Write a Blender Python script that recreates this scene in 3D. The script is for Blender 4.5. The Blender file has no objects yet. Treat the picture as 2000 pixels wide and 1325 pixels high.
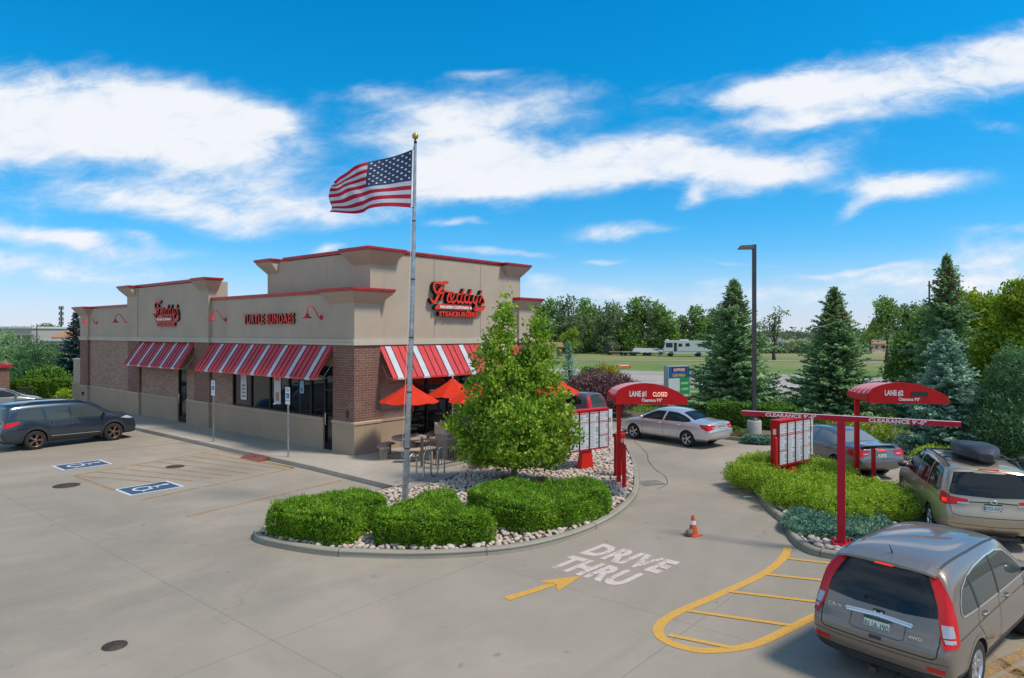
import bpy, bmesh, math, random
import numpy as np
from mathutils import Vector, Matrix
from mathutils.bvhtree import BVHTree
from mathutils.geometry import delaunay_2d_cdt
R = math.radians
SC = bpy.context.scene
COL = SC.collection
# ------------------------------------------------------------------ camera
H = 4.65                     # eye height above the car park (m)
FPX, CX, HZ = 1333.3, 1000.0, 649.4
cam_d = bpy.data.cameras.new('camera'); cam = bpy.data.objects.new('camera', cam_d); COL.objects.link(cam)
cam.location = (0, 0, H); cam.rotation_euler = (R(90), 0, 0)
cam_d.sensor_width = 36; cam_d.lens = 24.0; cam_d.shift_y = -(662.5-HZ)/2000
cam_d.clip_end = 5000; cam_d.clip_start = 0.05
SC.camera = cam
def at(u, v, z=0.0):
    Y = FPX*(H-z)/(v-HZ)
    return Vector(((u-CX)/FPX*Y, Y, z))
# ------------------------------------------------------------------ sun
SUN_EL = 58.0; SUN_DIR = Vector((0.95, -0.31, 0)).normalized()      # horizontal direction towards the sun
SUN_AZ = math.atan2(SUN_DIR.x, SUN_DIR.y)
sun_d = bpy.data.lights.new('sun', 'SUN'); sun = bpy.data.objects.new('sun', sun_d); COL.objects.link(sun)
sun_d.energy = 2.45; sun_d.angle = R(9); sun_d.color = (1.0, 0.92, 0.80)
ce = math.cos(R(SUN_EL))
SUNV = Vector((SUN_DIR.x*ce, SUN_DIR.y*ce, math.sin(R(SUN_EL))))
sun.rotation_euler = SUNV.to_track_quat('Z', 'Y').to_euler()
sun.location = (30, -10, 40)
SC.view_settings.view_transform = 'Standard'; SC.view_settings.look = 'None'
SC.view_settings.exposure = 0.52; SC.view_settings.gamma = 1.0
SC.render.engine = 'CYCLES'
SC.cycles.max_bounces = 6; SC.cycles.diffuse_bounces = 3; SC.cycles.glossy_bounces = 3
SC.cycles.transparent_max_bounces = 6; SC.cycles.caustics_reflective = False; SC.cycles.caustics_refractive = False
SC.cycles.use_denoising = True
# ------------------------------------------------------------------ node helper
class NT:
    def __init__(s, tree):
        s.t = tree; s.n = tree.nodes; s.l = tree.links
    def new(s, typ, **kw):
        n = s.n.new(typ)
        for k, v in kw.items(): setattr(n, k, v)
        return n
    def put(s, sock, v):
        if isinstance(v, bpy.types.NodeSocket): s.l.new(v, sock)
        elif v is not None:
            if hasattr(sock.default_value, '__len__') and not isinstance(v, (int, float)):
                v = tuple(v)
                n = len(sock.default_value)
                if len(v) == 3 and n == 4: v = v+(1,)
                sock.default_value = v[:n]
            else: sock.default_value = v
    def m(s, op, a, b=None, c=None, clamp=False):
        n = s.new('ShaderNodeMath', operation=op, use_clamp=clamp)
        s.put(n.inputs[0], a); s.put(n.inputs[1], b)
        if c is not None: s.put(n.inputs[2], c)
        return n.outputs[0]
    def mix(s, f, a, b, blend='MIX'):
        n = s.new('ShaderNodeMix', data_type='RGBA', blend_type=blend)
        s.put(n.inputs[0], f); s.put(n.inputs[6], a); s.put(n.inputs[7], b)
        return n.outputs[2]
    def noise(s, vec, scale, detail=3, rough=0.5, dist=0.0):
        n = s.new('ShaderNodeTexNoise')
        if vec is not None: s.put(n.inputs['Vector'], vec)
        s.put(n.inputs['Scale'], scale); s.put(n.inputs['Detail'], detail)
        s.put(n.inputs['Roughness'], rough); s.put(n.inputs['Distortion'], dist)
        return n.outputs[0]
    def ramp(s, f, stops, interp='LINEAR'):
        n = s.new('ShaderNodeValToRGB'); n.color_ramp.interpolation = interp
        e = n.color_ramp.elements
        while len(e) < len(stops): e.new(0.5)
        for i, (p, c) in enumerate(stops):
            e[i].position = p; e[i].color = (c, c, c, 1) if isinstance(c, (int, float)) else (tuple(c)+(1,))[:4]
        s.put(n.inputs[0], f); return n.outputs[0]
    def sstep(s, f, lo, hi):
        n = s.new('ShaderNodeMapRange', interpolation_type='SMOOTHSTEP')
        s.put(n.inputs[0], f); s.put(n.inputs[1], lo); s.put(n.inputs[2], hi); s.put(n.inputs[3], 0.0); s.put(n.inputs[4], 1.0)
        return n.outputs[0]
# ------------------------------------------------------------------ world: Nishita sky, tinted, with procedural clouds by direction
world = bpy.data.worlds.new('World'); SC.world = world; world.use_nodes = True
W = NT(world.node_tree); W.n.clear()
sky = W.new('ShaderNodeTexSky', sky_type='NISHITA'); sky.sun_disc = False
sky.sun_elevation = R(SUN_EL); sky.sun_rotation = SUN_AZ; sky.altitude = 1500; sky.air_density = 1.0; sky.dust_density = 0.4; sky.ozone_density = 2.0
tc = W.new('ShaderNodeTexCoord'); sep = W.new('ShaderNodeSeparateXYZ'); W.l.new(tc.outputs['Generated'], sep.inputs[0])
dx, dy, dz = sep.outputs
zc = W.m('MAXIMUM', dz, 0.0)
tint = W.ramp(zc, [(0.0, (1.05, 1.0, 1.22)), (0.06, (0.60, 1.0, 1.28)), (0.16, (0.24, 1.06, 1.40)), (0.30, (0.04, 1.18, 1.58)), (0.48, (0.01, 1.20, 1.70)), (1.0, (0.3, 1.0, 1.15))])
hz_ = W.sstep(zc, 0.125, -0.01)
skyc = W.mix(1.0, sky.outputs[0], tint, 'MULTIPLY')
SKY_GAIN = 0.080
sc_ = W.new('ShaderNodeVectorMath', operation='SCALE'); W.l.new(skyc, sc_.inputs[0]); sc_.inputs['Scale'].default_value = SKY_GAIN
skyc = W.mix(W.m('MULTIPLY', hz_, 0.72), sc_.outputs[0], (0.44, 0.50, 0.62))
# gnomonic coordinates about the +Y direction (world directions, so the same from every place)
yy = W.m('MAXIMUM', dy, 0.05)
gx = W.m('DIVIDE', dx, yy); gz = W.m('DIVIDE', dz, yy)
gv = W.new('ShaderNodeCombineXYZ'); W.put(gv.inputs[0], W.m('MULTIPLY_ADD', gz, -.35, gx)); W.put(gv.inputs[1], W.m('MULTIPLY', gz, 2.3)); gv = gv.outputs[0]
n_big = W.noise(gv, 4.2, 8, 0.62, 0.5)
n_fine = W.noise(gv, 13.0, 7, 0.68, 0.5)
wx = W.m('MULTIPLY', W.m('SUBTRACT', W.noise(gv, 4.0, 3, 0.5), 0.5), 0.17)
wz = W.m('MULTIPLY', W.m('SUBTRACT', W.noise(gv, 5.3, 3, 0.5, 0.3), 0.5), 0.065)
gxw = W.m('ADD', gx, wx); gzw = W.m('ADD', gz, wz)
CLOUDS = [  # u, v, half width, half height (pixels of a 2000 wide view), tilt (deg, + rises to the right), density
 (120, 215, 260, 80, -4, 1.5), (60, 265, 260, 55, 0, 1.3), (340, 225, 150, 58, -16, 1.25), (330, 285, 140, 40, -10, 1.0), (470, 235, 120, 48, -10, .85), (560, 255, 90, 34, -25, .6), (420, 320, 110, 26, 20, .55),
 (300, 392, 340, 36, -3, 1), (600, 425, 170, 30, 3, 1), (500, 350, 110, 28, 18, 0.73),
 (60, 450, 130, 22, -12, 1), (210, 482, 175, 18, -3, 1), (90, 515, 190, 22, 0, 1), (180,545,190,18,-2,0.93), (270,462,34,12,0,1),
 (985, 210, 185, 52, 10, 1), (880, 262, 175, 50, -14, 1), (1085, 330, 430, 42, 4, 1.12), (1290, 335, 220, 34, 3, 1), (960, 365, 140, 34, -6, 1),
 (880, 330, 110, 34, 10, 1), (1350, 300, 200, 28, -5, 0.8), (1520, 340, 120, 24, 14, 1), (930, 155, 60, 14, 5, 0.59), (745, 180, 65, 16, 0, 0.53), (1335,390,35,14,35,0.93),
 (1640, 165, 310, 46, 8, 1), (1860, 150, 230, 62, 12, 1.05), (1480, 180, 150, 26, 3, 0.93), (1560, 238, 170, 18, 4, 0.86), (1960, 110, 120, 30, 15, 1), (1950, 255, 60, 16, 0, 0.53),
 (1775, 362, 165, 26, 3, 1.2), (1720, 385, 80, 18, 28, 0.93), (1212, 458, 92, 20, 4, 1.15), (880, 436, 66, 9, 3, 1), (635, 486, 30, 12, 0, 1),
 (970, 492, 110, 9, 0, 1), (1180, 515, 60, 6, 0, 0.8), (1060,545,50,16,0,0.93), (1980, 432, 60, 14, 10, 1), (1950, 500, 130, 42, 12, 1.15), (1680, 530, 150, 8, 5, 0.85),
 (1850, 548, 250, 18, 0, 0.95), (1420, 520, 90, 6, -3, 0.7), (1150, 575, 170, 22, 0, 0.9), (1600, 580, 320, 28, 2, 0.9)]
acc = None
for (u, v, a, b, tilt, dn) in CLOUDS:
    px, pz = (u-CX)/FPX, (HZ-v)/FPX
    ax, az = a/FPX, b/FPX
    ct, st = math.cos(R(tilt)), math.sin(R(tilt))
    ex = W.m('SUBTRACT', gxw, px); ez = W.m('SUBTRACT', gzw, pz)
    e1 = W.m('MULTIPLY', W.m('MULTIPLY_ADD', ex, ct, W.m('MULTIPLY', ez, st)), 1/ax)
    e2 = W.m('MULTIPLY', W.m('MULTIPLY_ADD', ez, ct, W.m('MULTIPLY', ex, -st)), 1/az)
    d2 = W.m('MULTIPLY_ADD', e1, e1, W.m('MULTIPLY', e2, e2))
    g = W.m('MULTIPLY', W.m('EXPONENT', W.m('MULTIPLY', d2, -0.9)), dn)
    acc = g if acc is None else W.m('ADD', acc, g)
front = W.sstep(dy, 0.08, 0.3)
gen = W.noise(tc.outputs['Generated'], 2.6, 6, 0.6, 0.3)          # unseen clouds behind the camera, thickened to whiten the fill light
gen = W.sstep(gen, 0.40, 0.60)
nn = W.m('ADD', W.m('MULTIPLY', W.m('SUBTRACT', n_big, 0.5), 2.3), W.m('MULTIPLY', W.m('SUBTRACT', n_fine, 0.5), 1.7))
dens = W.m('ADD', acc, W.m('MULTIPLY', nn, W.m('MULTIPLY_ADD', acc, 0.50, 0.26)))
cm = W.sstep(dens, 0.24, 1.62)
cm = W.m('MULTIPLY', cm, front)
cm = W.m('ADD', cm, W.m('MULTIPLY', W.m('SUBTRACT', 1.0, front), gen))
cm = W.m('MULTIPLY', cm, W.sstep(dz, -0.005, 0.02))
shade = W.sstep(W.m('ADD', W.m('MULTIPLY_ADD', n_big, .5, W.m('MULTIPLY', n_fine, .5)), W.m('MULTIPLY', dens, 0.16)), 0.42, 0.86)
ccol = W.mix(shade, (0.43, 0.52, 0.64), (0.64, 0.655, 0.685))
fin = W.mix(W.m('MULTIPLY', cm, 0.97), skyc, ccol)
bg = W.new('ShaderNodeBackground'); W.put(bg.inputs[0], fin); bg.inputs[1].default_value = 1.0
world.cycles.sampling_method = 'MANUAL'; world.cycles.sample_map_resolution = 256
wo = W.new('ShaderNodeOutputWorld'); W.l.new(bg.outputs[0], wo.inputs[0])
# ------------------------------------------------------------------ materials
MATS = {}
def mat(name, col, rough=0.6, metal=0.0, var=0.0, vscale=3.0, bump=0.0, bscale=40.0, spec=0.5, coat=0.0, island=0.0, emit=None, col2=None, alpha=None, trans=0.0):
    if name in MATS: return MATS[name]
    m = bpy.data.materials.new(name); m.use_nodes = True
    T = NT(m.node_tree); p = T.n['Principled BSDF']
    p.inputs['Roughness'].default_value = rough; p.inputs['Metallic'].default_value = metal
    p.inputs['Specular IOR Level'].default_value = spec; p.inputs['Coat Weight'].default_value = coat
    p.inputs['Coat Roughness'].default_value = 0.04
    c = tuple(col)+(1,)
    T.put(p.inputs[0], c)
    tco = T.new('ShaderNodeTexCoord').outputs['Object']
    src = None
    if var or col2:
        n = T.noise(tco, vscale, 5, 0.6)
        n = T.sstep(n, 0.3, 0.7)
        a = tuple(x*(1-var) for x in col); b = col2 if col2 else tuple(min(1, x*(1+var)) for x in col)
        src = T.mix(n, a, b)
    if island:
        g = T.new('ShaderNodeNewGeometry').outputs['Random Per Island']
        v = T.m('MULTIPLY_ADD', g, 2*island, 1-island)
        sc = T.new('ShaderNodeVectorMath', operation='SCALE'); T.put(sc.inputs[0], src if src else c[:3]); T.put(sc.inputs['Scale'], v)
        src = sc.outputs[0]
    if src: T.put(p.inputs[0], src)
    if bump:
        b = T.new('ShaderNodeBump'); b.inputs['Strength'].default_value = bump; b.inputs['Distance'].default_value = 0.02
        T.put(b.inputs['Height'], T.noise(tco, bscale, 4, 0.6)); T.l.new(b.outputs[0], p.inputs['Normal'])
    if emit:
        T.put(p.inputs['Emission Color'], tuple(emit[0])+(1,)); p.inputs['Emission Strength'].default_value = emit[1]
    if trans:
        tr = T.new('ShaderNodeBsdfTranslucent'); T.put(tr.inputs[0], src if src else c)
        ms = T.new('ShaderNodeMixShader'); ms.inputs[0].default_value = trans
        T.l.new(p.outputs[0], ms.inputs[1]); T.l.new(tr.outputs[0], ms.inputs[2])
        T.l.new(ms.outputs[0], T.n['Material Output'].inputs[0])
    MATS[name] = m
    return m
# ------------------------------------------------------------------ objects
def tag(o, label=None, cat=None, group=None, kind=None):
    if label: o['label'] = label
    if cat: o['category'] = cat
    if group: o['group'] = group
    if kind: o['kind'] = kind
    return o
def thing(name, label, cat, loc=(0, 0, 0), rz=0.0, group=None):
    o = bpy.data.objects.new(name, None); COL.objects.link(o)
    o.empty_display_size = 0.2
    o.location = loc; o.rotation_euler = (0, 0, rz)
    return tag(o, label, cat, group)
def dup(root, loc, rz, label=None):
    r = root.copy(); COL.objects.link(r); r.location = loc; r.rotation_euler = (0, 0, rz)
    if label: r['label'] = label
    for ch in list(root.children):
        c = ch.copy(); COL.objects.link(c); c.parent = r
        for g in list(ch.children):
            d = g.copy(); COL.objects.link(d); d.parent = c
    return r
class MB:
    """collects simple shapes, builds ONE mesh object"""
    def __init__(s): s.v = []; s.f = []; s.mi = []; s.sm = []; s.mats = []
    def mat(s, m):
        if m not in s.mats: s.mats.append(m)
        return s.mats.index(m)
    def add(s, vs, fs, m, smooth=False):
        o = len(s.v); s.v += [tuple(v) for v in vs]; k = s.mat(m)
        for f in fs: s.f.append(tuple(i+o for i in f)); s.mi.append(k); s.sm.append(smooth)
    def box(s, x0, x1, y0, y1, z0, z1, m, M=None):
        vs = [Vector((x, y, z)) for x in (x0, x1) for y in (y0, y1) for z in (z0, z1)]
        if M: vs = [M @ v for v in vs]
        s.add(vs, [(0, 1, 3, 2), (4, 6, 7, 5), (0, 4, 5, 1), (2, 3, 7, 6), (0, 2, 6, 4), (1, 5, 7, 3)], m)
    def hexa(s, b, t, m):      # b: 4 bottom pts ccw, t: 4 top pts
        s.add(list(b)+list(t), [(3, 2, 1, 0), (4, 5, 6, 7), (0, 1, 5, 4), (1, 2, 6, 5), (2, 3, 7, 6), (3, 0, 4, 7)], m)
    def prism(s, poly, z0, z1, m, M=None):   # ccw polygon in xy
        n = len(poly); vs = [Vector((p[0], p[1], z0)) for p in poly]+[Vector((p[0], p[1], z1)) for p in poly]
        if M: vs = [M @ v for v in vs]
        s.add(vs, [tuple(range(n-1, -1, -1)), tuple(range(n, 2*n))]+[(i, (i+1) % n, n+(i+1) % n, n+i) for i in range(n)], m)
    def tube(s, pts, r, m, seg=10, cap=True, smooth=True):
        pts = [Vector(p) for p in pts]; n = len(pts); rs = r if isinstance(r, (list, tuple)) else [r]*n
        vs = []; up = None
        for i, p in enumerate(pts):
            d = (pts[min(i+1, n-1)]-pts[max(i-1, 0)]).normalized()
            if up is None: up = Vector((0, 0, 1)) if abs(d.z) < .9 else Vector((1, 0, 0))
            a = d.cross(up).normalized(); b = a.cross(d).normalized(); up = b
            for k in range(seg):
                t = 2*math.pi*k/seg
                vs.append(p+(a*math.cos(t)+b*math.sin(t))*rs[i])
        fs = []
        for i in range(n-1):
            for k in range(seg):
                fs.append((i*seg+k, i*seg+(k+1) % seg, (i+1)*seg+(k+1) % seg, (i+1)*seg+k))
        s.add(vs, fs, m, smooth)
        if cap:
            s.add(vs[:seg], [tuple(range(seg))], m); s.add(vs[-seg:], [tuple(range(seg-1, -1, -1))], m)
    def lathe(s, prof, m, seg=24, M=None, smooth=True, a0=0, a1=2*math.pi):   # prof [(r,z)...] about z
        full = abs(a1-a0-2*math.pi) < 1e-6; nk = seg if full else seg+1
        vs = []
        for (r, z) in prof:
            for k in range(nk):
                t = a0+(a1-a0)*k/seg; vs.append(Vector((r*math.cos(t), r*math.sin(t), z)))
        if M: vs = [M @ v for v in vs]
        fs = []
        for i in range(len(prof)-1):
            for k in range(seg):
                k2 = (k+1) % nk
                fs.append((i*nk+k, i*nk+k2, (i+1)*nk+k2, (i+1)*nk+k))
        s.add(vs, fs, m, smooth)
    def sphere(s, c, r, m, seg=14, sc=(1, 1, 1)):
        prof = [(max(1e-4, r*math.cos(t)), r*math.sin(t)) for t in [(-.5+i/8)*math.pi for i in range(9)]]
        s.lathe(prof, m, seg, Matrix.Translation(c) @ Matrix.Diagonal((*sc, 1)))
    def mesh(s, name):
        me = bpy.data.meshes.new(name); me.from_pydata(s.v, [], s.f)
        for m in s.mats: me.materials.append(m)
        me.polygons.foreach_set('material_index', s.mi); me.polygons.foreach_set('use_smooth', s.sm)
        me.update(); return me
    def build(s, name, parent=None, kind=None, bevel=0.0):
        o = bpy.data.objects.new(name, s.mesh(name)); COL.objects.link(o)
        if parent: o.parent = parent
        if kind: o['kind'] = kind
        if bevel:
            b = o.modifiers.new('b', 'BEVEL'); b.width = bevel; b.segments = 2; b.limit_method = 'ANGLE'; b.angle_limit = R(40)
        return o
def np_mesh(name, V, F, mats, mi=None, smooth=False, parent=None, kind=None, loc=None):
    """V (n,3), F (m,k) arrays -> object"""
    me = bpy.data.meshes.new(name); k = F.shape[1]
    me.vertices.add(len(V)); me.vertices.foreach_set('co', V.astype(np.float32).ravel())
    me.loops.add(F.size); me.loops.foreach_set('vertex_index', F.astype(np.int32).ravel())
    me.polygons.add(len(F)); me.polygons.foreach_set('loop_start', np.arange(0, F.size, k, dtype=np.int32))
    for m in (mats if isinstance(mats, list) else [mats]): me.materials.append(m)
    if mi is not None: me.polygons.foreach_set('material_index', mi.astype(np.int32))
    me.polygons.foreach_set('use_smooth', np.full(len(F), smooth))
    me.update(calc_edges=True); me.validate()
    o = bpy.data.objects.new(name, me); COL.objects.link(o)
    if parent: o.parent = parent
    if kind: o['kind'] = kind
    if loc is not None: o.location = loc
    return o
def text_data(txt, size, extrude=0.01, bold=0.0, shear=0.0, align='CENTER', space=1.0, xs=1.0):
    cu = bpy.data.curves.new('t', 'FONT'); cu.body = txt; cu.size = size; cu.extrude = extrude; cu.offset = bold
    cu.shear = shear; cu.align_x = align; cu.space_character = space; cu.resolution_u = 3
    o = bpy.data.objects.new('t', cu); COL.objects.link(o)
    bpy.context.view_layer.update()
    me = bpy.data.meshes.new_from_object(o.evaluated_get(bpy.context.evaluated_depsgraph_get()))
    vs = [Vector((v.co.x*xs, v.co.y, v.co.z)) for v in me.vertices]; fs = [tuple(p.vertices) for p in me.polygons]
    ns = [p.normal.z for p in me.polygons]
    bpy.data.objects.remove(o); bpy.data.curves.remove(cu); bpy.data.meshes.remove(me)
    return vs, fs, ns
def frame(o, right, up):
    right = Vector(right).normalized(); up = Vector(up).normalized(); n = right.cross(up)
    M = Matrix((right, up, n)).transposed().to_4x4(); M.translation = Vector(o); return M
def add_text(mb, txt, M, size, m, side=None, **kw):
    vs, fs, ns = text_data(txt, size, **kw)
    vs = [M @ v for v in vs]
    mb.add(vs, [f for f, n in zip(fs, ns) if side is None or n > .5], m)
    if side is not None: mb.add(vs, [f for f, n in zip(fs, ns) if n <= .5], side)
def stroke(mb, pts, wid, M, m, depth=0.03, side=None, z0=0.0):
    """thick polyline with round-ish joints, in the local plane of M"""
    n = len(pts); ws = wid if isinstance(wid, (list, tuple)) else [wid]*n
    L = []; Rr = []
    for i in range(n):
        p = Vector(pts[i]); d = (Vector(pts[min(i+1, n-1)])-Vector(pts[max(i-1, 0)])).normalized(); nn = Vector((-d.y, d.x))
        L.append(p+nn*ws[i]/2); Rr.append(p-nn*ws[i]/2)
    vs = [M @ Vector((p.x, p.y, z0+depth)) for p in L+Rr]+[M @ Vector((p.x, p.y, z0)) for p in L+Rr]
    top = [(i, n+i, n+i+1, i+1) for i in range(n-1)]
    a = 2*n
    sd = [(i, i+1, a+i+1, a+i) for i in range(n-1)]+[(n+i+1, n+i, a+n+i, a+n+i+1) for i in range(n-1)]+[(n, 0, a, a+n), (n-1, 2*n-1, a+2*n-1, a+n-1)]
    mb.add(vs, top, m); mb.add(vs, sd, side or m)
def smooth_path(pts, k=6):
    """Catmull-Rom through 2-D/3-D points"""
    P = [Vector(p) for p in pts]; out = []
    for i in range(len(P)-1):
        p0, p1, p2, p3 = P[max(i-1, 0)], P[i], P[i+1], P[min(i+2, len(P)-1)]
        for j in range(k):
            t = j/k
            out.append(0.5*((2*p1)+(p2-p0)*t+(2*p0-5*p1+4*p2-p3)*t*t+(3*p1-p0-3*p2+p3)*t**3))
    out.append(P[-1]); return out
TH = math.atan2(0.7643, 0.6448)            # bearing of the restaurant's short (patio) facade
D2 = Vector((math.cos(TH), math.sin(TH), 0)); D1 = Vector((-math.sin(TH), math.cos(TH), 0))
# common materials
M_red = mat('red_paint', (0.56, 0.006, 0.008), 0.5, var=.10, vscale=4, spec=.3)
M_redp = mat('crimson_paint', (0.48, 0.010, 0.03), 0.5, var=.12, vscale=4, spec=.3)
M_white = mat('white_paint', (0.78, 0.78, 0.76), 0.5)
M_black = mat('black_plastic', (0.012, 0.012, 0.013), 0.5)
M_rubber = mat('tyre_rubber', (0.02, 0.02, 0.02), 0.85, bump=.2)
M_chrome = mat('chrome', (0.78, 0.78, 0.78), 0.30, .85)
M_galv = mat('galvanised_steel', (0.42, 0.44, 0.46), 0.42, 0.85, var=.25, vscale=6, bump=.1)
M_steel = mat('dark_steel', (0.055, 0.05, 0.045), 0.5, 0.1, var=.2)
M_conc = mat('cast_concrete', (0.40, 0.385, 0.35), 0.9, var=.12, vscale=6, bump=.4, bscale=60)
M_iron = mat('cast_iron', (0.085, 0.06, 0.05), 0.75, 0.4, var=.3, vscale=20, bump=.6, bscale=60)
# ------------------------------------------------------------------ ground, lot, kerbs, road
def ground_mat(name, cols, scale, fine, bump=0.3):
    m = bpy.data.materials.new(name); m.use_nodes = True; T = NT(m.node_tree); p = T.n['Principled BSDF']
    p.inputs['Roughness'].default_value = 0.95; p.inputs['Specular IOR Level'].default_value = 0.2
    co = T.new('ShaderNodeTexCoord').outputs['Object']
    a = T.noise(co, scale, 6, 0.6, 0.4); b = T.noise(co, fine, 5, 0.7)
    f = T.m('ADD', T.m('MULTIPLY', a, 0.7), T.m('MULTIPLY', b, 0.3))
    n = len(cols)
    T.put(p.inputs[0], T.ramp(f, [(0.34+0.30*i/(n-1), c) for i, c in enumerate(cols)]))
    bb = T.new('ShaderNodeBump'); bb.inputs['Strength'].default_value = bump; bb.inputs['Distance'].default_value = .05
    T.put(bb.inputs['Height'], b); T.l.new(bb.outputs[0], p.inputs['Normal'])
    return m
M_field = ground_mat('field_grass', [(0.09, 0.145, 0.035), (0.14, 0.205, 0.055), (0.22, 0.235, 0.09), (0.29, 0.25, 0.14)], 0.022, 0.6)
M_lawn = ground_mat('lawn_grass', [(0.075, 0.15, 0.016), (0.11, 0.19, 0.022), (0.16, 0.23, 0.04)], 0.25, 9)
M_mulch = ground_mat('planting_soil', [(0.10, 0.075, 0.055), (0.17, 0.13, 0.09), (0.22, 0.17, 0.12)], 1.2, 14)
def concrete_mat(name, base, grid=True, stain=1.0):
    m = bpy.data.materials.new(name); m.use_nodes = True; T = NT(m.node_tree); p = T.n['Principled BSDF']
    p.inputs['Specular IOR Level'].default_value = 0.35
    co = T.new('ShaderNodeTexCoord').outputs['Object']
    big = T.noise(co, 0.13, 5, 0.6, 0.8); mid = T.noise(co, 0.9, 6, 0.65, 0.5); fine = T.noise(co, 26, 4, 0.7)
    dark = (base[0]*.70, base[1]*.735, base[2]*.74); lite = tuple(min(1, x*1.14) for x in base)
    c = T.mix(T.sstep(big, .32, .68), dark, lite)
    c = T.mix(T.m('MULTIPLY', T.sstep(mid, .45, .70), 0.42), c, (base[0]*0.78, base[1]*0.80, base[2]*0.82))
    c = T.mix(T.m('MULTIPLY', T.sstep(fine, .35, .7), 0.24), c, (base[0]*1.25, base[1]*1.22, base[2]*1.18))
    spots = T.noise(co, 3.2, 2, 0.5)                       # oil drips
    c = T.mix(T.m('MULTIPLY', T.sstep(spots, .70, .76), 0.4*stain), c, (0.09, 0.085, 0.08))
    wv = T.noise(co, 0.5, 3, .5)
    if grid and stain == 1.0:      # each slab was poured a shade apart; small dark specks of gum and oil
        mq = T.new('ShaderNodeMapping'); mq.inputs['Rotation'].default_value = (0, 0, -TH); mq.inputs['Location'].default_value = (1.35, 2.1, 0); T.l.new(co, mq.inputs[0])
        sn = T.new('ShaderNodeVectorMath', operation='SCALE'); sn.inputs['Scale'].default_value = 1/4.6; T.l.new(mq.outputs[0], sn.inputs[0])
        fl = T.new('ShaderNodeVectorMath', operation='FLOOR'); T.l.new(sn.outputs[0], fl.inputs[0])
        wn = T.new('ShaderNodeTexWhiteNoise'); T.l.new(fl.outputs[0], wn.inputs[0])
        c = T.mix(T.m('MULTIPLY', wn.outputs[0], .14), c, tuple(x*.62 for x in base))
        sp2 = T.new('ShaderNodeTexVoronoi'); sp2.inputs['Scale'].default_value = 2.6; T.l.new(co, sp2.inputs['Vector'])
        c = T.mix(T.m('MULTIPLY', T.sstep(sp2.outputs['Distance'], .055, .03), .55), c, (.10, .09, .08))
    mp = T.new('ShaderNodeMapping'); mp.inputs['Rotation'].default_value = (0, 0, -TH); T.l.new(co, mp.inputs[0])
    sx = T.new('ShaderNodeSeparateXYZ'); T.l.new(mp.outputs[0], sx.inputs[0])
    hu = T.noise(co, 0.42, 4, .6, .6); hu2 = T.noise(co, 1.7, 5, .65)
    c = T.mix(T.m('MULTIPLY', T.sstep(hu, .42, .68), .50), c, (base[0]*.86, base[1]*.92, base[2]*.86))
    c = T.mix(T.m('MULTIPLY', T.sstep(hu2, .50, .74), .45), c, (base[0]*1.08, base[1]*1.00, base[2]*1.02))
    # tyre darkening along the driving lines
    if stain:
        st = T.new('ShaderNodeMapping'); st.inputs['Scale'].default_value = (0.12, 1.1, 1); T.l.new(mp.outputs[0], st.inputs[0])
        s_ = T.noise(st.outputs[0], 1.0, 4, .6, .4)
        c = T.mix(T.m('MULTIPLY', T.sstep(s_, .50, .72), 0.24*stain), c, (base[0]*0.62, base[1]*0.64, base[2]*0.66))
    h = T.m('MULTIPLY', fine, 0.5)
    if grid:
        for k, (sp, off) in enumerate(((4.6, 1.35), (4.6, 2.1))):
            q = T.m('FRACT', T.m('DIVIDE', T.m('ADD', T.m('ADD', sx.outputs[k], off), T.m('MULTIPLY', wv, 0.03)), sp))
            d = T.m('ABSOLUTE', T.m('SUBTRACT', q, 0.5))
            ln = T.sstep(d, 0.0026, 0.0012)
            c = T.mix(T.m('MULTIPLY', ln, 0.30), c, (0.07, 0.06, 0.05))
            h = T.m('SUBTRACT', h, ln)
        vo = T.new('ShaderNodeTexVoronoi', feature='DISTANCE_TO_EDGE'); vo.inputs['Scale'].default_value = 0.16
        wco = T.new('ShaderNodeVectorMath', operation='ADD'); T.l.new(co, wco.inputs[0])
        nz = T.new('ShaderNodeTexNoise'); nz.inputs['Scale'].default_value = 1.3; nz.inputs['Detail'].default_value = 5; T.l.new(co, nz.inputs['Vector'])
        T.l.new(nz.outputs[1], wco.inputs[1]); T.l.new(wco.outputs[0], vo.inputs['Vector'])
        cr = T.m('MULTIPLY', T.sstep(vo.outputs[0], 0.0035, 0.0012), T.sstep(T.noise(co, .21, 2), .52, .6))
        c = T.mix(T.m('MULTIPLY', cr, 0.18), c, (0.09, 0.08, 0.07))
    T.put(p.inputs[0], c)
    T.put(p.inputs['Roughness'], T.m('MULTIPLY_ADD', big, .25, .62))
    b = T.new('ShaderNodeBump'); b.inputs['Strength'].default_value = .25; b.inputs['Distance'].default_value = .01
    T.put(b.inputs['Height'], h); T.l.new(b.outputs[0], p.inputs['Normal'])
    return m
M_lot = concrete_mat('lot_concrete', (0.345, 0.290, 0.232))
M_walk = concrete_mat('walk_concrete', (0.385, 0.335, 0.28), True, 0.25)
M_kerb = concrete_mat('kerb_concrete', (0.33, 0.30, 0.245), False, 0.6)
M_road = concrete_mat('road_surface', (0.37, 0.315, 0.275), False, 0.6)
def sheet(name, pts, z, m, kind='structure'):
    mb = MB(); mb.add([Vector((p[0], p[1], z)) for p in pts], [tuple(range(len(pts)))], m)
    return mb.build(name, kind=kind)
# the base ground: rings so the far ground reaches the horizon
mb = MB(); mb.add([(-3000, -60, -.03), (3000, -60, -.03), (3000, 3500, -.03), (-3000, 3500, -.03)], [(0, 1, 2, 3)], M_field); mb.build('ground', kind='structure')
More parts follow.
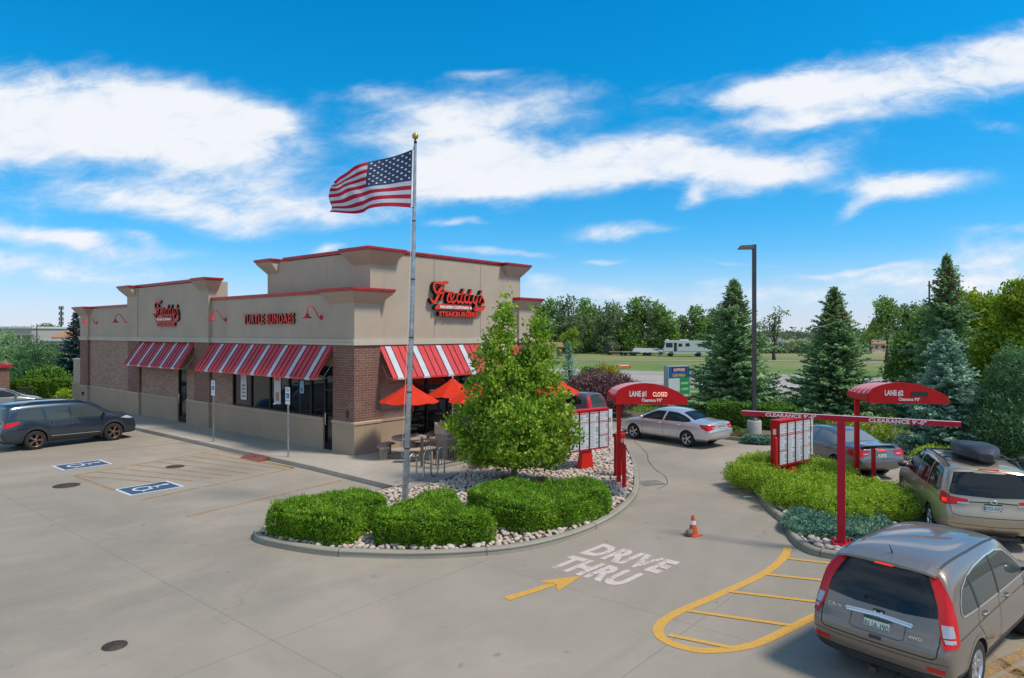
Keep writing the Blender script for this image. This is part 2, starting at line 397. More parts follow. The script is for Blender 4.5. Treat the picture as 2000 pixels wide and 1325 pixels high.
# lawn and planting between car park and road
sheet('lawn', [(-70, 30), (30, 10), (60, -30), (90, -30), (60, 32), at(1790, 765)[:2], at(1512, 766)[:2], at(1350, 757)[:2], at(1180, 745)[:2], (-10, 75), (-70, 75)], 0.0, M_lawn)
P = lambda *a: [at(u, v)[:2] for u, v in a]
edge_far = [(-75, 46.8), at(20, 783)[:2], at(60, 783)[:2], at(150, 781)[:2], (-20, 52), (-10, 50), (-2, 43.5), at(1080, 806)[:2], at(1180, 820)[:2], at(1300, 838)[:2], at(1380, 853)[:2], at(1455, 862)[:2], at(1512, 870)[:2], at(1600, 873)[:2], at(1700, 880)[:2], at(1790, 903)[:2], at(1860, 934)[:2], (14.6, 19.0), (16.5, 14), (20, 8), (26, -2), (30, -30)]
lot = edge_far + [(-75, -30)]
sheet('car_park', lot, 0.006, M_lot)
# planting bed behind the far kerb
bed = [at(1040, 800)[:2], at(1180, 819)[:2], at(1300, 837)[:2], at(1380, 852)[:2], at(1455, 861)[:2], at(1512, 869)[:2], at(1600, 872)[:2], at(1700, 879)[:2], at(1790, 902)[:2], at(1860, 933)[:2], (14.7, 19.0), (16.6, 14), (20.1, 8), (26.1, -2), (30, -10), (60, -10), (40, 24), (26, 34), (18.5, 35.5), (12, 36.5), (6.5, 40), (0, 46)]
sheet('planting_bed', bed, 0.05, M_mulch)
# road with pavement beyond the lawn
sheet('road', [at(1060, 719)[:2], at(1205, 723.5)[:2], at(1520, 731.5)[:2], at(1777, 739)[:2], (75, 52), (130, 18), (110, 2), (36, 30), at(1777, 800)[:2], at(1512, 774)[:2], at(1350, 758)[:2], at(1205, 745)[:2], (-8, 95), (-60, 130), (-60, 160), (-8, 105)], 0.008, M_road)
sheet('sidewalk', [at(1350, 764)[:2], at(1512, 777)[:2], at(1783, 801)[:2], (45, 20), (47, 16), at(1783, 809)[:2], at(1512, 782)[:2], at(1350, 767)[:2], at(1180, 753)[:2], at(1180, 751)[:2]], 0.014, M_kerb)
mb = MB()
for v0, v1 in ((735, 741), (748, 757)):          # faded lane lines and the centre median strip
    a, b = at(1100, v0-4), at(1900, v1+8); d = (b-a).normalized(); n = Vector((-d.y, d.x, 0))*.12
    mb.add([(p.x, p.y, .014) for p in (a-n, b-n, b+n, a+n)], [(0, 1, 2, 3)], M_white)
mb.build('lane_line', kind='structure')
sheet('dirt_track', [at(1050, 703)[:2], at(1600, 704)[:2], at(1900, 712)[:2], at(1900, 716)[:2], at(1600, 706.5)[:2], at(1050, 704.5)[:2]], 0.01, ground_mat('dirt', [(0.24, 0.20, .12), (.36, .30, .21)], .3, 3))
sheet('dry_field', [at(1690, 674)[:2], at(2100, 674)[:2], at(2100, 695)[:2], at(1700, 693)[:2]], 0.01, ground_mat('dry_grass', [(0.27, 0.21, .12), (.38, .29, .19)], .1, 3))
# --- kerbs as swept profiles
def kerb(name, pts, w=0.16, h=0.15, closed=False):
    n = len(pts); P = [Vector((p[0], p[1], 0)) for p in pts]; vs = []; prof = [(0, -.02), (0.015, h-.03), (.045, h), (w, h), (w, -.02)]
    for i in range(n):
        a = P[(i-1) % n] if closed or i > 0 else P[i]; b = P[(i+1) % n] if closed or i < n-1 else P[i]
        d = (b-a).normalized(); nn = Vector((-d.y, d.x, 0))       # kerb body lies to the left of the path
        for (o, z) in prof: vs.append(P[i]+nn*o+Vector((0, 0, z)))
    k = len(prof); fs = []
    for i in range(n if closed else n-1):
        j = (i+1) % n
        for q in range(k-1): fs.append((i*k+q, j*k+q, j*k+q+1, i*k+q+1))
    mb = MB(); mb.add(vs, fs, M_kerb); run = 1.2
    for i in range(1, n-1):                    # cast joints about every three metres
        run += (P[i]-P[i-1]).length
        if run > 3.0:
            run = 0; d = (P[i+1]-P[i-1]).normalized(); nn = Vector((-d.y, d.x, 0)); jv = []
            for sgn in (-.007, .007):
                for (o, z) in prof[:4]: jv.append(P[i]+d*sgn+nn*(o-(.004 if o < .05 else 0))+Vector((0, 0, z+.003)))
            mb.add(jv, [(q, q+1, 5+q, 4+q) for q in range(3)], mat('joint_dark', (.06, .055, .05), .9))
    return mb.build(name, kind='structure')
# island of the flagpole and tree (outer edge, anticlockwise)
isl1 = smooth_path([at(*p)[:2]+() if False else tuple(at(*p)[:2]) for p in [(785, 957), (740, 966), (640, 991), (560, 1015), (512, 1034), (494, 1049), (505, 1062), (560, 1075), (640, 1087), (720, 1091), (800, 1093), (900, 1090), (1000, 1081), (1080, 1065), (1150, 1042), (1203, 1014), (1238, 983), (1249, 955), (1246, 920), (1236, 890), (1216, 864), (1180, 848), (1130, 836)]], 4)
isl1_out = [tuple(p) for p in isl1]
kerb('kerb_flagpole_island', isl1_out)
isl2 = smooth_path([tuple(at(*p)[:2]) for p in [(1585, 893), (1530, 884), (1490, 888), (1464, 905), (1461, 932), (1475, 965), (1500, 1000), (1527, 1024), (1545, 1058), (1578, 1082), (1630, 1094), (1700, 1100), (1750, 1088), (1772, 1050), (1768, 1010), (1752, 984), (1732, 955), (1700, 925), (1650, 903), (1585, 893)]], 4)
isl2_out = [tuple(p) for p in isl2]
kerb('kerb_menu_island', isl2_out)
kerb('kerb_far_edge', list(reversed([tuple(p) for p in smooth_path([Vector(p) for p in edge_far[:-1]], 4)])), h=.15)
sheet('island_soil', isl1_out+[(-2.5, 34.0), (-2.5, 22), (-3.4, 19.8)], 0.10, M_mulch)
sheet('menu_island_soil', isl2_out, 0.10, M_mulch)
# --- walk and patio slab (0.15 m), local frame of the building
B0 = at(692, 890, .15); B0.z = 0
bl = lambda x, y, z=0.0: B0+D2*x+D1*y+Vector((0, 0, z))       # building coordinates -> world
patio = [bl(-2.12, 30)[:2], bl(-2.12, 7.1)[:2], bl(-2.12, -0.5)[:2], tuple(at(793, 955, .15)[:2]), tuple(at(836, 945, .15)[:2]), tuple(at(880, 932, .15)[:2]), tuple(at(902, 920, .15)[:2])]
f0 = at(855, 917, .15); off = (Vector(f0)-B0).dot(-D1)
patio += [bl(6-3.2, -off-.25)[:2], bl(11.5, -off-.25)[:2], bl(11.5, .5)[:2], bl(13, 30)[:2]]
mb = MB(); mb.prism([tuple(p) for p in patio], -.01, .15, M_walk); mb.build('sidewalk_patio', kind='structure')
mb = MB()                                            # kerb face of the walk is darker weathered strip, red ramp tiles
y0, y1 = 2.2, 3.5
mb.hexa([bl(-2.55, y0, .008), bl(-2.125, y0, .008), bl(-2.125, y1, .008), bl(-2.55, y1, .008)], [bl(-2.55, y0, .012), bl(-2.125, y0, .155), bl(-2.125, y1, .155), bl(-2.55, y1, .012)], mat('ramp_brick', (.20, .07, .055), .85, var=.3, vscale=8, bump=.5, bscale=40))
mb.build('ramp_tiles', kind='structure')
# ------------------------------------------------------------------ painted markings
def paint_mat(name, col, wear):
    m = bpy.data.materials.new(name); m.use_nodes = True; T = NT(m.node_tree); p = T.n['Principled BSDF']
    p.inputs['Roughness'].default_value = .7
    co = T.new('ShaderNodeTexCoord').outputs['Object']
    n = T.noise(co, 2.2, 6, .7, .3); f = T.noise(co, 18, 4, .7)
    T.put(p.inputs[0], T.mix(T.sstep(f, .35, .7), tuple(c*.82 for c in col), col))
    k = T.m('ADD', T.m('MULTIPLY', n, .6), T.m('MULTIPLY', f, .4))
    tr = T.new('ShaderNodeBsdfTransparent'); ms = T.new('ShaderNodeMixShader')
    T.put(ms.inputs[0], T.sstep(k, wear-.12, wear+.10)); T.l.new(tr.outputs[0], ms.inputs[1]); T.l.new(p.outputs[0], ms.inputs[2])
    T.l.new(ms.outputs[0], T.n['Material Output'].inputs[0]); return m
M_yel = paint_mat('yellow_paint', (0.66, 0.36, 0.06), .30)
M_yelw = paint_mat('worn_yellow_paint', (0.50, 0.29, 0.10), .515)
M_wpaint = paint_mat('white_road_paint', (0.66, 0.53, 0.48), .41)
M_wp2 = paint_mat('white_marking_paint', (0.66, 0.67, 0.68), .34)
M_blue = paint_mat('blue_paint', (0.04, 0.10, 0.18), .22)
ZP = .012
def ribbon(mb, pts, w, m, z=ZP):
    P = [Vector((p[0], p[1], 0)) for p in pts]; n = len(P); vs = []
    ws = w if isinstance(w, list) else [w]*n
    for i in range(n):
        d = (P[min(i+1, n-1)]-P[max(i-1, 0)]).normalized(); nn = Vector((-d.y, d.x, 0))*ws[i]/2
        vs += [P[i]+nn+Vector((0, 0, z)), P[i]-nn+Vector((0, 0, z))]
    mb.add(vs, [(2*i+1, 2*i+3, 2*i+2, 2*i) for i in range(n-1)], m)
mb = MB()
gore = smooth_path([tuple(at(*p)[:2]) for p in [(1538.7, 1070), (1529, 1092), (1490, 1122.5), (1418.7, 1156), (1340, 1190), (1310, 1205), (1289, 1222), (1287, 1240), (1306, 1256), (1340, 1267), (1381, 1272.5), (1437, 1268), (1486, 1255.6), (1550, 1225.6), (1600, 1201)]]+[tuple(at(1680, 1166)[:2]), tuple(at(1740, 1140)[:2])], 5)
ribbon(mb, gore, .165, M_yel)
for k, (a, b) in enumerate([((1537, 1092), (1640, 1104)), ((1490, 1122.5), (1616, 1136)), ((1419, 1156), (1604, 1178)), ((1340, 1194), (1546, 1223.5)), ((1306, 1242), (1425, 1266))]):
    ribbon(mb, [at(*a)[:2], at(*b)[:2]], .10, M_yel, ZP+.004)
mb.build('painted_gore', kind='structure')
mb = MB()                                  # arrow
t, q = at(989, 1171), at(1136, 1125.5); d = (q-t).normalized(); n = Vector((-d.y, d.x, 0)); L = (q-t).length
pt = lambda a, b: (t+d*a+n*b)+Vector((0, 0, ZP))
mb.add([pt(0, -.09), pt(L*.62, -.07), pt(L*.62, .07), pt(0, .09)], [(0, 1, 2, 3)], M_yel)
mb.add([pt(L*.52, -.30), pt(L, 0), pt(L*.52, .30), pt(L*.625, 0)], [(0, 1, 2, 3)], M_yel)
mb.build('painted_arrow', kind='structure')
mb = MB()                                  # DRIVE THRU
for txt, o, wid, hgt in (('DRIVE', at(1130, 1082), 1.86, .90), ('THRU', at(1064, 1107), 1.70, .90)):
    o.z = ZP
    vs, fs, ns = text_data(txt, 1.0, 0.0, .05, 0, 'LEFT', 1.10)
    x0 = min(v.x for v in vs); x1 = max(v.x for v in vs); y1 = max(v.y for v in vs); y0 = min(v.y for v in vs)
    bx = -D1+D2*-.02; up = D2+D1*-.05
    mb.add([o+bx*((v.x-x0)/(x1-x0)*wid)+up*((v.y-y0)/(y1-y0)*hgt) for v in vs], fs, M_wpaint)
mb.build('painted_lettering', kind='structure')
mb = MB()                                  # parking lines
for a, b in (((364, 1010), (668, 939)), ((277, 977), (575, 915)), ((140, 888), (420, 858)), ((145, 929.6), (224.5, 958.7)), ((145, 929.6), (455, 875))):
    ribbon(mb, [at(*a)[:2], at(*b)[:2]], .11, M_yelw)
A, Bq = at(145, 929.6), at(224.5, 958.7)
C1, C2 = at(455, 875), at(575, 915)
for k in range(9):                          # access aisle stripes
    f = k/9; a = A.lerp(C1, f); b = Bq.lerp(C2, min(1, f+.28))
    ribbon(mb, [a[:2], b[:2]], .10, M_yelw, ZP+.004)
for a, b in (((1880, 1335), (2030, 1262)), ((1935, 1345), (2080, 1275)), ((1900, 1262), (2010, 1330)), ((1985, 1238), (2080, 1300))):
    ribbon(mb, [at(*a)[:2], at(*b)[:2]], .20, M_yelw)
mb.build('parking_line', kind='structure')
def wheelchair(c):
    mb = MB(); M = frame(Vector((c.x, c.y, 0)), -D1, D2)
    def rect(x0, x1, y0, y1, z, m): mb.add([M @ Vector(p) for p in ((x0, y0, z), (x1, y0, z), (x1, y1, z), (x0, y1, z))], [(0, 1, 2, 3)], m)
    rect(-.61, .61, -.77, .77, ZP, M_wp2); rect(-.52, .52, -.68, .68, ZP+.004, M_blue)
    z = ZP+.008
    def st(pts, w):
        P = [(M @ Vector((x, y, 0)))[:2] for x, y in pts]; ribbon(mb, P, w, M_wp2, z)
    st([(-.02+.24*math.cos(t), -.16+.27*math.sin(t)) for t in [R(100+i*12) for i in range(21)]], .085)
    st([(-.10, .40), (-.06, .02), (.16, .0), (.26, -.30), (.36, -.28)], .095)
    st([(-.08, .20), (.14, .20)], .07)
    st([(-.10+.06*math.cos(t), .50+.06*math.sin(t)) for t in [R(i*40) for i in range(10)]], .09)
    return mb.build('painted_symbol', kind='structure')
wheelchair(at(292, 954)); wheelchair(at(161, 909))
# loop sealant crack beside the drive-thru lane
mb = MB(); ribbon(mb, smooth_path([tuple(at(*p)[:2]) for p in [(1238, 862), (1262, 884), (1266, 900), (1280, 918), (1298, 930), (1303, 946), (1284, 956)]], 5), .018, mat('tar', (.03, .028, .026), .7)); mb.build('loop_sealant', kind='structure')
# manhole lids
def lid(v, r, label, loc):
    t = thing('manhole_cover', label, 'manhole cover', loc, 0)
    mb = MB(); mb.lathe([(r, .0), (r, .012), (r*.9, .014), (r*.88, .008), (.001, .008)], M_iron, 28); mb.build('frame_ring', t)
    mb = MB(); mb.lathe([(r*.87, .008), (r*.86, .018), (.001, .018)], M_iron, 28)
    for k in range(6):
        a = k*math.pi/3; mb.box(.1*r, .75*r, -.02*r-.006, .02*r+.006, .018, .022, M_iron, Matrix.Rotation(a, 4, 'Z'))
    mb.build('lid', t); return t
G = 'manhole covers in the car park'
for r, lab, px in ((.17, 'small rusty brown manhole cover alone at the bottom left of the car park', (224, 1262)), (.36, 'wide grey manhole cover left of the nearer blue wheelchair marking', (130, 949)), (.30, 'manhole cover among the worn yellow aisle stripes', (342, 912))):
    o = lid(0, r, lab, at(*px, .007)); o['group'] = G
# storm grate
o = thing('storm_grate', 'rectangular storm drain grate with square holes beside the kerb', 'storm grate', at(1271, 943.5, .006), TH-.55)
mb = MB(); mb.box(-.36, .36, -.30, .30, 0, .008, M_black); mb.build('pit_shade', o)  # flat black slab stands in for the shade inside the drain
mb = MB()
for i in range(7): mb.box(-.36+i*.12-.015, -.36+i*.12+.015, -.30, .30, .008, .016, M_conc)
for j in range(6): mb.box(-.36, .36, -.30+j*.12-.015, -.30+j*.12+.015, .016, .021, M_conc)
mb.build('grate_bars', o)
# ------------------------------------------------------------------ restaurant
def brick_mat(name, c1, c2, mortar, bias=0.0):
    m = bpy.data.materials.new(name); m.use_nodes = True; T = NT(m.node_tree); p = T.n['Principled BSDF']
    p.inputs['Roughness'].default_value = .88
    sx = T.new('ShaderNodeSeparateXYZ'); T.l.new(T.new('ShaderNodeTexCoord').outputs['Object'], sx.inputs[0])
    cb = T.new('ShaderNodeCombineXYZ'); T.put(cb.inputs[0], T.m('ADD', sx.outputs[0], sx.outputs[1])); T.put(cb.inputs[1], sx.outputs[2])
    b = T.new('ShaderNodeTexBrick'); b.inputs['Scale'].default_value = 1.0; b.inputs['Mortar Size'].default_value = .008
    b.inputs['Brick Width'].default_value = .30; b.inputs['Row Height'].default_value = .092; b.inputs['Bias'].default_value = bias
    b.inputs['Color1'].default_value = (*c1, 1); b.inputs['Color2'].default_value = (*c2, 1); b.inputs['Mortar'].default_value = (*mortar, 1)
    T.l.new(cb.outputs[0], b.inputs['Vector'])
    n = T.noise(cb.outputs[0], 7, 4, .7); c = T.mix(T.m('MULTIPLY', T.sstep(n, .3, .7), .45), b.outputs[0], tuple((x+y)*.32 for x, y in zip(c1, c2)))
    n2 = T.noise(cb.outputs[0], .8, 3, .6); c = T.mix(T.m('MULTIPLY', T.sstep(n2, .4, .75), .22), c, mortar)
    T.put(p.inputs[0], c)
    bb = T.new('ShaderNodeBump'); bb.inputs['Strength'].default_value = .5; bb.inputs['Distance'].default_value = .01
    T.put(bb.inputs['Height'], T.m('SUBTRACT', 1.0, b.outputs['Fac'])); T.l.new(bb.outputs[0], p.inputs['Normal'])
    return m
M_brick = brick_mat('dark_red_brick', (0.235, 0.095, 0.065), (0.145, 0.065, 0.048), (0.34, 0.27, 0.215))
M_brickl = brick_mat('buff_brick', (0.41, 0.265, 0.185), (0.25, 0.145, 0.10), (0.36, 0.28, 0.215), .0)
def stucco(name, col):
    m = bpy.data.materials.new(name); m.use_nodes = True; T = NT(m.node_tree); p = T.n['Principled BSDF']; p.inputs['Roughness'].default_value = .92
    p.inputs['Specular IOR Level'].default_value = .2
    co = T.new('ShaderNodeTexCoord').outputs['Object']
    mp = T.new('ShaderNodeMapping'); mp.inputs['Scale'].default_value = (2.0, 2.0, .22); T.l.new(co, mp.inputs[0])
    streak = T.noise(mp.outputs[0], 1.6, 5, .65); big = T.noise(co, .5, 4, .6); fine = T.noise(co, 90, 3, .7)
    c = T.mix(T.sstep(big, .3, .7), tuple(x*.93 for x in col), tuple(min(1, x*1.05) for x in col))
    c = T.mix(T.m('MULTIPLY', T.sstep(streak, .52, .75), .30), c, tuple(x*.72 for x in col))
    T.put(p.inputs[0], c)
    b = T.new('ShaderNodeBump'); b.inputs['Strength'].default_value = .35; b.inputs['Distance'].default_value = .006
    T.put(b.inputs['Height'], fine); T.l.new(b.outputs[0], p.inputs['Normal']); return m
M_eifs = stucco('tan_stucco', (0.445, 0.372, 0.288))
M_band = stucco('cream_band', (0.53, 0.475, 0.385))
M_stone = stucco('base_stone', (0.385, 0.295, 0.21))
M_cap = stucco('base_cap', (0.43, 0.335, 0.24))
M_coping = mat('red_coping', (0.46, 0.035, 0.028), .35, .3, var=.15)
M_alu = mat('bronze_frame', (0.018, 0.016, 0.015), .4, .6)
def glass_mat(name, tint, rough=.03):
    m = bpy.data.materials.new(name); m.use_nodes = True; T = NT(m.node_tree); p = T.n['Principled BSDF']
    T.put(p.inputs[0], tint+(1,)); p.inputs['Roughness'].default_value = rough; p.inputs['Specular IOR Level'].default_value = .9; p.inputs['IOR'].default_value = 1.6
    tr = T.new('ShaderNodeBsdfTransparent'); tr.inputs[0].default_value = (.55, .60, .58, 1)
    ms = T.new('ShaderNodeMixShader'); ms.inputs[0].default_value = .62
    T.l.new(tr.outputs[0], ms.inputs[1]); T.l.new(p.outputs[0], ms.inputs[2]); T.l.new(ms.outputs[0], T.n['Material Output'].inputs[0]); return m
M_glass = glass_mat('shop_glass', (0.012, 0.016, 0.018))
M_in = mat('interior_wall', (0.16, 0.06, 0.04), .8, var=.3, vscale=1.2)
BZ = .15
bld = thing('restaurant_building', 'restaurant with tan stucco towers, red brick piers and red and white striped awnings', 'restaurant', (B0.x, B0.y, BZ), TH)
LA, LB = 28.1, 10.66        # lengths of the two facades
def wallA(mb, y0, y1, z0, z1, m, out=.12): mb.box(out, out+.30, y0, y1, z0, z1, m)
# --- core & floor & interior
mb = MB()
mb.box(.42, LB-.3, .42, LA-.3, 5.0, 5.2, M_conc)       # roof deck
mb.box(LB-.3, LB-.02, .3, LA-.3, 0, 5.2, M_brickl); mb.box(.3, LB-.02, LA-.3, LA-.02, 0, 5.95, M_eifs)
mb.build('roof_deck', bld)
mb = MB(); mb.box(.42, LB-.3, .42, LA-.3, 0, .02, mat('floor_tile', (.22, .18, .15), .4))
mb.box(4.6, 4.8, .42, 9.5, 0, 4.6, M_in); mb.box(.42, 4.6, 9.5, 9.7, 0, 4.6, M_in); mb.box(.42, LB-.3, .42, LA-.3, 3.6, 3.7, mat('ceiling_tile', (.45, .44, .42), .9))
mb.box(.42, LB-.3, 6, 6.2, 0, 4.6, M_in)
mb.build('interior', bld)
# --- brick walls
mb = MB()
for y0, y1 in ((1.32, 2.08),): pass
wallA(mb, 9.13, 11.07, 1.21, 4.02, M_brickl); wallA(mb, 12.6, 13.65, 1.21, 4.02, M_brickl); wallA(mb, 14.6, 19.07, 1.21, 4.02, M_brickl)
wallA(mb, 13.65, 14.6, 2.75, 4.02, M_brickl); wallA(mb, 20.6, 26.77, 1.21, 4.02, M_brickl); wallA(mb, 1.32, 9.13, 3.2, 4.02, M_brickl)
mb.box(1.2, 2.66, .12, .42, 1.21, 4.02, M_brickl); mb.box(8.2, 9.46, .12, .42, 1.21, 4.02, M_brickl); mb.box(2.66, 8.2, .12, .42, 3.25, 4.02, M_brickl)
mb.build('brick_wall', bld)
def pier(x0, x1, y0, y1):
    mb = MB(); mb.box(x0, x1, y0, y1, 1.21, 4.02, M_brick); mb.build('brick_pier', bld)
pier(0, 1.2, 0, 1.32)
for y0, y1 in ((11.07, 12.6), (19.07, 20.6), (26.77, LA)): pier(0, .30, y0, y1)
pier(9.46, LB, 0, .6)
# --- stone base with sloping cap
mb = MB()
def base(x0, x1, y0, y1, o=.03):
    mb.box(x0, x1, y0, y1, -.10, 1.10, M_stone)
    mb.hexa([(x0-o, y0-o, 1.10), (x1+o, y0-o, 1.10), (x1+o, y1+o, 1.10), (x0-o, y1+o, 1.10)], [(x0-o, y0-o, 1.17), (x1+o, y0-o, 1.17), (x1+o, y1+o, 1.17), (x0-o, y1+o, 1.17)], M_cap)
    mb.hexa([(x0-o, y0-o, 1.17), (x1+o, y0-o, 1.17), (x1+o, y1+o, 1.17), (x0-o, y1+o, 1.17)], [(x0+.005, y0+.005, 1.212), (x1-.005, y0+.005, 1.212), (x1-.005, y1-.005, 1.212), (x0+.005, y1-.005, 1.212)], M_cap)
base(-.03, 1.2, -.03, 1.32)
for y0, y1 in ((2.08, 11.10), (12.57, 13.65), (14.6, 19.10), (20.57, 26.80)):
    mb.box(.09, .42, y0, y1, -.10, 1.10, M_stone); mb.box(.06, .42, y0, y1, 1.10, 1.17, M_cap)
    mb.hexa([(.06, y0, 1.17), (.42, y0, 1.17), (.42, y1, 1.17), (.06, y1, 1.17)], [(.11, y0, 1.21), (.42, y0, 1.21), (.42, y1, 1.21), (.11, y1, 1.21)], M_cap)
for y0, y1 in ((11.07, 12.6), (19.07, 20.6), (26.77, LA)): base(-.03, .40, y0, y1)
mb.box(1.23, 2.66, .09, .42, -.1, 1.10, M_stone); mb.box(1.23, 2.66, .06, .42, 1.10, 1.20, M_cap)
mb.box(8.2, 9.43, .09, .42, -.1, 1.10, M_stone); mb.box(8.2, 9.43, .06, .42, 1.10, 1.20, M_cap)
base(9.46, LB+.03, -.03, .6)
mb.build('stone_base', bld)
# --- cream band all round
mb = MB()
def band(pts, dep=.10):
    pass
for (x0, x1, y0, y1) in ((-.06, 1.26, -.06, 1.38), (.05, .42, 1.38, 11.01), (-.06, .42, 11.01, 20.66), (.05, .42, 20.66, 26.71), (-.06, .42, 26.71, LA+.05), (1.26, 9.40, .05, .42), (9.40, LB+.06, -.06, .7)):
    mb.box(x0, x1, y0, y1, 4.02, 4.16, M_band); mb.box(x0-.03, x1+.0, y0-.0, y1, 4.16, 4.235, M_band)
mb.build('cream_band', bld)
# --- stucco upper walls
mb = MB()
PH = 6.0
mb.box(.12, .42, 1.3, 11.1, 4.235, PH, M_eifs); mb.box(.12, .42, 20.6, 26.8, 4.235, PH-.05, M_eifs)
mb.box(0, .42, 26.77, LA, 4.235, PH-.05, M_eifs)
mb.box(0, 1.2, 0, 1.32, 4.235, PH, M_eifs)                                     # corner pier
mb.box(9.46, LB, 0, .7, 4.235, PH, M_eifs)
mb.box(0, .42, 11.07, 20.6, 4.235, 6.92, M_eifs); mb.box(.42, .9, 11.07, 11.35, 5.2, 6.92, M_eifs); mb.box(.42, .9, 20.3, 20.6, 5.2, 6.92, M_eifs)   # sign tower
mb.box(-.04, 0, 11.07, 12.4, 4.235, 6.92, M_eifs); mb.box(-.04, 0, 19.2, 20.6, 4.235, 6.92, M_eifs)
mb.box(LB-.3, LB, .7, LA, 4.5, PH-.05, M_eifs)
mb.build('stucco_parapet', bld)
TW0, TW1, TD = .82, 9.68, 7.35
mb = MB()
mb.box(TW0, TW1, .12, .42, 4.235, 7.55, M_eifs); mb.box(TW0, TW0+.3, .42, TD, 4.235, 7.55, M_eifs)
mb.box(TW1-.3, TW1, .42, TD, 4.235, 7.55, M_eifs); mb.box(TW0+.3, TW1-.3, TD-.3, TD, 4.235, 7.55, M_eifs)
for x in (4.1, 6.9): mb.box(x-.012, x+.012, .112, .12, 4.3, 7.5, mat('control_joint', (.26, .23, .19), .9))
mb.build('stucco_tower', bld)
# --- flared cornices and red coping
mb = MB(); mc = MB()
def flare(x0, x1, y0, y1, zt, o, hgt, sides=(1, 1, 1, 1)):
    l, r, f, b = [o if s else 0 for s in sides]
    mb = MB()
    mb.hexa([(x0, y0, zt-hgt), (x1, y0, zt-hgt), (x1, y1, zt-hgt), (x0, y1, zt-hgt)], [(x0-l, y0-f, zt-.06), (x1+r, y0-f, zt-.06), (x1+r, y1+b, zt-.06), (x0-l, y1+b, zt-.06)], M_eifs)
    mb.box(x0-l, x1+r, y0-f, y1+b, zt-.06, zt, M_eifs); mb.build('cornice', bld)
    cop(x0-l, x1+r, y0-f, y1+b, zt)
def cop(x0, x1, y0, y1, z, o=.05, h=.13):
    mc.box(x0-o, x1+o, y0-o, y1+o, z, z+h*.45, M_coping); mc.box(x0-o-.025, x1+o+.025, y0-o-.025, y1+o+.025, z+h*.45, z+h, M_coping)
flare(-.003, 1.2, -.003, 1.32, PH, .34, .42)
flare(9.463, LB, -.003, .7, PH, .26, .42, (1, 1, 1, 0))
flare(-.003, .42, 26.773, LA, PH-.05, .30, .42, (1, 0, 1, 1))
flare(-.043, .42, 11.07, 12.0, 6.93, .34, .46, (1, 0, 1, 0)); flare(-.043, .42, 19.4, 20.6, 6.93, .34, .46, (1, 0, 0, 1))
flare(TW0, TW0+1.0, .117, 1.1, 7.56, .36, .50); flare(TW1-1.0, TW1, .117, 1.1, 7.56, .33, .48)
flare(TW0, TW0+1.0, TD-.9, TD, 7.56, .36, .50, (1, 0, 0, 1))
cop(.12, .42, 1.7, 11.0, PH); cop(.12, .42, 20.7, 26.4, PH-.05)
cop(-.003, .42, 12.02, 19.38, 6.95); cop(TW0+1.5, TW1-1.5, .12, .42, 7.58); cop(TW0, TW0+.3, 1.6, TD-1.4, 7.58)
cop(TW0+1.2, TW1, TD-.3, TD, 7.58); cop(TW1-.3, TW1, 1.3, TD-.4, 7.58); cop(LB-.3, LB, 1.0, LA, PH-.05)
mc.build('red_coping', bld)
# --- storefront glazing
def window(x, y, wd, z0, z1, axis, name='window'):
    """axis 'A' : in facade A (plane x=.22, along y) ; 'B' : facade B (plane y=.22, along x)"""
    fr = MB(); t = .055
    def bx(mb, a0, a1, zz0, zz1, d0, d1, m):
        if axis == 'A': mb.box(.16+d0, .16+d1, y+a0, y+a1, zz0, zz1, m)
        else: mb.box(x+a0, x+a1, .16+d0, .16+d1, zz0, zz1, m)
    bx(fr, 0, t, z0, z1, 0, .12, M_alu); bx(fr, wd-t, wd, z0, z1, 0, .12, M_alu)
    bx(fr, t, wd-t, z0, z0+t, 0, .12, M_alu); bx(fr, t, wd-t, z1-t, z1, 0, .12, M_alu)
    w = fr.build(name, bld)
    g = MB(); bx(g, t, wd-t, z0+t, z1-t, .05, .062, M_glass); g.build('pane', w)
    return w
ys = [2.08, 3.01, 4.59, 6.05, 7.59, 9.13]
for a, b in zip(ys[:-1], ys[1:]): window(0, a, b-a, 1.21, 3.2, 'A')
def door(axis, p, wd, h):
    d = window(p if axis == 'B' else 0, p if axis == 'A' else 0, wd, 0.0, h, axis, 'door')
    k = MB(); kp = MB(); tr = MB()
    if axis == 'A':
        kp.box(.155, .28, p+.055, p+wd-.055, .055, .28, M_alu); k.tube([(.12, p+wd-.16, .95), (.08, p+wd-.16, 1.0), (.08, p+wd-.16, 1.35), (.12, p+wd-.16, 1.4)], .015, M_chrome)
        if h > 2.9: tr.box(.155, .28, p+.055, p+wd-.055, 2.25, 2.32, M_alu)
    else:
        kp.box(p+.055, p+wd-.055, .155, .28, .055, .28, M_alu); k.tube([(p+.16, .12, .95), (p+.16, .08, 1.0), (p+.16, .08, 1.35), (p+.16, .12, 1.4)], .015, M_chrome)
    k.build('handle', d); kp.build('kick_plate', d)
    if tr.v: tr.build('transom_bar', d)
    return d
door('A', 1.32, .76, 3.2); door('A', 13.65, .95, 2.75)
xs = [2.66, 3.75, 4.95, 5.9, 7.05, 8.2]
for i, (a, b) in enumerate(zip(xs[:-1], xs[1:])):
    if i == 2: door('B', a, b-a, 2.3); window(a, 0, b-a, 2.3, 3.25, 'B')
    else: window(a, 0, b-a, 0.0, 2.3, 'B'); window(a, 0, b-a, 2.3, 3.25, 'B')
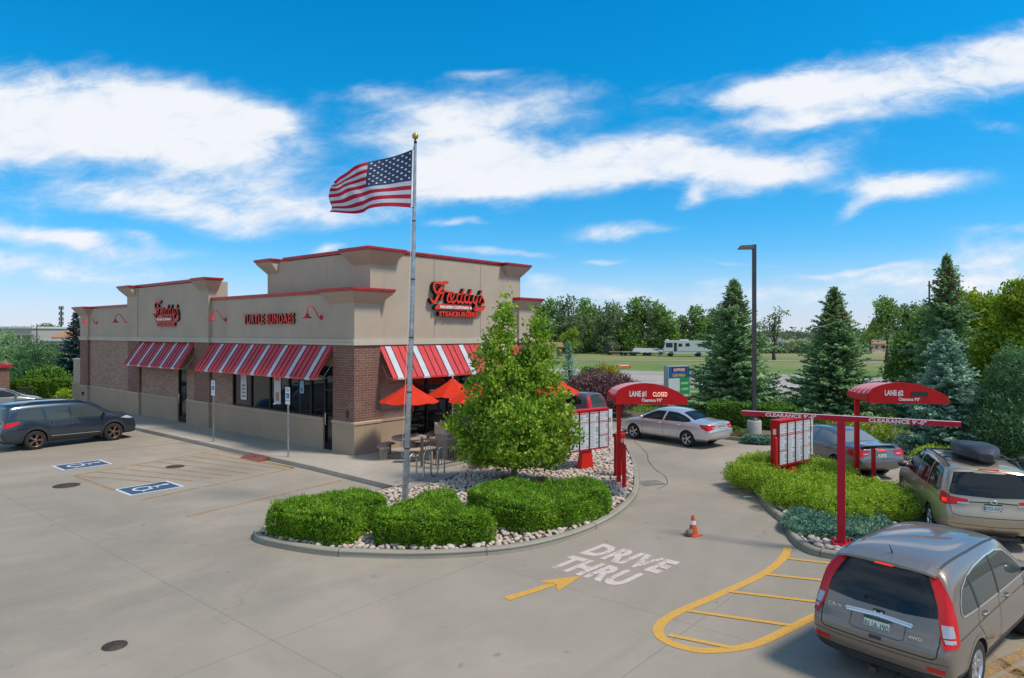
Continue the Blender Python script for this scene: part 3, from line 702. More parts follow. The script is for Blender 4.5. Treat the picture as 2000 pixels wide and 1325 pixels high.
# posters inside the glass
M_pap = mat('poster_paper', (.62, .62, .62), .5); M_pink = mat('poster_pink', (.6, .18, .20), .5); M_food = mat('poster_food', (.42, .26, .14), .5, var=.5, vscale=14)
for y0, kind in ((8.02, 0), (5.25, 1), (3.55, 2)):
    mb = MB(); s = .50 if kind < 2 else .28; z0, z1 = (1.50, 2.75) if kind < 2 else (2.05, 2.55)
    mb.box(.19, .20, y0, y0+s, z0, z1, M_pap if kind < 2 else mat('sign_sky_blue', (.25, .45, .6), .5))
    if kind == 0:
        mb.lathe([(.11, 0), (.13, 0)], M_pink, 14, frame((.187, y0+s/2, z1-.25), (0, -1, 0), (0, 0, 1)))
        for k in range(4): mb.box(.186, .19, y0+.1, y0+s-.1, 1.62+k*.16, 1.70+k*.16, mat('poster_ink', (.25, .2, .22), .6))
    elif kind == 1:
        mb.box(.186, .19, y0+.08, y0+s-.08, z1-.28, z1-.1, M_pink); mb.box(.186, .19, y0+.1, y0+s-.1, z0+.12, z0+.5, M_food)
    else: mb.box(.186, .19, y0+.08, y0+s-.08, z0+.06, z0+.22, mat('poster_blue', (.03, .1, .3), .5))
    mb.build('poster', bld)
mb = MB(); mb.box(-.05, -.0, .35, .47, 1.35, 1.60, M_steel); mb.build('wall_box', bld)
# --- awnings
def stripe_mat(name, col):
    m = mat(name, col, .38, .15, var=.08, vscale=3, spec=.5); return m
M_awr = stripe_mat('awning_red', (0.60, 0.055, 0.050)); M_aww = stripe_mat('awning_white', (0.55, 0.56, 0.575)); M_awd = mat('awning_seam', (.16, .01, .012), .5)
def awning(axis, a0, a1, first, zt=3.97, zb=2.79, out=.80):
    """first: position of the first white strip's centre"""
    def pt(a, o, z): return (.09-o, a, z) if axis == 'A' else (a, .09-o, z)
    mb = MB(); per = 1.33; wid = .33
    edges = sorted(set([a0, a1]+[e for k in range(-3, 14) for e in (first+k*per-.17, first+k*per+.17, first+k*per+.17+.33, first+k*per+.17+.66) if a0 < e < a1]))
    for e0, e1 in zip(edges[:-1], edges[1:]):
        c = (e0+e1)/2; ph = ((c-first)/per+.5) % 1.0
        m = M_aww if abs(ph-.5) < .12 else M_awr
        q = [pt(e0, 0, zt), pt(e1, 0, zt), pt(e1, out, zb), pt(e0, out, zb)]; q2 = [(p[0], p[1], p[2]-.03) for p in q]
        mb.hexa(q2, q, m)
        f = [pt(e0, out+.002, zb), pt(e1, out+.002, zb), pt(e1, out+.002, zb-.07), pt(e0, out+.002, zb-.07)]; g = [pt(e0, out-.02, zb-.07) if 0 else p for p in f]
        mb.add(f, [(0, 1, 2, 3)], m)
    for e in edges:                     # standing seams
        h = .022
        q = [pt(e-.009, 0, zt), pt(e+.009, 0, zt), pt(e+.009, out+.003, zb), pt(e-.009, out+.003, zb)]
        mb.hexa(q, [(p[0]-(h*.8 if axis == 'A' else 0), p[1]-(h*.8 if axis == 'B' else 0), p[2]+h) for p in q], M_awd if e not in (a0, a1) else M_awr)
    aw = mb.build('awning', bld)
    for a in (a0+.06, a1-.06, (a0+a1)/2):
        fr = MB(); fr.tube([pt(a, .0, zb), pt(a, out-.03, zb-.03)], .018, M_galv, 6); fr.tube([pt(a, .0, zb+.6), pt(a, out*.55, zb)], .014, M_galv, 6)
        fr.build('awning_bracket', aw)
    return aw
awning('A', 1.36, 11.0, 1.95); awning('A', 12.65, 19.2, 13.35); awning('B', 1.22, 9.44, 1.62)
# --- gooseneck lamps
def lamp(axis, a, z):
    def pt(o, s, zz): return (.12-o, a+s, z+zz) if axis == 'A' else (a+s, .12-o, z+zz)
    mb = MB(); m = M_red
    pth = smooth_path([pt(.02, -.0, -.02), pt(.12, .0, -.02), pt(.25, .0, .20), pt(.42, 0, .40), pt(.60, 0, .36), pt(.64, 0, .16)], 4)
    mb.tube(pth, .019, m, 8); mb.lathe([(.001, 0), (.09, 0), (.09, .03), (.001, .04)], m, 14, frame(pt(0, 0, -.02), (0, 1, 0) if axis == 'A' else (1, 0, 0), (0, 0, 1)) @ Matrix.Rotation(math.pi if axis == 'A' else 0, 4, 'Y'))
    l = mb.build('wall_lamp', bld)
    s = MB(); c = Vector(pt(.64, 0, 0))
    s.lathe([(.02, .15), (.045, .12), (.055, .05), (.10, .01), (.17, -.04), (.18, -.06), (.16, -.05), (.05, .02), (.001, .03)], m, 18, Matrix.Translation(c)); s.build('lamp_shade', l)
for y in (2.22, 9.73, 20.95, 25.6): lamp('A', y, 5.10)
# small service lean-to at the far end
mb = MB(); mb.box(.35, .9, LA, LA+2.6, -.1, 1.1, M_stone); mb.box(.3, .95, LA, LA+2.65, 1.1, 1.21, M_cap); mb.box(.4, .85, LA+.01, LA+2.5, 1.21, 2.7, M_eifs); mb.box(.36, .9, LA+.01, LA+2.55, 2.7, 2.78, M_band); mb.build('service_wall', bld)
mb = MB(); mb.box(-.16, -.03, 27.3, 27.5, .62, .78, M_steel); mb.tube([(-.1, 27.4, .7), (-.22, 27.4, .62)], .05, M_galv); mb.build('hose_bib', bld)
# --- wall signs (each a thing of its own)
M_sred = mat('sign_red', (0.74, 0.045, 0.022), .45, spec=.3); M_sside = mat('sign_return_black', (0.006, 0.005, 0.005), .7); M_swh = mat('sign_white_letters', (.8, .75, .72), .5)
def script_sign(name, label, M, wid, dp=.075):
    """brush script word over a ribbon; local unit: width 1.0 -> scaled"""
    s = wid
    t = thing(name, label, 'sign', M.translation, 0); t['group'] = 'red lettering signs on the stucco walls'
    M = Matrix.Translation(-Vector(M.translation)) @ M @ Matrix.Scale(s, 4)
    def S(px, py): return ((px-950)/1560*1.34, (690-py)/1560)      # traced on a 1988 x 1325 pixel enlargement, 1 unit = 1560 px
    z0 = .0
    mb = MB(); k = 1/1560
    def st(pts, w): stroke(mb, smooth_path([S(*p) for p in pts], 5), w*k if not isinstance(w, list) else sum([[a*k]*5 for a in w[:-1]], [])+[w[-1]*k], M, M_sred, dp, M_sside)
    st([(385, 560), (320, 500), (292, 400), (330, 310), (440, 300), (560, 305), (680, 262)], [60, 62, 58, 62, 76, 72, 12])   # F crown
    st([(520, 400), (440, 500), (400, 640), (340, 760), (270, 790), (215, 700)], [84, 92, 84, 70, 60, 40])   # F stem
    st([(330, 565), (440, 575), (560, 520)], [34, 46, 34])
    st([(580, 480), (520, 620), (480, 740)], [40, 46, 42]); st([(580, 500), (700, 530), (650, 660), (660, 760), (720, 770)], [44, 60, 50, 54, 40])  # r
    st([(720, 770), (800, 650), (830, 540), (770, 530), (735, 650), (780, 775), (860, 740), (900, 680)], [34, 40, 44, 44, 52, 54, 40, 34])  # e
    for dx_ in (0, 215):
        st([(1010+dx_, 560), (940+dx_, 560), (905+dx_, 680), (950+dx_, 775), (1020+dx_, 700), (1050+dx_, 560), (1110+dx_, 415)], [44, 46, 54, 54, 46, 60, 64])
        st([(1050+dx_, 560), (1020+dx_, 700), (1050+dx_, 785), (1120+dx_, 730)], [50, 52, 52, 34])
    st([(1400, 560), (1360, 700), (1400, 770), (1460, 690), (1500, 570)], [56, 50, 50, 40, 44]); st([(1500, 570), (1460, 740), (1420, 900), (1380, 960)], [52, 52, 70, 44])  # y
    st([(1620, 580), (1540, 760)], [40, 34]); st([(1620, 560), (1680, 680), (1680, 770), (1600, 790)], [30, 46, 46, 36])  # s
    st([(1600, 420), (1610, 470), (1570, 520)], [54, 54, 14])
    mb.build('script_letters', t)
    mb = MB()
    stroke(mb, [S(330, 950), S(400, 900), S(900, 905), S(1300, 915)], [60*k, 130*k, 130*k, 120*k], M, M_sred, dp, M_sside)
    stroke(mb, smooth_path([S(1400, 930), S(1550, 930), S(1650, 900), S(1720, 835)], 4), [110*k]*9+[80*k, 60*k, 40*k, 14*k], M, M_sred, dp, M_sside)
    rb = mb.build('ribbon', t)
    mb = MB(); x, y = S(880, 937); add_text(mb, 'FROZEN CUSTARD &', M @ Matrix.Translation((x, y, dp+.004)), 90*k, M_swh, space=1.06, bold=.0030, extrude=.003, xs=1.30); mb.build('small_letters', t)
    mb = MB(); x, y = S(960, 1130); add_text(mb, 'STEAKBURGERS', M @ Matrix.Translation((x, y, dp/2)), 150*k, M_sred, M_sside, space=1.06, bold=.0048, extrude=dp/2, xs=1.28); mb.build('block_letters', t)
    return t
toW = lambda x, y, z: bl(x, y, z+BZ)
script_sign('wall_sign', 'large red script and block letter sign on the tall front tower facing the patio', frame(toW(5.32, .10, 5.90), D2, (0, 0, 1)), 2.54)
script_sign('wall_sign', 'red script and block letter sign on the left stucco tower above the smaller striped awning', frame(toW(-.02, 15.55, 5.48), -D1, (0, 0, 1)), 2.3, .038)
t = thing('wall_sign', 'row of red slab capitals on black backing above the long striped awning', 'sign', toW(.1, 6.0, 5.0), 0); t['group'] = 'red lettering signs on the stucco walls'
mb = MB(); M = frame(toW(.10, 6.0, 4.87), -D1, (0, 0, 1)); M = Matrix.Translation(-t.location) @ M
add_text(mb, 'TURTLE SUNDAES', M @ Matrix.Translation((0, 0, .035)), .58, M_sred, M_sside, bold=.017, extrude=.030, space=1.16, xs=.755)
vs, fs, ns = text_data('TURTLE SUNDAES', .62, 0, .0)
mb.build('slab_letters', t)
# ------------------------------------------------------------------ flagpole and flag
FB = at(790, 985, .12); FT = Vector((-189/FPX*17.9, 17.9, H+374/FPX*17.9))
t = thing('flagpole', 'tall galvanised flagpole with a gold ball on top, rising from the clipped junipers', 'flagpole', FB)
mb = MB(); lean = FT-FB; n = 14
mb.tube([lean*(i/n)+Vector((.05*math.sin(i/n*3.14), 0, 0)) for i in range(n+1)], [.085-.047*(i/n) for i in range(n+1)], M_galv, 16)
for f in (.155, .31, .46, .62, .78): mb.tube([lean*f+Vector((.05*math.sin(f*3.14), 0, -.02)), lean*f+Vector((.05*math.sin(f*3.14), 0, .02))], .089-.047*f, M_steel, 16)
mb.build('pole', t)
mb = MB(); mb.lathe([(.16, 0), (.16, .03), (.10, .08), (.085, .10)], M_galv, 20); mb.build('base_collar', t)
mb = MB(); mb.sphere(lean+Vector((0, 0, .12)), .085, mat('gold_leaf', (.62, .36, .05), .28, .8)); mb.build('ball', t)
mb = MB(); mb.tube([lean+Vector((0, 0, -.02)), lean+Vector((0, 0, .06))], .022, M_black); mb.tube([lean+Vector((-.02, -.03, -.04)), lean+Vector((.045, -.03, -.04))], .035, M_black); mb.build('truck', t)
mb = MB(); mb.tube([lean*.13+Vector((-.10, -.03, 0)), lean*.5+Vector((-.03, -.05, 0)), lean*.985+Vector((-.045, -.03, 0))], .006, M_white, 5); mb.build('halyard', t)
# flag : surface lofted between measured top and bottom edges, with folds
FY = 17.86
def fp(u, v, dy=0.0): return Vector(((u-CX)/FPX*FY, FY+dy, H-(v-HZ)/FPX*FY))
topE = smooth_path([fp(806, 292), fp(765, 304, .10), fp(727, 315, .02), fp(690, 330, -.16), fp(662, 344, -.05), fp(646, 353, .12)], 8)
botE = smooth_path([fp(803, 406), fp(765, 405, -.08), fp(724, 408, -.14), fp(705, 414, .10), fp(672, 416, .20), fp(640, 413, .02)], 8)
ns, nt = 40, 13*4
V = []
for i in range(ns+1):
    s = i/ns; q = s*(len(topE)-1); j = min(int(q), len(topE)-2); f = q-j
    a = topE[j].lerp(topE[j+1], f); b = botE[j].lerp(botE[j+1], f)
    for k in range(nt+1):
        w = k/nt; p = a.lerp(b, w)
        amp = s*(1-.3*s)
        p.y += .17*amp*math.sin(9.5*s-3.4*w+.5)+.07*amp*math.sin(21*s+6*w)
        p.z += .045*amp*math.sin(6*s+7*w)*math.sin(math.pi*w)+.10*max(0, s-.35)*math.sin(math.pi*w)*math.sin(3.1*w+1.2)
        p.x += .06*s*math.sin(8*w+1)*(1-w*.2)-(.035 if .40 < w < .62 and s > .8 else 0)*0
        # fold: stripes gather towards the upper left
        if s > .55 and w < .45: p.y += .10*(s-.55)*math.sin(w*20)
        V.append(p)
M_fr = mat('flag_red', (.50, .012, .035), .75, trans=.35); M_fw = mat('flag_white', (.62, .64, .72), .75, trans=.35); M_fb = mat('flag_blue', (.028, .055, .125), .75, trans=.2)
mb = MB(); mb.v = [tuple(v) for v in V]
for m in (M_fr, M_fw, M_fb): mb.mat(m)
cs = int(ns*.46)
for i in range(ns):
    for k in range(nt):
        st_ = k//4; m = 0 if st_ % 2 == 0 else 1
        if i < cs and st_ < 7: m = 2
        a = i*(nt+1)+k; mb.f.append((a, a+nt+1, a+nt+2, a+1)); mb.mi.append(m); mb.sm.append(True)
def fpos(s, w):
    x = s*ns; y = w*nt; i = min(int(x), ns-1); k = min(int(y), nt-1); fx = x-i; fy = y-k
    g = lambda i, k: V[i*(nt+1)+k]
    return g(i, k).lerp(g(i+1, k), fx).lerp(g(i, k+1).lerp(g(i+1, k+1), fx), fy)
M_star = mat('flag_star', (.75, .77, .82), .7)
for r in range(9):
    for c in range(6 if r % 2 == 0 else 5):
        s0 = (.45)*((2*c+1+(r % 2))/12); w0 = (7/13)*((r+1)/10)
        for sgn in (-1, 1):
            vs = []
            for q in range(10):
                a = math.pi/2+q*math.pi/5; rr = (.034 if q % 2 == 0 else .014)
                p = fpos(min(.45, max(.002, s0-rr*math.cos(a)/2.2)), max(.001, w0-rr*math.sin(a)/1.5)); vs.append(p+Vector((0, sgn*.012, 0)))
            mb.add(vs, [tuple(range(10))], M_star)
o = thing('flag', 'stars and stripes flag flying to the left from the top of the flagpole', 'flag', fp(806, 292))
c = mb.build('cloth', o); c.location = -o.location
mb = MB(); a, b = fp(806, 292)-o.location, fp(803, 406)-o.location; mb.tube([a, b], .012, M_white, 6); mb.tube([a, a+Vector((.05, 0, .03))], .008, M_black, 5); mb.tube([b, b+Vector((.08, 0, .0))], .008, M_black, 5); mb.build('hoist_rope', o)
# ------------------------------------------------------------------ patio
M_umb = mat('umbrella_fabric', (.86, .048, .010), .8, trans=.40, var=.06); M_tab = mat('table_concrete', (.36, .29, .225), .9, var=.18, vscale=9, bump=.5, bscale=70)
M_tabr = mat('table_aggregate', (.30, .25, .22), .9, island=0, var=.35, vscale=30, bump=.6, bscale=90)
def umbrella():
    t = thing('patio_umbrella', '', 'umbrella'); n = 8; r = 1.08
    mb = MB(); zs = 2.02; za = 2.62; ring = [(.0, za), (.22, za-.10), (.6, za-.33), (r, zs)]
    V, F = [], []
    for (rr, z) in ring:
        for k in range(n*4):
            a = 2*math.pi*k/(n*4); w = abs(math.sin(a*n/2)); q = rr*(1-.045*w*(rr/r)); V.append((q*math.cos(a), q*math.sin(a), z-.045*w*(rr/r)))
    m_ = n*4
    for i in range(len(ring)-1):
        for k in range(m_): F.append((i*m_+k, i*m_+(k+1) % m_, (i+1)*m_+(k+1) % m_, (i+1)*m_+k))
    mb.add(V, F, M_umb, False)
    mb.add([(v[0]*.992, v[1]*.992, v[2]-.012) for v in V], [tuple(reversed(f)) for f in F], M_umb)
    mb.lathe([(.27, za-.15), (.12, za+.0), (.02, za+.045)], M_umb, 8, smooth=False)
    mb.build('canopy', t)
    mb = MB(); mb.tube([(0, 0, .1), (0, 0, za+.03)], .022, M_white, 10); mb.sphere((0, 0, za+.09), .035, M_white, 8); mb.build('pole', t)
    for k in range(n):
        a = 2*math.pi*k/n; mb = MB(); mb.tube([(0.03*math.cos(a), .03*math.sin(a), za-.05), ((r-.02)*math.cos(a), (r-.02)*math.sin(a), zs-.02)], .008, M_white, 5); mb.build('rib', t)
    mb = MB()
    for a, b in ((.3, .5), (.62, .4)): mb.tube([(r*math.cos(-a-1), r*math.sin(-a-1), zs-.02), (r*math.cos(-a-1), r*math.sin(-a-1), zs-.27)], .010, M_umb, 4)
    mb.build('tie_cord', t); return t
def table():
    t = thing('picnic_table', '', 'table')
    mb = MB(); mb.lathe([(.001, .66), (.60, .66), (.63, .69), (.63, .73), (.61, .75), (.001, .75)], M_tabr, 36); mb.build('table_top', t)
    mb = MB(); mb.lathe([(.34, .0), (.34, .08), (.20, .12), (.20, .60), (.30, .66)], M_tab, 24); mb.build('pedestal', t)
    for k in range(3):
        a0 = R(20+120*k); a1 = a0+R(80); s = MB(); seg = 12; vs = []
        for i in range(seg+1):
            a = a0+(a1-a0)*i/seg
            for (r_, z) in ((.80, .38), (1.12, .38), (1.15, .42), (1.12, .46), (.80, .46), (.77, .42)): vs.append((r_*math.cos(a), r_*math.sin(a), z))
        fs = [(i*6+j, (i+1)*6+j, (i+1)*6+(j+1) % 6, i*6+(j+1) % 6) for i in range(seg) for j in range(6)]+[tuple(range(6)), tuple(seg*6+5-j for j in range(6))]
        s.add(vs, fs, M_tab)
        am = (a0+a1)/2
        for aa in (a0+.25, a1-.25):
            s.box(.84, 1.08, -.07, .07, 0, .38, M_tab, Matrix.Rotation(aa, 4, 'Z'))
        s.box(.2, .9, -.08, .08, .0, .12, M_tab, Matrix.Rotation(am, 4, 'Z'))
        s.build('bench', t)
    return t
U0 = umbrella(); T0 = table()
GU = 'red umbrellas over the patio tables'; GT = 'round concrete picnic tables on the patio'
spots = [(-3.70, 24.6, 'red patio umbrella nearest the brick corner pier, crossed by the flagpole', 'round concrete table beside the brick corner pier, behind the flagpole', 0, 0),
         (-2.36, 27.1, 'red patio umbrella with its whole tip showing, second from the brick corner pier', 'round concrete table behind the waste bin', 1.4, .5),
         (-1.25, 24.75, 'red patio umbrella close to the railing, its right half hidden by the leafy tree', 'round concrete table at the railing, hidden in the leafy tree shade', .6, 1),
         (1.75, 28.3, 'red patio umbrella whose edge pokes out to the right of the leafy tree', 'round concrete table farthest from the car park behind the tree', 2.1, .7)]
for i, (x, y, lu, lt, rz, ru) in enumerate(spots):
    u = U0 if i == 0 else dup(U0, (0, 0, 0), 0); u.location = (x, y, .15); u.rotation_euler = (0, 0, ru); u['label'] = lu; u['group'] = GU
    t = T0 if i == 0 else dup(T0, (0, 0, 0), 0); t.location = (x, y, .15); t.rotation_euler = (0, 0, rz); t['label'] = lt; t['group'] = GT
# railing: real-size panels along the patio edge
M_rail = mat('railing_steel', (.16, .145, .115), .5, .4)
F0 = Vector((f0.x, f0.y, .15))
t = thing('patio_railing', 'low bronze picket railing along the rock bed side of the patio', 'railing', F0, TH)
mb = MB(); L = 8.4
for z in (.14, .93): mb.box(0, L, -.02, .02, z-.018, z+.018, M_rail)
mb.build('rail', t)
mb = MB()
for k in range(int(L/.12)):
    x = .06+k*.12; mb.box(x-.009, x+.009, -.009, .009, .158, .912, M_rail)
mb.build('pickets', t)
for x in (0, 1.68, 3.36, 5.04, 6.72, 8.4):
    mb = MB(); mb.box(x-.028, x+.028, -.028, .028, 0, .99, M_rail); mb.build('post', t)
mb = MB()
for z in (.14, .93): mb.box(-.02, .02, .03, .75, z-.018, z+.018, M_rail)
for k in range(6): mb.box(-.009, .009, .10+k*.12-.009, .10+k*.12+.009, .158, .912, M_rail)
mb.box(-.028, .028, .75, .806, 0, .99, M_rail); mb.build('return_panel', t)
# waste bin
wb = at(872, 893, .15)
t = thing('waste_bin', 'square tan concrete waste bin with a sloping hooded top behind the railing', 'waste bin', (wb.x, wb.y, .15), TH+.1)
mb = MB(); mb.hexa([(-.27, -.27, 0), (.27, -.27, 0), (.27, .27, 0), (-.27, .27, 0)], [(-.29, -.29, .85), (.29, -.29, .85), (.29, .29, .85), (-.29, .29, .85)], M_tabr); mb.build('bin_body', t)
mb = MB(); mb.hexa([(-.31, -.31, .85), (.31, -.31, .85), (.31, .31, .85), (-.31, .31, .85)], [(-.31, -.18, 1.0), (.31, -.18, 1.0), (.31, .31, 1.26), (-.31, .31, 1.26)], mat('bin_lid', (.47, .36, .27), .6)); mb.build('hood', t, bevel=.015)
mb = MB(); mb.hexa([(-.20, -.262, .95), (.20, -.262, .95), (.20, -.235, .99), (-.20, -.235, .99)], [(-.20, -.10, 1.045), (.20, -.10, 1.045), (.20, -.10, 1.05), (-.20, -.10, 1.05)], M_tabr); mb.build('flap', t)
# bike rack
br = at(799, 945, .15); be = at(868, 925, .15); d = (be-br); Lr = d.length; d.normalize()
t = thing('bike_rack', 'wavy galvanised tube bike rack beside the flagpole', 'bike rack', br, math.atan2(d.y, d.x))
mb = MB(); pts = [(0, 0, 0)]; nL = 5; w = Lr/nL; r = w/2
zt, zb = .68, .19
for i in range(nL):
    x0 = i*w
    if i % 2 == 0: arc = [(x0+r-r*math.cos(a), 0, zt+r*math.sin(a)) for a in [k*math.pi/8 for k in range(9)]]
    else: arc = [(x0+r-r*math.cos(a), 0, zb-r*math.sin(a)) for a in [k*math.pi/8 for k in range(9)]]
    pts += arc
pts.append((Lr, 0, 0)); mb.tube(pts, .027, M_galv, 10); mb.build('wave_tube', t)
mb = MB()
for x in (0, Lr): mb.lathe([(.07, 0), (.07, .012), (.03, .014)], M_galv, 14, Matrix.Translation((x, 0, 0)))
mb.build('floor_flange', t)
# accessible parking signs
M_sw = mat('sign_white_sheet', (.74, .77, .80), .45); M_sb = mat('sign_blue_sheet', (.02, .12, .32), .45)
def ap_sign(px, label, cp):
    b = at(*px, .15); t = thing('parking_sign', label, 'sign', b, TH, 'accessible parking signs on the walk')
    mb = MB(); mb.box(-.022, .022, -.022, .022, 0, 2.50, M_galv); mb.build('post', t)
    mb = MB(); mb.box(-.026, -.023, -.15, .15, 2.05, 2.52, M_sw)
    mb.box(-.029, -.027, -.10, .10, 2.12, 2.30, M_sb)
    mb.box(-.029, -.027, -.11, .11, 2.44, 2.47, mat('sign_green', (.02, .2, .10), .5)); mb.box(-.029, -.027, -.09, .09, 2.37, 2.40, mat('sign_green', (.02, .2, .10), .5))
    mb.box(-.026, -.023, -.15, .15, 1.90, 2.03, M_sw)
    M = frame((-.0305, 0, 2.21), (0, -1, 0), (0, 0, 1))
    stroke(mb, [(-.02, .06), (-.015, 0), (.03, 0), (.05, -.05)], .014, M, M_sw, .001)
    stroke(mb, [(-.01+.035*math.cos(R(100+a)), -.02+.035*math.sin(R(100+a))) for a in range(0, 250, 25)], .012, M, M_sw, .001)
    mb.build('sign_plate', t)
    mb = MB(); mb.box(-.04, .04, -.04, .04, 0, .03, M_galv); mb.build('base_sleeve', t)
ap_sign((563, 893), 'wheelchair parking sign on a steel post in front of the storefront windows', None)
ap_sign((417, 863), 'wheelchair parking sign on a steel post in front of the brick pier between the awnings', None)
# ------------------------------------------------------------------ drive-thru canopies
LED = mat('led_letters', (.9, .75, .6), .5, emit=((.9, .45, .30), .75))
def canopy(name_lbl, C, width, depth, ang, zb, lane, closed, post_off):
    """C = front-left corner of the fascia (world), x to the right, y away"""
    t = thing('lane_canopy', name_lbl, 'canopy', (C.x, C.y, 0.0), ang, 'red order point canopies')
    N = 20; hk = .16; pk = .57
    def arch(f):      # height of the fascia edge at fraction f
        return hk+(pk-hk)*(math.sin(math.pi*(f*.93+.07)**.86))**.72 if f < 1 else hk*.9
    prof = [(width*i/N, zb+max(hk*.8, arch(i/N))) for i in range(N+1)]
    prof[0] = (0, zb+.28)
    mb = MB(); vs = [(0, -.0, zb), (width, 0, zb)]+[(x, 0, z) for x, z in reversed(prof)]
    k = len(vs); v2 = [(x, .05, z) for x, y, z in vs]
    mb.add(vs, [tuple(range(k))], M_red); mb.add(v2, [tuple(range(k-1, -1, -1))], M_red)
    mb.add(vs+v2, [(i, k+i, k+(i+1) % k, (i+1) % k) for i in range(k)], M_red); mb.build('fascia', t)
    mb = MB(); n = len(prof)
    top = [(x, y, z-.045-(.12 if y > 1 else 0)) for y in (.05, depth) for x, z in prof]; bot = [(x, y, z-.075) for x, y, z in top]
    mb.add(top, [(i, i+1, n+i+1, n+i) for i in range(n-1)], M_red, True); mb.add(bot, [(i+1, i, n+i, n+i+1) for i in range(n-1)], M_red)
    mb.add(top[n:]+bot[n:], [(i, i+1, n+i+1, n+i) for i in range(n-1)], M_red)
    for side in (0, n-1): mb.add([top[side], top[n+side], bot[n+side], bot[side]], [(0, 1, 2, 3)], M_red)
    mb.box(-.02, .03, .05, depth, zb+.02, zb+.20, M_red); mb.box(width-.03, width+.02, .05, depth, zb+.0, zb+.13, M_red)
    nr = 4
    for r in range(nr+1):          # seams following the curve
        y = .12+(depth-.2)*r/nr
        vs = []; 
        for x, z in prof: z -= .12*(y-.05)/(depth-.05); vs += [(x, y-.070, z-.045), (x, y-.055, z-.012), (x, y+.055, z-.012), (x, y+.070, z-.045)]
        mb.add(vs, [(i*4+a, i*4+a+1, (i+1)*4+a+1, (i+1)*4+a) for i in range(n-1) for a in range(3)], mat('red_seam', (.72, .30, .31), .4))
    mb.build('roof_sheet', t)
    px, py = post_off
    mb = MB(); mb.box(px-.06, px+.06, py-.06, py+.06, .03, zb+.08, M_red); mb.box(px-.06, width*.8, py-.05, py+.05, zb+.03, zb+.13, M_red); mb.build('post', t)
    mb = MB(); mb.box(px-.16, px+.16, py-.16, py+.16, 0, .03, M_red)
    for a in (-.12, .12):
        for b in (-.12, .12): mb.lathe([(.02, .03), (.02, .06), (.001, .06)], M_galv, 8, Matrix.Translation((px+a, py+b, 0)))
    mb.build('base_plate', t)
    M = frame((0, -.003, zb), (1, 0, 0), (0, 0, 1)); mb = MB()
    add_text(mb, 'LANE #%d' % lane, M @ Matrix.Translation((width*.315, .215, 0)), .20, M_swh, bold=.007, extrude=.002, xs=.62)
    add_text(mb, "Clearance 9'0\"", M @ Matrix.Translation((width*.505, .075, 0)), .115, M_swh, bold=.0035, extrude=.002, xs=.80)
    mb.build('lettering', t)
    mb = MB()
    if closed: add_text(mb, 'CLOSED', M @ Matrix.Translation((width*.62, .215, 0)), .17, LED, extrude=.002, space=1.08, xs=.58)
    else: mb.box(width*.53, width*.74, -.008, -.001, zb+.20, zb+.33, mat('display_off', (.03, .028, .028), .3))
    mb.build('display', t)
    for p_ in (t,):
        p_.location.z = .12
    return t
canopy('red arched canopy reading LANE #1 CLOSED', Vector((2.78, 18.3, 0)), 1.90, 2.05, R(-2.5), 2.60, 1, True, (.31, 2.04))
canopy('red arched canopy reading LANE #2 with a dark display', Vector((9.75, 18.65, 0)), 2.02, 1.75, R(-9), 2.60, 2, False, (.14, 1.40))
def bollard(p, label, h=1.29, r=.06):
    t = thing('bollard', label, 'bollard', p, 0, 'red steel bollards of the order lanes'); mb = MB()
    mb.lathe([(r, 0), (r, h-.03), (r*.9, h-.01), (r*.5, h+.01), (.001, h+.015)], M_red, 16); mb.build('bollard_tube', t)
    mb = MB(); mb.lathe([(r*1.5, 0), (r*1.45, .015), (r*1.02, .02)], M_conc, 16); mb.build('footing', t)
bollard(at(1219, 956, .12), 'red bollard in the rocks beside the LANE #1 canopy post')
bollard(Vector((10.22, 19.3, .12)), 'red bollard beside the LANE #2 canopy post', 1.25)
bollard(Vector((7.72, 20.0, .12)), 'red bollard at the left end of the right menu board', 1.45)
# order speaker behind the lane 1 post
def speaker(p, rz, label):
    t = thing('order_speaker', label, 'speaker post', p, rz, 'order speaker posts')
    mb = MB(); mb.box(-.14, .14, -.09, .09, 0, 1.30, M_red); mb.box(-.17, .17, -.11, .11, 1.24, 1.36, M_red); mb.build('housing', t, bevel=.01)
    mb = MB(); mb.box(-.11, .11, -.105, -.09, .55, 1.05, M_black); mb.build('speaker_grille', t)
    mb = MB(); mb.box(-.09, .09, -.10, -.09, 1.08, 1.20, M_chrome); mb.build('screen', t)
speaker(at(1209, 931, .12), R(35), 'red order speaker standing just behind the LANE #1 canopy post')
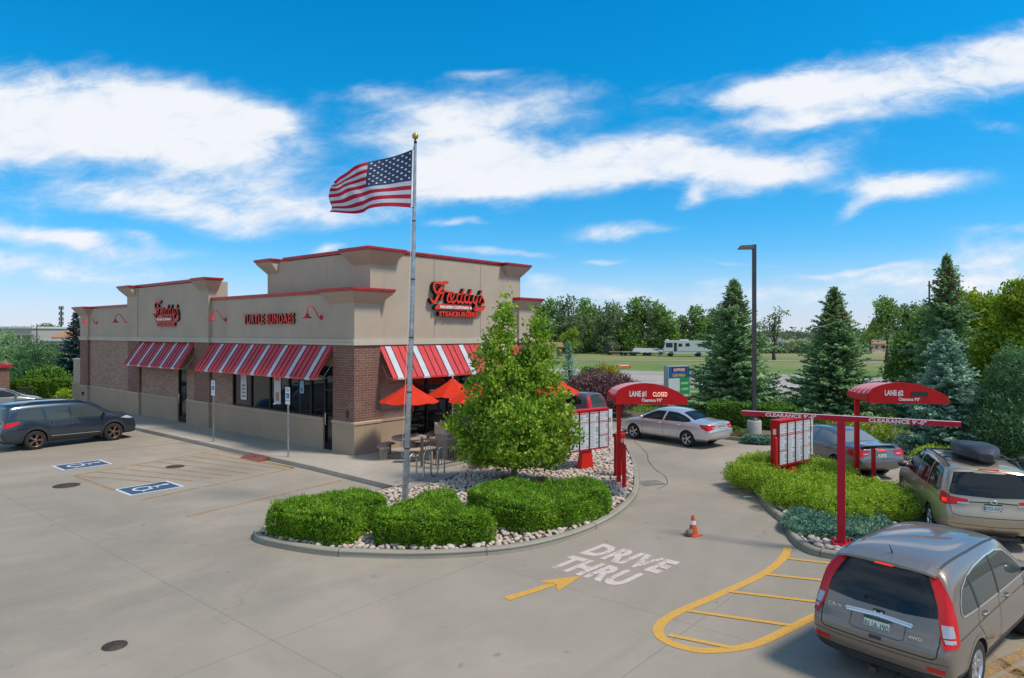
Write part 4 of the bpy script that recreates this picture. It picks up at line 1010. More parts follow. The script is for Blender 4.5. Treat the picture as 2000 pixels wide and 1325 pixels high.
# ------------------------------------------------------------------ menu boards
M_menu = []
for i, c in enumerate(((.62, .66, .70), (.60, .63, .66), (.55, .36, .30), (.50, .05, .06), (.36, .25, .17))): M_menu.append(mat('menu_print_%d' % i, c, .35))
def menu_board(label, a, d, width, z0, z1, seed):
    """a: left end of the face at ground, d: unit direction to the right"""
    rz = math.atan2(d.y, d.x); t = thing('menu_board', label, 'menu board', (a.x, a.y, .12), rz, 'drive-thru menu boards'); rnd = random.Random(seed)
    z0 -= .12; z1 -= .12
    mb = MB(); mb.box(0, width, 0, .26, z0, z1, M_red); mb.box(-.01, width+.01, -.03, .28, z1, z1+.05, M_red); mb.build('cabinet', t)
    mb = MB()
    mb.box(-.006, -.002, .08, .18, z1-.38, z1-.22, M_swh); mb.build('side_print', t)
    cols = 4; cw = width/cols
    for c in range(cols):
        x0, x1 = c*cw+.03, (c+1)*cw-.03
        cuts = [z0+.04, z1-.04]
        if c in (0, 3): cuts = [z0+.04, z0+(z1-z0)*.37, z0+(z1-z0)*.72, z1-.04]
        elif c in (1, 2): cuts = [z0+.04, z0+(z1-z0)*.72, z1-.04]
        for q in range(len(cuts)-1):
            b, e = cuts[q]+.012, cuts[q+1]-.012
            mb = MB(); mb.box(x0, x1, -.012, -.001, b, e, M_menu[0])
            hcol = M_menu[3] if rnd.random() < .5 else M_menu[2]
            mb.box(x0+.01, x1-.01, -.014, -.012, e-.05, e-.015, hcol)
            z = e-.085
            while z > b+.03:
                mb.box(x0+.02, x0+(x1-x0)*rnd.uniform(.45, .62), -.014, -.012, z-.010, z, mat('menu_ink', (.22, .22, .26), .5))
                if rnd.random() < .55: mb.box(x1-(x1-x0)*.30, x1-.02, -.014, -.012, z-.035, z, M_menu[4] if rnd.random() < .7 else M_menu[2])
                z -= .048
            mb.build('menu_panel', t)
    mb = MB()
    for c in range(cols+1): mb.box(max(0, c*cw-.028), min(width, c*cw+.028), -.022, -.0, z0, z1, mat('menu_frame', (.012, .018, .04), .4))
    mb.box(.03, width-.03, -.018, -.0, z0, z0+.04, M_redp); mb.box(.03, width-.03, -.018, 0, z1-.04, z1, M_redp); mb.build('frame', t)
    mb = MB(); mb.box(width+.02, width+.26, .06, .09, z0+.14, z1-.02, M_menu[0]); mb.box(width+.05, width+.20, .055, .06, z0+.2, z0+.36, M_menu[2]); mb.box(width+.05, width+.20, .055, .06, z1-.45, z1-.3, M_menu[4])
    for k in range(5): mb.box(width+.05, width+.22, .055, .06, z0+.42+k*.06, z0+.44+k*.06, M_menu[2]); 
    mb.build('side_panel', t)
    mb = MB(); mb.hexa([(width*.3, .0, 0), (width*.62, .0, 0), (width*.62, .24, 0), (width*.3, .24, 0)], [(width*.36, .04, z0), (width*.58, .04, z0), (width*.58, .20, z0), (width*.36, .20, z0)], mat('pedestal_red', (.62, .015, .008), .35)); mb.build('pedestal', t)
md = Vector((.79, .613, 0)).normalized()
menu_board('wide menu board half hidden by the leafy tree, near the LANE #1 canopy', Vector((3.27, 23.2, 0))-md*1.80, md, 1.80, .74, 2.04, 3)
menu_board('wide menu board standing in the lime green shrubs, with its red end to the left', Vector((7.91, 20.25, 0)), md, 1.80, .66, 1.98, 7)
# ------------------------------------------------------------------ clearance bar
cb = at(1643, 1064, .15); ba = Vector((5.25, 15.52, 0)); bb_ = Vector((8.92, 13.59, 0)); bd = (bb_-ba).normalized()
t = thing('clearance_bar', 'crimson T shaped height bar reading CLEARANCE 9\'-0" twice', 'height bar', (cb.x, cb.y, .12), math.atan2(bd.y, bd.x))
off0 = (Vector((cb.x, cb.y, 0))-ba).dot(bd)
mb = MB(); mb.box(-.078, .078, -.078, .078, .08, 2.66, M_redp); mb.build('post', t, bevel=.006)
mb = MB(); mb.box(-.20, .20, -.20, .20, .05, .08, M_redp); mb.box(-.3, .26, .08, .1, .1, .1, M_redp)
for a in (-.15, .15):
    for b in (-.15, .15): mb.lathe([(.022, .08), (.022, .13), (.001, .13)], M_redp, 8, Matrix.Translation((a, b, 0)))
mb.build('base_plate', t)
mb = MB(); mb.lathe([(.34, -.06), (.34, .03), (.31, .05), (.001, .05)], M_conc, 28); mb.build('footing', t)
mb = MB(); mb.box(-off0, -off0+4.15, -.05, .05, 2.66, 2.76, M_redp); mb.box(-.22, .22, -.07, .07, 2.64, 2.66, M_redp); mb.build('bar', t)
mb = MB(); mb.box(-off0, -off0+4.15, -.052, .052, 2.76, 2.764, mat('bar_top', (.70, .45, .48), .4)); mb.build('bar_edge', t)
for x in (-off0+1.02, -off0+3.05):
    mb = MB(); add_text(mb, 'CLEARANCE 9\'-0"', frame((x, -.052, 2.672), (1, 0, 0), (0, 0, 1)), .105, M_swh, bold=.004, extrude=.002, space=1.08, xs=1.18); mb.build('lettering', t)
# ------------------------------------------------------------------ cone and stone
cp_ = at(1351, 1046)
t = thing('traffic_cone', 'orange traffic cone with white collars on the drive lane', 'traffic cone', (cp_.x+.03, cp_.y, .006), .5)
M_or = mat('cone_orange', (.72, .09, .015), .5)
mb = MB(); mb.lathe([(.001, .46), (.025, .455), (.03, .44), (.05, .34)], M_or, 20); mb.lathe([(.05, .34), (.068, .25)], M_white, 20); mb.lathe([(.068, .25), (.115, .03)], M_or, 20); mb.build('cone_body', t)
mb = MB(); mb.box(-.15, .15, -.15, .15, 0, .03, M_or); mb.build('base', t, bevel=.01)
t = thing('stone', 'round brown speckled stone propped against the orange cone', 'stone', (cp_.x-.075, cp_.y-.09, .006), 0)
rnd = random.Random(5); me_ = MB(); me_.sphere((0, 0, .085), .09, mat('field_stone', (.22, .18, .12), .9, var=.5, vscale=18, bump=.6), 14, (1, .95, .95)); me_.build('rock', t)
mb = MB(); pb = at(1460, 971); mb.add([(pb.x-.12, pb.y-.07, .009), (pb.x+.14, pb.y-.07, .009), (pb.x+.14, pb.y+.06, .009), (pb.x-.12, pb.y+.06, .009)], [(0, 1, 2, 3)], M_white); tag(mb.build('paper_sheet'), 'white paper lying on the lane at the foot of the lime green shrubs', 'paper')
# ------------------------------------------------------------------ lamp posts
def lamp_post(p, h, label, baser=.31, baseh=.72, side=-1, r=.075, grp='lot lamp posts'):
    t = thing('lamp_post', label, 'lamp post', p, 0)
    mb = MB(); mb.lathe([(baser, -.1), (baser, baseh-.03), (baser-.03, baseh), (.001, baseh)], M_conc, 28); mb.build('concrete_base', t)
    mb = MB(); mb.lathe([(.2, baseh), (.2, baseh+.05), (.13, baseh+.09), (.12, baseh+.12)], M_steel, 16); mb.build('base_cover', t)
    mb = MB(); mb.box(-r, r, -r, r, baseh, h, M_steel); mb.build('pole', t)
    mb = MB(); mb.box(side*.45 if side < 0 else 0, 0 if side < 0 else side*.45, -.035, .035, h-.13, h-.05, M_steel)
    mb.build('arm', t)
    mb = MB(); mb.hexa([(side*.66-.34, -.16, h-.20), (side*.66+.34, -.16, h-.20), (side*.66+.34, .16, h-.20), (side*.66-.34, .16, h-.20)], [(side*.66-.22, -.11, h-.04), (side*.66+.30, -.11, h-.02), (side*.66+.30, .11, h-.02), (side*.66-.22, .11, h-.04)], M_steel)
    mb.box(side*.66-.26, side*.66+.26, -.12, .12, h-.215, h-.2, mat('lamp_lens', (.5, .5, .48), .3)); mb.build('lamp_head', t)
    return t
lp = at(1473, 853, .05)
lamp_post(lp, H+169/FPX*lp.y, 'tall dark lot lamp on a round concrete base between the two big spruces', side=-1*.55/1.0*1.0)
# ------------------------------------------------------------------ car wash sign
sg = at(1316, 793); sd_ = Vector((.86, .5, 0)).normalized()
t = thing('monument_sign', 'blue and green car wash monument sign on a stone plinth beyond the lawn', 'sign', (sg.x, sg.y-.4, 0), math.atan2(.42, .9))
hs = sg.y/FPX
mb = MB(); mb.box(-.85, 1.15, -.35, .35, 0, .62, M_stone); mb.box(-.9, 1.2, -.4, .4, .62, .68, M_cap); mb.build('plinth', t)
mb = MB(); mb.box(-.72, .98, -.22, .22, .68, 2.55, mat('sign_case', (.42, .46, .46), .5)); mb.build('cabinet', t)
Ms = frame((-.72, -.222, .68), (1, 0, 0), (0, 0, 1)); mb = MB()
def q(x0, x1, z0, z1, m, d=.004): mb.box(-.72+x0, -.72+x1, -.222-d, -.222, .68+z0, .68+z1, m)
q(.04, 1.66, 1.12, 1.83, mat('sign_deep_blue', (.015, .12, .36), .4)); q(.28, 1.42, 1.50, 1.78, mat('sign_purple', (.12, .01, .08), .4), .008)
q(.04, .88, .04, 1.10, mat('sign_pale', (.62, .68, .74), .4)); q(.04, .88, .04, .34, mat('sign_light_blue', (.30, .48, .66), .4), .008); q(.90, 1.66, .10, 1.10, mat('sign_bright_green', (.01, .32, .09), .4))
add_text(mb, 'EXPRESS', Ms @ Matrix.Translation((.85, 1.545, .010)), .25, mat('sign_pink_text', (.85, .6, .66), .4), bold=.008, extrude=.002, xs=.95)
add_text(mb, 'CAR WASH', Ms @ Matrix.Translation((.85, 1.20, .006)), .25, mat('sign_yellow_text', (.75, .52, .03), .4), bold=.008, extrude=.002, xs=.8)
add_text(mb, 'INTERIOR', Ms @ Matrix.Translation((1.28, .72, .006)), .18, M_swh, bold=.004, extrude=.002, xs=.75); add_text(mb, 'COMBO', Ms @ Matrix.Translation((1.28, .36, .006)), .18, M_swh, bold=.004, extrude=.002, xs=.8)
mb.build('sign_face', t)
# ------------------------------------------------------------------ vehicles
def car_paint(name, c, metal=.55, rough=.32):
    return mat(name, c, rough, metal, coat=1.0, var=.04, vscale=2)
M_cg = mat('car_glass', (.012, .015, .017), .05, 0, spec=.45)
M_cgl = mat('car_glass_sheen', (.05, .065, .065), .05, 0, spec=.6)  # lighter base colour stands in for light reflected in the glass
M_tail = mat('tail_light_red', (.62, .006, .006), .22, coat=.25, spec=.4); M_tailb = mat('tail_light_lit', (.75, .02, .01), .2, coat=.3, emit=((1, .03, .01), .55))
M_tailc = mat('tail_light_clear', (.46, .46, .49), .2, .2, coat=.4); M_head = mat('headlight_lens', (.55, .58, .62), .1, .3, coat=1)
M_gap = mat('panel_gap', (.010, .010, .011), .8); M_trim = mat('dark_trim', (.035, .035, .037), .5); M_tyre = M_rubber
M_cgr = mat('car_glass_glare', (.22, .24, .24), .08, 0, spec=.8)  # bright base colour paints the reflected light on the dark sedan's glass
M_plate = mat('plate_white', (.66, .68, .66), .45); M_pgreen = mat('plate_green', (.03, .12, .07), .5)
M_rimA = mat('alloy_silver', (.62, .63, .65), .28, .9); M_rimB = mat('alloy_bronze', (.30, .20, .16), .35, .8); M_dark = mat('wheel_well', (.008, .008, .008), .9)
FR = [0, 0, .15, .36, .60, .74]
def hull(stations, wheels, rw, wy):
    rows = 11; V = []; F = []
    ns = len(stations)
    for st in stations:
        x, w, zb, zl, wr, zr = st[:6]; dx = st[6] if len(st) > 6 else {}
        ys = [0, .84*w, .97*w, w, w, .99*w, .955*w, 0, wr, .60*wr, 0]
        zs = [zb, zb]+[zb+f*(zl-zb) for f in FR[2:]]+[zl, 0, zr-.055, zr-.012, zr]
        ys[7] = (ys[6]+ys[8])/2+.015; zs[7] = (zs[6]+zs[8])/2+.02
        for s in (1, -1):
            for j in range(rows): V.append((x+dx.get(j, 0), s*ys[j], zs[j]))
    idx = lambda i, s, j: i*2*rows+(rows if s else 0)+j
    bm = bmesh.new(); vs = [bm.verts.new(v) for v in V]
    def face(*a):
        q = []
        for i in a:
            if vs[i] not in q: q.append(vs[i])
        try: bm.faces.new(q)
        except ValueError: pass
    for i in range(ns-1):
        for j in range(rows-1):
            face(idx(i, 0, j), idx(i, 0, j+1), idx(i+1, 0, j+1), idx(i+1, 0, j))
            face(idx(i, 1, j), idx(i+1, 1, j), idx(i+1, 1, j+1), idx(i, 1, j+1))
    for e in (0, ns-1):                       # end caps with supporting columns so the corners stay crisp
        sgx = -1 if e == 0 else 1; mids = {}
        for j in range(rows):
            p = Vector(V[idx(e, 0, j)])
            for s in (0, 1):
                if abs(p.y) < 1e-4: mids[(s, j)] = idx(e, 0, j)
                else:
                    V.append((p.x+sgx*.045, (1 if s == 0 else -1)*p.y*.80, p.z)); vs.append(bm.verts.new(V[-1])); mids[(s, j)] = len(V)-1
        for j in range(rows-1):
            for q in ((idx(e, 0, j), mids[(0, j)], mids[(0, j+1)], idx(e, 0, j+1)), (mids[(0, j)], mids[(1, j)], mids[(1, j+1)], mids[(0, j+1)]), (mids[(1, j)], idx(e, 1, j), idx(e, 1, j+1), mids[(1, j+1)])):
                face(*(q if e == 0 else tuple(reversed(q))))
    bmesh.ops.remove_doubles(bm, verts=bm.verts, dist=1e-5); bmesh.ops.recalc_face_normals(bm, faces=bm.faces)
    me = bpy.data.meshes.new('hull'); bm.to_mesh(me); bm.free()
    o = bpy.data.objects.new('hull', me); COL.objects.link(o)
    s = o.modifiers.new('s', 'SUBSURF'); s.levels = 3; s.render_levels = 3
    cb = MB()
    for wx in wheels:
        for sd in (1, -1):
            prof = [(rw, -.30), (rw, .30)]; n = 40
            vs = [(wx+rw*math.cos(2*math.pi*k/n), sd*(wy-.02)+y, .0+rw*.92+rw*math.sin(2*math.pi*k/n)) for y in (-.30, .30) for k in range(n)]
            cb.add(vs, [(k, (k+1) % n, n+(k+1) % n, n+k) for k in range(n)]+[tuple(range(n-1, -1, -1)), tuple(range(n, 2*n))], M_dark)
    c = cb.build('cut'); me.materials.append(M_gap); me.materials.append(M_dark)
    bm = bmesh.new(); bm.from_mesh(c.data); bmesh.ops.recalc_face_normals(bm, faces=bm.faces); bm.to_mesh(c.data); bm.free()
    c.data.materials.clear(); c.data.materials.append(M_gap); c.data.materials.append(M_dark); c.data.polygons.foreach_set('material_index', [1]*len(c.data.polygons))
    dg = bpy.context.evaluated_depsgraph_get(); bpy.context.view_layer.update(); dg.update()
    pure = bpy.data.meshes.new_from_object(o.evaluated_get(dg)); bvh = BVHTree.FromPolygons([v.co[:] for v in pure.vertices], [tuple(p.vertices) for p in pure.polygons])
    b = o.modifiers.new('b', 'BOOLEAN'); b.object = c; b.operation = 'DIFFERENCE'; b.solver = 'EXACT'
    bpy.context.view_layer.update(); dg = bpy.context.evaluated_depsgraph_get(); dg.update()
    fin = bpy.data.meshes.new_from_object(o.evaluated_get(dg))
    vs = [v.co[:] for v in fin.vertices]; fs = [tuple(p.vertices) for p in fin.polygons]; mi = [p.material_index for p in fin.polygons]
    bpy.data.objects.remove(o); bpy.data.objects.remove(c)
    return vs, fs, mi, bvh
class Car:
    def __init__(s, name, label, cat, paint, stations, axles, rw, W2, tyre_r, loc, heading, group=None, lower=None, lower_z=0):
        s.t = thing(name, label, cat, loc, heading, group); s.paint = paint
        vs, fs, mi, s.bvh = hull(stations, axles, rw, W2)
        s.body = MB(); a, b, d = s.body.mat(paint), s.body.mat(M_dark), s.body.mat(lower or paint)
        s.body.v = vs; s.body.f = fs; s.body.mi = [b if m == 1 else (d if lower and sum(vs[i][2] for i in f)/len(f) < lower_z else a) for m, f in zip(mi, fs)]; s.body.sm = [True]*len(fs)
        s.axles, s.tr, s.W2 = axles, tyre_r, W2
    def axes(s, n):
        n = Vector(n).normalized()
        r = Vector((0, 0, 1)).cross(n) if abs(n.z) < .95 else Vector((1, 0, 0))
        r.normalize(); return n, r, n.cross(r)
    def hit(s, n, r, u, a, b):
        o = r*a+u*b+n*8; h = s.bvh.ray_cast(o, -n)
        if h[0] is None: h = s.bvh.find_nearest(r*a+u*b+n*1.0)
        return h[0], h[1]
    def decal(s, mb, pts, n, m, off=.004, grid=.055, thick=.012, smooth=True):
        n, r, u = s.axes(n)
        P = [Vector((Vector(p).dot(r), Vector(p).dot(u))) for p in pts]
        area = sum(P[i].x*P[(i+1) % len(P)].y-P[(i+1) % len(P)].x*P[i].y for i in range(len(P)))
        if area < 0: P.reverse()
        D = []
        for i, p in enumerate(P):
            q = P[(i+1) % len(P)]; k = max(1, int((q-p).length/grid))
            for j in range(k): D.append(p.lerp(q, j/k))
        x0, x1 = min(p.x for p in D), max(p.x for p in D); y0, y1 = min(p.y for p in D), max(p.y for p in D); I = []
        def inside(x, y):
            c = False
            for i in range(len(D)):
                a, b = D[i], D[i-1]
                if (a.y > y) != (b.y > y) and x < (b.x-a.x)*(y-a.y)/(b.y-a.y)+a.x: c = not c
            return c
        x = x0+grid/2
        while x < x1:
            y = y0+grid/2
            while y < y1:
                if inside(x, y) and min((Vector((x, y))-d).length for d in D) > grid*.4: I.append(Vector((x, y)))
                y += grid
            x += grid
        nb = len(D)
        r_ = delaunay_2d_cdt(D+I, [], [tuple(range(nb))], 1, 1e-6)
        V2, T3 = r_[0], r_[2]; top = []; bot = []
        for p in V2:
            c, nn = s.hit(n, r, u, p.x, p.y)
            if nn.dot(n) < 0: nn = -nn
            top.append(c+nn*off); bot.append(c-nn*thick)
        mb.add(top, [tuple(f) for f in T3], m, smooth)
        # skirt
        cnt = {}
        for f in T3:
            for i in range(3):
                e = (f[i], f[(i+1) % 3]); cnt[e] = 1
        ed = [e for e in cnt if (e[1], e[0]) not in cnt]; k = len(top)
        mb.add(top+bot, [(e[1], e[0], k+e[0], k+e[1]) for e in ed], m)
    def strip(s, mb, pts, n, w, m, off=.003, step=.06, closed=False):
        n, r, u = s.axes(n)
        P = [Vector((Vector(p).dot(r), Vector(p).dot(u))) for p in pts]
        if closed: P.append(P[0])
        D = []
        for i in range(len(P)-1):
            k = max(1, int((P[i+1]-P[i]).length/step)); D += [P[i].lerp(P[i+1], j/k) for j in range(k)]
        D.append(P[-1]); top = []
        for i, p in enumerate(D):
            d = (D[min(i+1, len(D)-1)]-D[max(i-1, 0)]).normalized(); q = Vector((-d.y, d.x))*w/2
            for sg in (1, -1):
                c, nn = s.hit(n, r, u, p.x+sg*q.x, p.y+sg*q.y)
                if nn.dot(n) < 0: nn = -nn
                top.append(c+nn*off)
        mb.add(top, [(2*i, 2*i+1, 2*i+3, 2*i+2) for i in range(len(D)-1)], m, True)
    def part(s, name, pts, n, m, both=False, rim=None, rimw=.02, **kw):
        out = []
        for sg in ((1, -1) if both else (1,)):
            mb = MB(); q = [(p[0], p[1]*sg, p[2]) for p in pts]; nn = (n[0], n[1]*sg, n[2])
            s.decal(mb, q, nn, m, **kw)
            if rim: s.strip(mb, q, nn, rimw, rim, off=.007, closed=True)
            o = mb.build(name, s.t); out.append(o)
        return out
    def seam(s, pts, n=(0, 1, 0), w=.008, both=True, m=None):
        for sg in ((1, -1) if both else (1,)):
            s.strip(s.body, [(p[0], p[1]*sg, p[2]) for p in pts], (n[0], n[1]*sg, n[2]), w, m or M_gap)
    def wheels(s, rim=M_rimA, spokes=5, inset=.02, tw=.22, twin=False):
        R_ = s.tr
        for ax in s.axles:
            for sd in (1, -1):
                M = Matrix.Translation((ax, sd*(s.W2-inset-tw/2), R_)) @ Matrix.Rotation(-sd*math.pi/2, 4, 'X')
                rr = R_*.66; mb = MB()
                mb.lathe([(rr, -tw/2), (rr*.97, -tw/2+.01), (rr*.93, tw*.30), (rr*.98, tw*.46), (rr*1.01, tw*.47)], rim, 28, M)
                mb.lathe([(rr*.93, .0), (.001, .0)], M_dark, 24, M)
                mb.lathe([(rr*.26, tw*.2), (rr*.25, tw*.38), (rr*.16, tw*.42), (.001, tw*.42)], rim, 16, M)
                for k in range(spokes):
                    for db in ((-.13, .13) if twin else (0,)):
                        a = 2*math.pi*k/spokes+db; wd = (.055 if twin else .105)
                        L = Matrix.Rotation(a, 4, 'Z'); r0, r1 = rr*.18, rr*.95
                        b = [(r0, -rr*wd*1.1, tw*.22), (r1, -rr*wd*1.7, tw*.28), (r1, rr*wd*1.7, tw*.28), (r0, rr*wd*1.1, tw*.22)]
                        tp = [(r0, -rr*wd*.9, tw*.40), (r1, -rr*wd*1.3, tw*.44), (r1, rr*wd*1.3, tw*.44), (r0, rr*wd*.9, tw*.40)]
                        mb.hexa([M @ L @ Vector(p) for p in b], [M @ L @ Vector(p) for p in tp], rim)
                w = mb.build('wheel', s.t)
                ty = MB(); ty.lathe([(rr*.99, -tw*.46), (R_*.90, -tw*.50), (R_*.98, -tw*.42), (R_, -tw*.3), (R_, tw*.3), (R_*.98, tw*.42), (R_*.90, tw*.50), (rr*1.0, tw*.46)], M_tyre, 36, M)
                ty.build('tyre', w)
    def plate(s, c, n, txt=None, w=.31, h=.155):
        n = Vector(n).normalized(); r = Vector((0, 0, 1)).cross(n).normalized(); u = n.cross(r)
        M = frame(Vector(c), r, u); mb = MB(); mb.box(-w/2, w/2, -h/2, h/2, -.03, .004, M_plate, M)
        mb.box(-w/2-.008, w/2+.008, -h/2-.008, -h/2, -.03, .008, M_trim, M); mb.box(-w/2-.008, w/2+.008, h/2, h/2+.008, -.03, .008, M_trim, M)
        if txt:
            mb.box(-w/2, w/2, h*.36, h*.5, .004, .0055, M_pgreen, M); add_text(mb, txt, M @ Matrix.Translation((0, -h*.30, .005)), h*.70, M_pgreen, bold=.0008, extrude=.0008, xs=.80)
            mb.box(w*.38, w*.46, -h*.42, -h*.24, .004, .006, M_tail, M)
        mb.build('license_plate', s.t)
    def handle(s, x, z, both=True):
        for sg in ((1, -1) if both else (1,)):
            h = s.bvh.ray_cast(Vector((x, sg*5, z)), Vector((0, -sg, 0)))[0]
            mb = MB(); y = h.y; mb.tube([(x-.09, y, z-.004), (x-.075, y+sg*.03, z), (x+.075, y+sg*.03, z), (x+.09, y, z-.004)], [.012, .016, .016, .012], s.paint, 8); mb.build('door_handle', s.t)
    def mirror(s, x, z, col=None):
        for sg in (1, -1):
            h = s.bvh.ray_cast(Vector((x, sg*5, z)), Vector((0, -sg, 0)))[0]; y = h.y
            mb = MB(); mb.sphere((x-.02, y+sg*.13, z+.05), .10, col or s.paint, 12, (.6, 1.05, .72)); mb.tube([(x+.02, y-sg*.02, z), (x-.01, y+sg*.06, z+.02)], .03, M_trim, 6); mb.build('side_mirror', s.t)
    def rails(s, x0, x1, m, yoff=.0):
        for sg in (1, -1):
            pts = []
            for i in range(9):
                x = x0+(x1-x0)*i/8; y = sg*(s.wr+yoff); h = s.bvh.ray_cast(Vector((x, y, 5)), Vector((0, 0, -1)))[0]
                pts.append((x, y, h.z+(.065 if 0 < i < 8 else .0)))
            mb = MB(); mb.tube(pts, .024, m, 8); mb.build('roof_rail', s.t)
    def finish(s): s.body.build('body', s.t)
def head(dx, dy): return math.atan2(dy, dx)
def oval(cx, cz, rx, rz, y, n=16): return [(cx+rx*math.cos(2*math.pi*k/n), y, cz+rz*math.sin(2*math.pi*k/n)) for k in range(n)]
# ---- grey-brown compact SUV in the right foreground
def suv_stations(rear, front, w, h, ax, hl=0.0, squar=0.0):
    """compact / mid SUV"""
    k = h/1.68
    return [(rear, w*.93, .32, 1.05*k, .68*w/.91, 1.58*k, {0: .12, 1: .10, 2: .02, 3: -.05, 4: -.04, 5: .055, 6: .11-squar*.03, 7: .20-squar*.05, 8: .34-squar*.1, 9: .31-squar*.1, 10: .29-squar*.1}),
            (rear+.07, w*.985, .28, 1.055*k, .695*w/.91, 1.615*k, {5: .045, 6: .09, 7: .17, 8: .29-squar*.09, 9: .28-squar*.09, 10: .26-squar*.09}),
            (rear+.40, w, .24, 1.05*k, .70*w/.91, 1.655*k, {7: .03, 8: .08, 9: .08, 10: .08}),
            (-ax, w, .22, 1.04*k, .70*w/.91, 1.68*k), (-ax*.45, w*.995, .22, 1.02*k, .70*w/.91, 1.672*k), (0.05, w*.99, .22, 1.01*k, .69*w/.91, 1.655*k),
            (ax*.40, w*.99, .22, 1.0*k, .65*w/.91, 1.60*k), (ax*.62, w*.99, .22, .995*k, .62*w/.91, 1.47*k), (ax*.84, w*.99, .22, .99*k, .66*w/.91, 1.25*k),
            (ax*1.03, w*.995, .22, .98*k, .66*w/.91, 1.09*k+hl), (ax*1.3, w*.995, .23, .93*k, .62*w/.91, 1.03*k+hl), (front-.25, w*.95, .24, .85*k, .58*w/.91, .95*k+hl),
            (front-.08, w*.88, .25, .74*k, .52*w/.91, .83*k), (front, w*.72, .28, .62*k, .42*w/.91, .66*k)]
P_crv = car_paint('grey_brown_metallic', (.225, .185, .150), .45, .42)
cw = Vector((.647, -.762, 0)); ch = Vector((.762, .647, 0))
rl = Vector((4.14, 9.32, 0)); rr_ = Vector((5.27, 7.99, 0)); rc = (rl+rr_)/2
crv_c = rc+ch*(2.26-.03)+Vector((.01, .17, 0))
c = Car('parked_suv', 'grey brown compact SUV in the bottom right corner, seen from behind', 'SUV', P_crv, suv_stations(-2.21, 2.26, .885, 1.735, 1.31), (-1.31, 1.31), .385, .885, .34, (crv_c.x, crv_c.y, .006), head(ch.x, ch.y), lower=mat('clad_grey', (.045, .045, .046), .6), lower_z=.45)
c.wr = .66
NR = (-1, 0, .18)
c.part('rear_window', [(-2.1, .66, 1.11), (-2.1, .69, 1.20), (-1.95, .585, 1.545), (-1.95, .3, 1.575), (-1.95, -.3, 1.575), (-1.95, -.585, 1.545), (-2.1, -.69, 1.20), (-2.1, -.66, 1.11), (-2.1, -.3, 1.075), (-2.1, .3, 1.075)], (-1, 0, 0), M_cg, off=.006)
mb = MB()                                   # spoiler lip over the glass
for i in range(12):
    y0, y1 = -.60+i*1.20/12, -.60+(i+1)*1.20/12; zc = lambda y: c.bvh.ray_cast(Vector((-1.80, y, 5)), Vector((0, 0, -1)))[0].z; xb = lambda y: -2.03+.05*(abs(y)/.60)**3
    mb.hexa([(xb(y0), y0, zc(y0)-.062), (-1.82, y0, zc(y0)-.03), (-1.82, y1, zc(y1)-.03), (xb(y1), y1, zc(y1)-.062)], [(xb(y0)+.004, y0, zc(y0)-.035), (-1.80, y0, zc(y0)+.004), (-1.80, y1, zc(y1)+.004), (xb(y1)+.004, y1, zc(y1)-.035)], P_crv)
sp = mb.build('spoiler', c.t)
mb = MB(); mb.box(-2.02, -1.98, -.11, .11, zc(0)-.088, zc(0)-.060, M_tailb); mb.build('brake_light', c.t)
for sg in (1, -1):
    cn = (-.75, .66*sg, 0); S_ = lambda L: [(x, y*sg, z) for x, y, z in L]
    mb = MB()
    c.decal(mb, S_([(-2.0, .575, 1.56), (-1.92, .63, 1.56), (-1.93, .74, 1.30), (-1.97, .82, 1.10), (-2.02, .88, .92), (-2.03, .89, .82), (-2.2, .74, .80), (-2.17, .72, 1.05), (-2.08, .665, 1.25)]), cn, M_tail, off=.012, grid=.04)
    c.decal(mb, S_([(-2.06, .80, 1.06), (-2.09, .845, .93), (-2.18, .755, .92), (-2.16, .74, 1.06)]), cn, M_tailc, off=.019, grid=.04)
    c.decal(mb, S_([(-2.09, .845, .905), (-2.10, .85, .865), (-2.18, .765, .86), (-2.18, .76, .905)]), cn, M_tailc, off=.019, grid=.04)
    mb.build('taillight', c.t)
    mb = MB(); c.decal(mb, S_([(-2.2, .58, .50), (-2.2, .78, .50), (-2.2, .78, .555), (-2.2, .58, .555)]), (-1, .2*sg, 0), M_tail, off=.008); mb.build('reflector', c.t)
# tailgate seams and details
c.seam([(-2.2, .71, .82), (-2.2, .70, .70), (-2.2, .66, .665), (-2.2, 0, .655)], (-1, 0, 0), .012)
c.seam([(-2.2, .715, .80), (-2.1, .71, 1.05)], (-1, 0, 0), .010)
c.seam([(-1.9, .0, 1.7), (-1.86, .3, 1.7), (-1.8, .585, 1.7)], (0, 0, 1), .010)
c.seam([(-1.78, .585, 1.7), (-.8, .60, 1.7), (.2, .59, 1.7), (.5, .56, 1.7)], (0, 0, 1), .030, m=M_trim)
mb = MB(); c.decal(mb, [(-2.15, .42, .955), (-2.15, .40, .985), (-2.15, .2, .998), (-2.15, 0, 1.003), (-2.15, -.2, .998), (-2.15, -.40, .985), (-2.15, -.42, .955), (-2.15, -.38, .962), (-2.15, 0, .978), (-2.15, .38, .962)], (-1, 0, 0), mat('bar_chrome', (.62, .63, .64), .35, .7), off=.018, grid=.03); c.strip(mb if 0 else MB(), [(-2.15, .4, .97), (-2.15, 0, .99)], (-1, 0, 0), .01, M_chrome) if 0 else None; c.strip(mb, [(-2.15, .40, .945), (-2.15, 0, .968), (-2.15, -.40, .945)], (-1, 0, 0), .02, M_chrome, off=.010); mb.build('chrome_bar', c.t)
n_, r__, u_ = c.axes((-1, 0, .06)); hp, hn = c.hit(n_, r__, u_, 0, 1.005)
M = frame((hp.x-.045, 0, .985), (0, -1, 0), (.06, 0, 1)); mb = MB()
mb.box(-.068, .068, -.056, .056, -.03, .003, M_black, M)
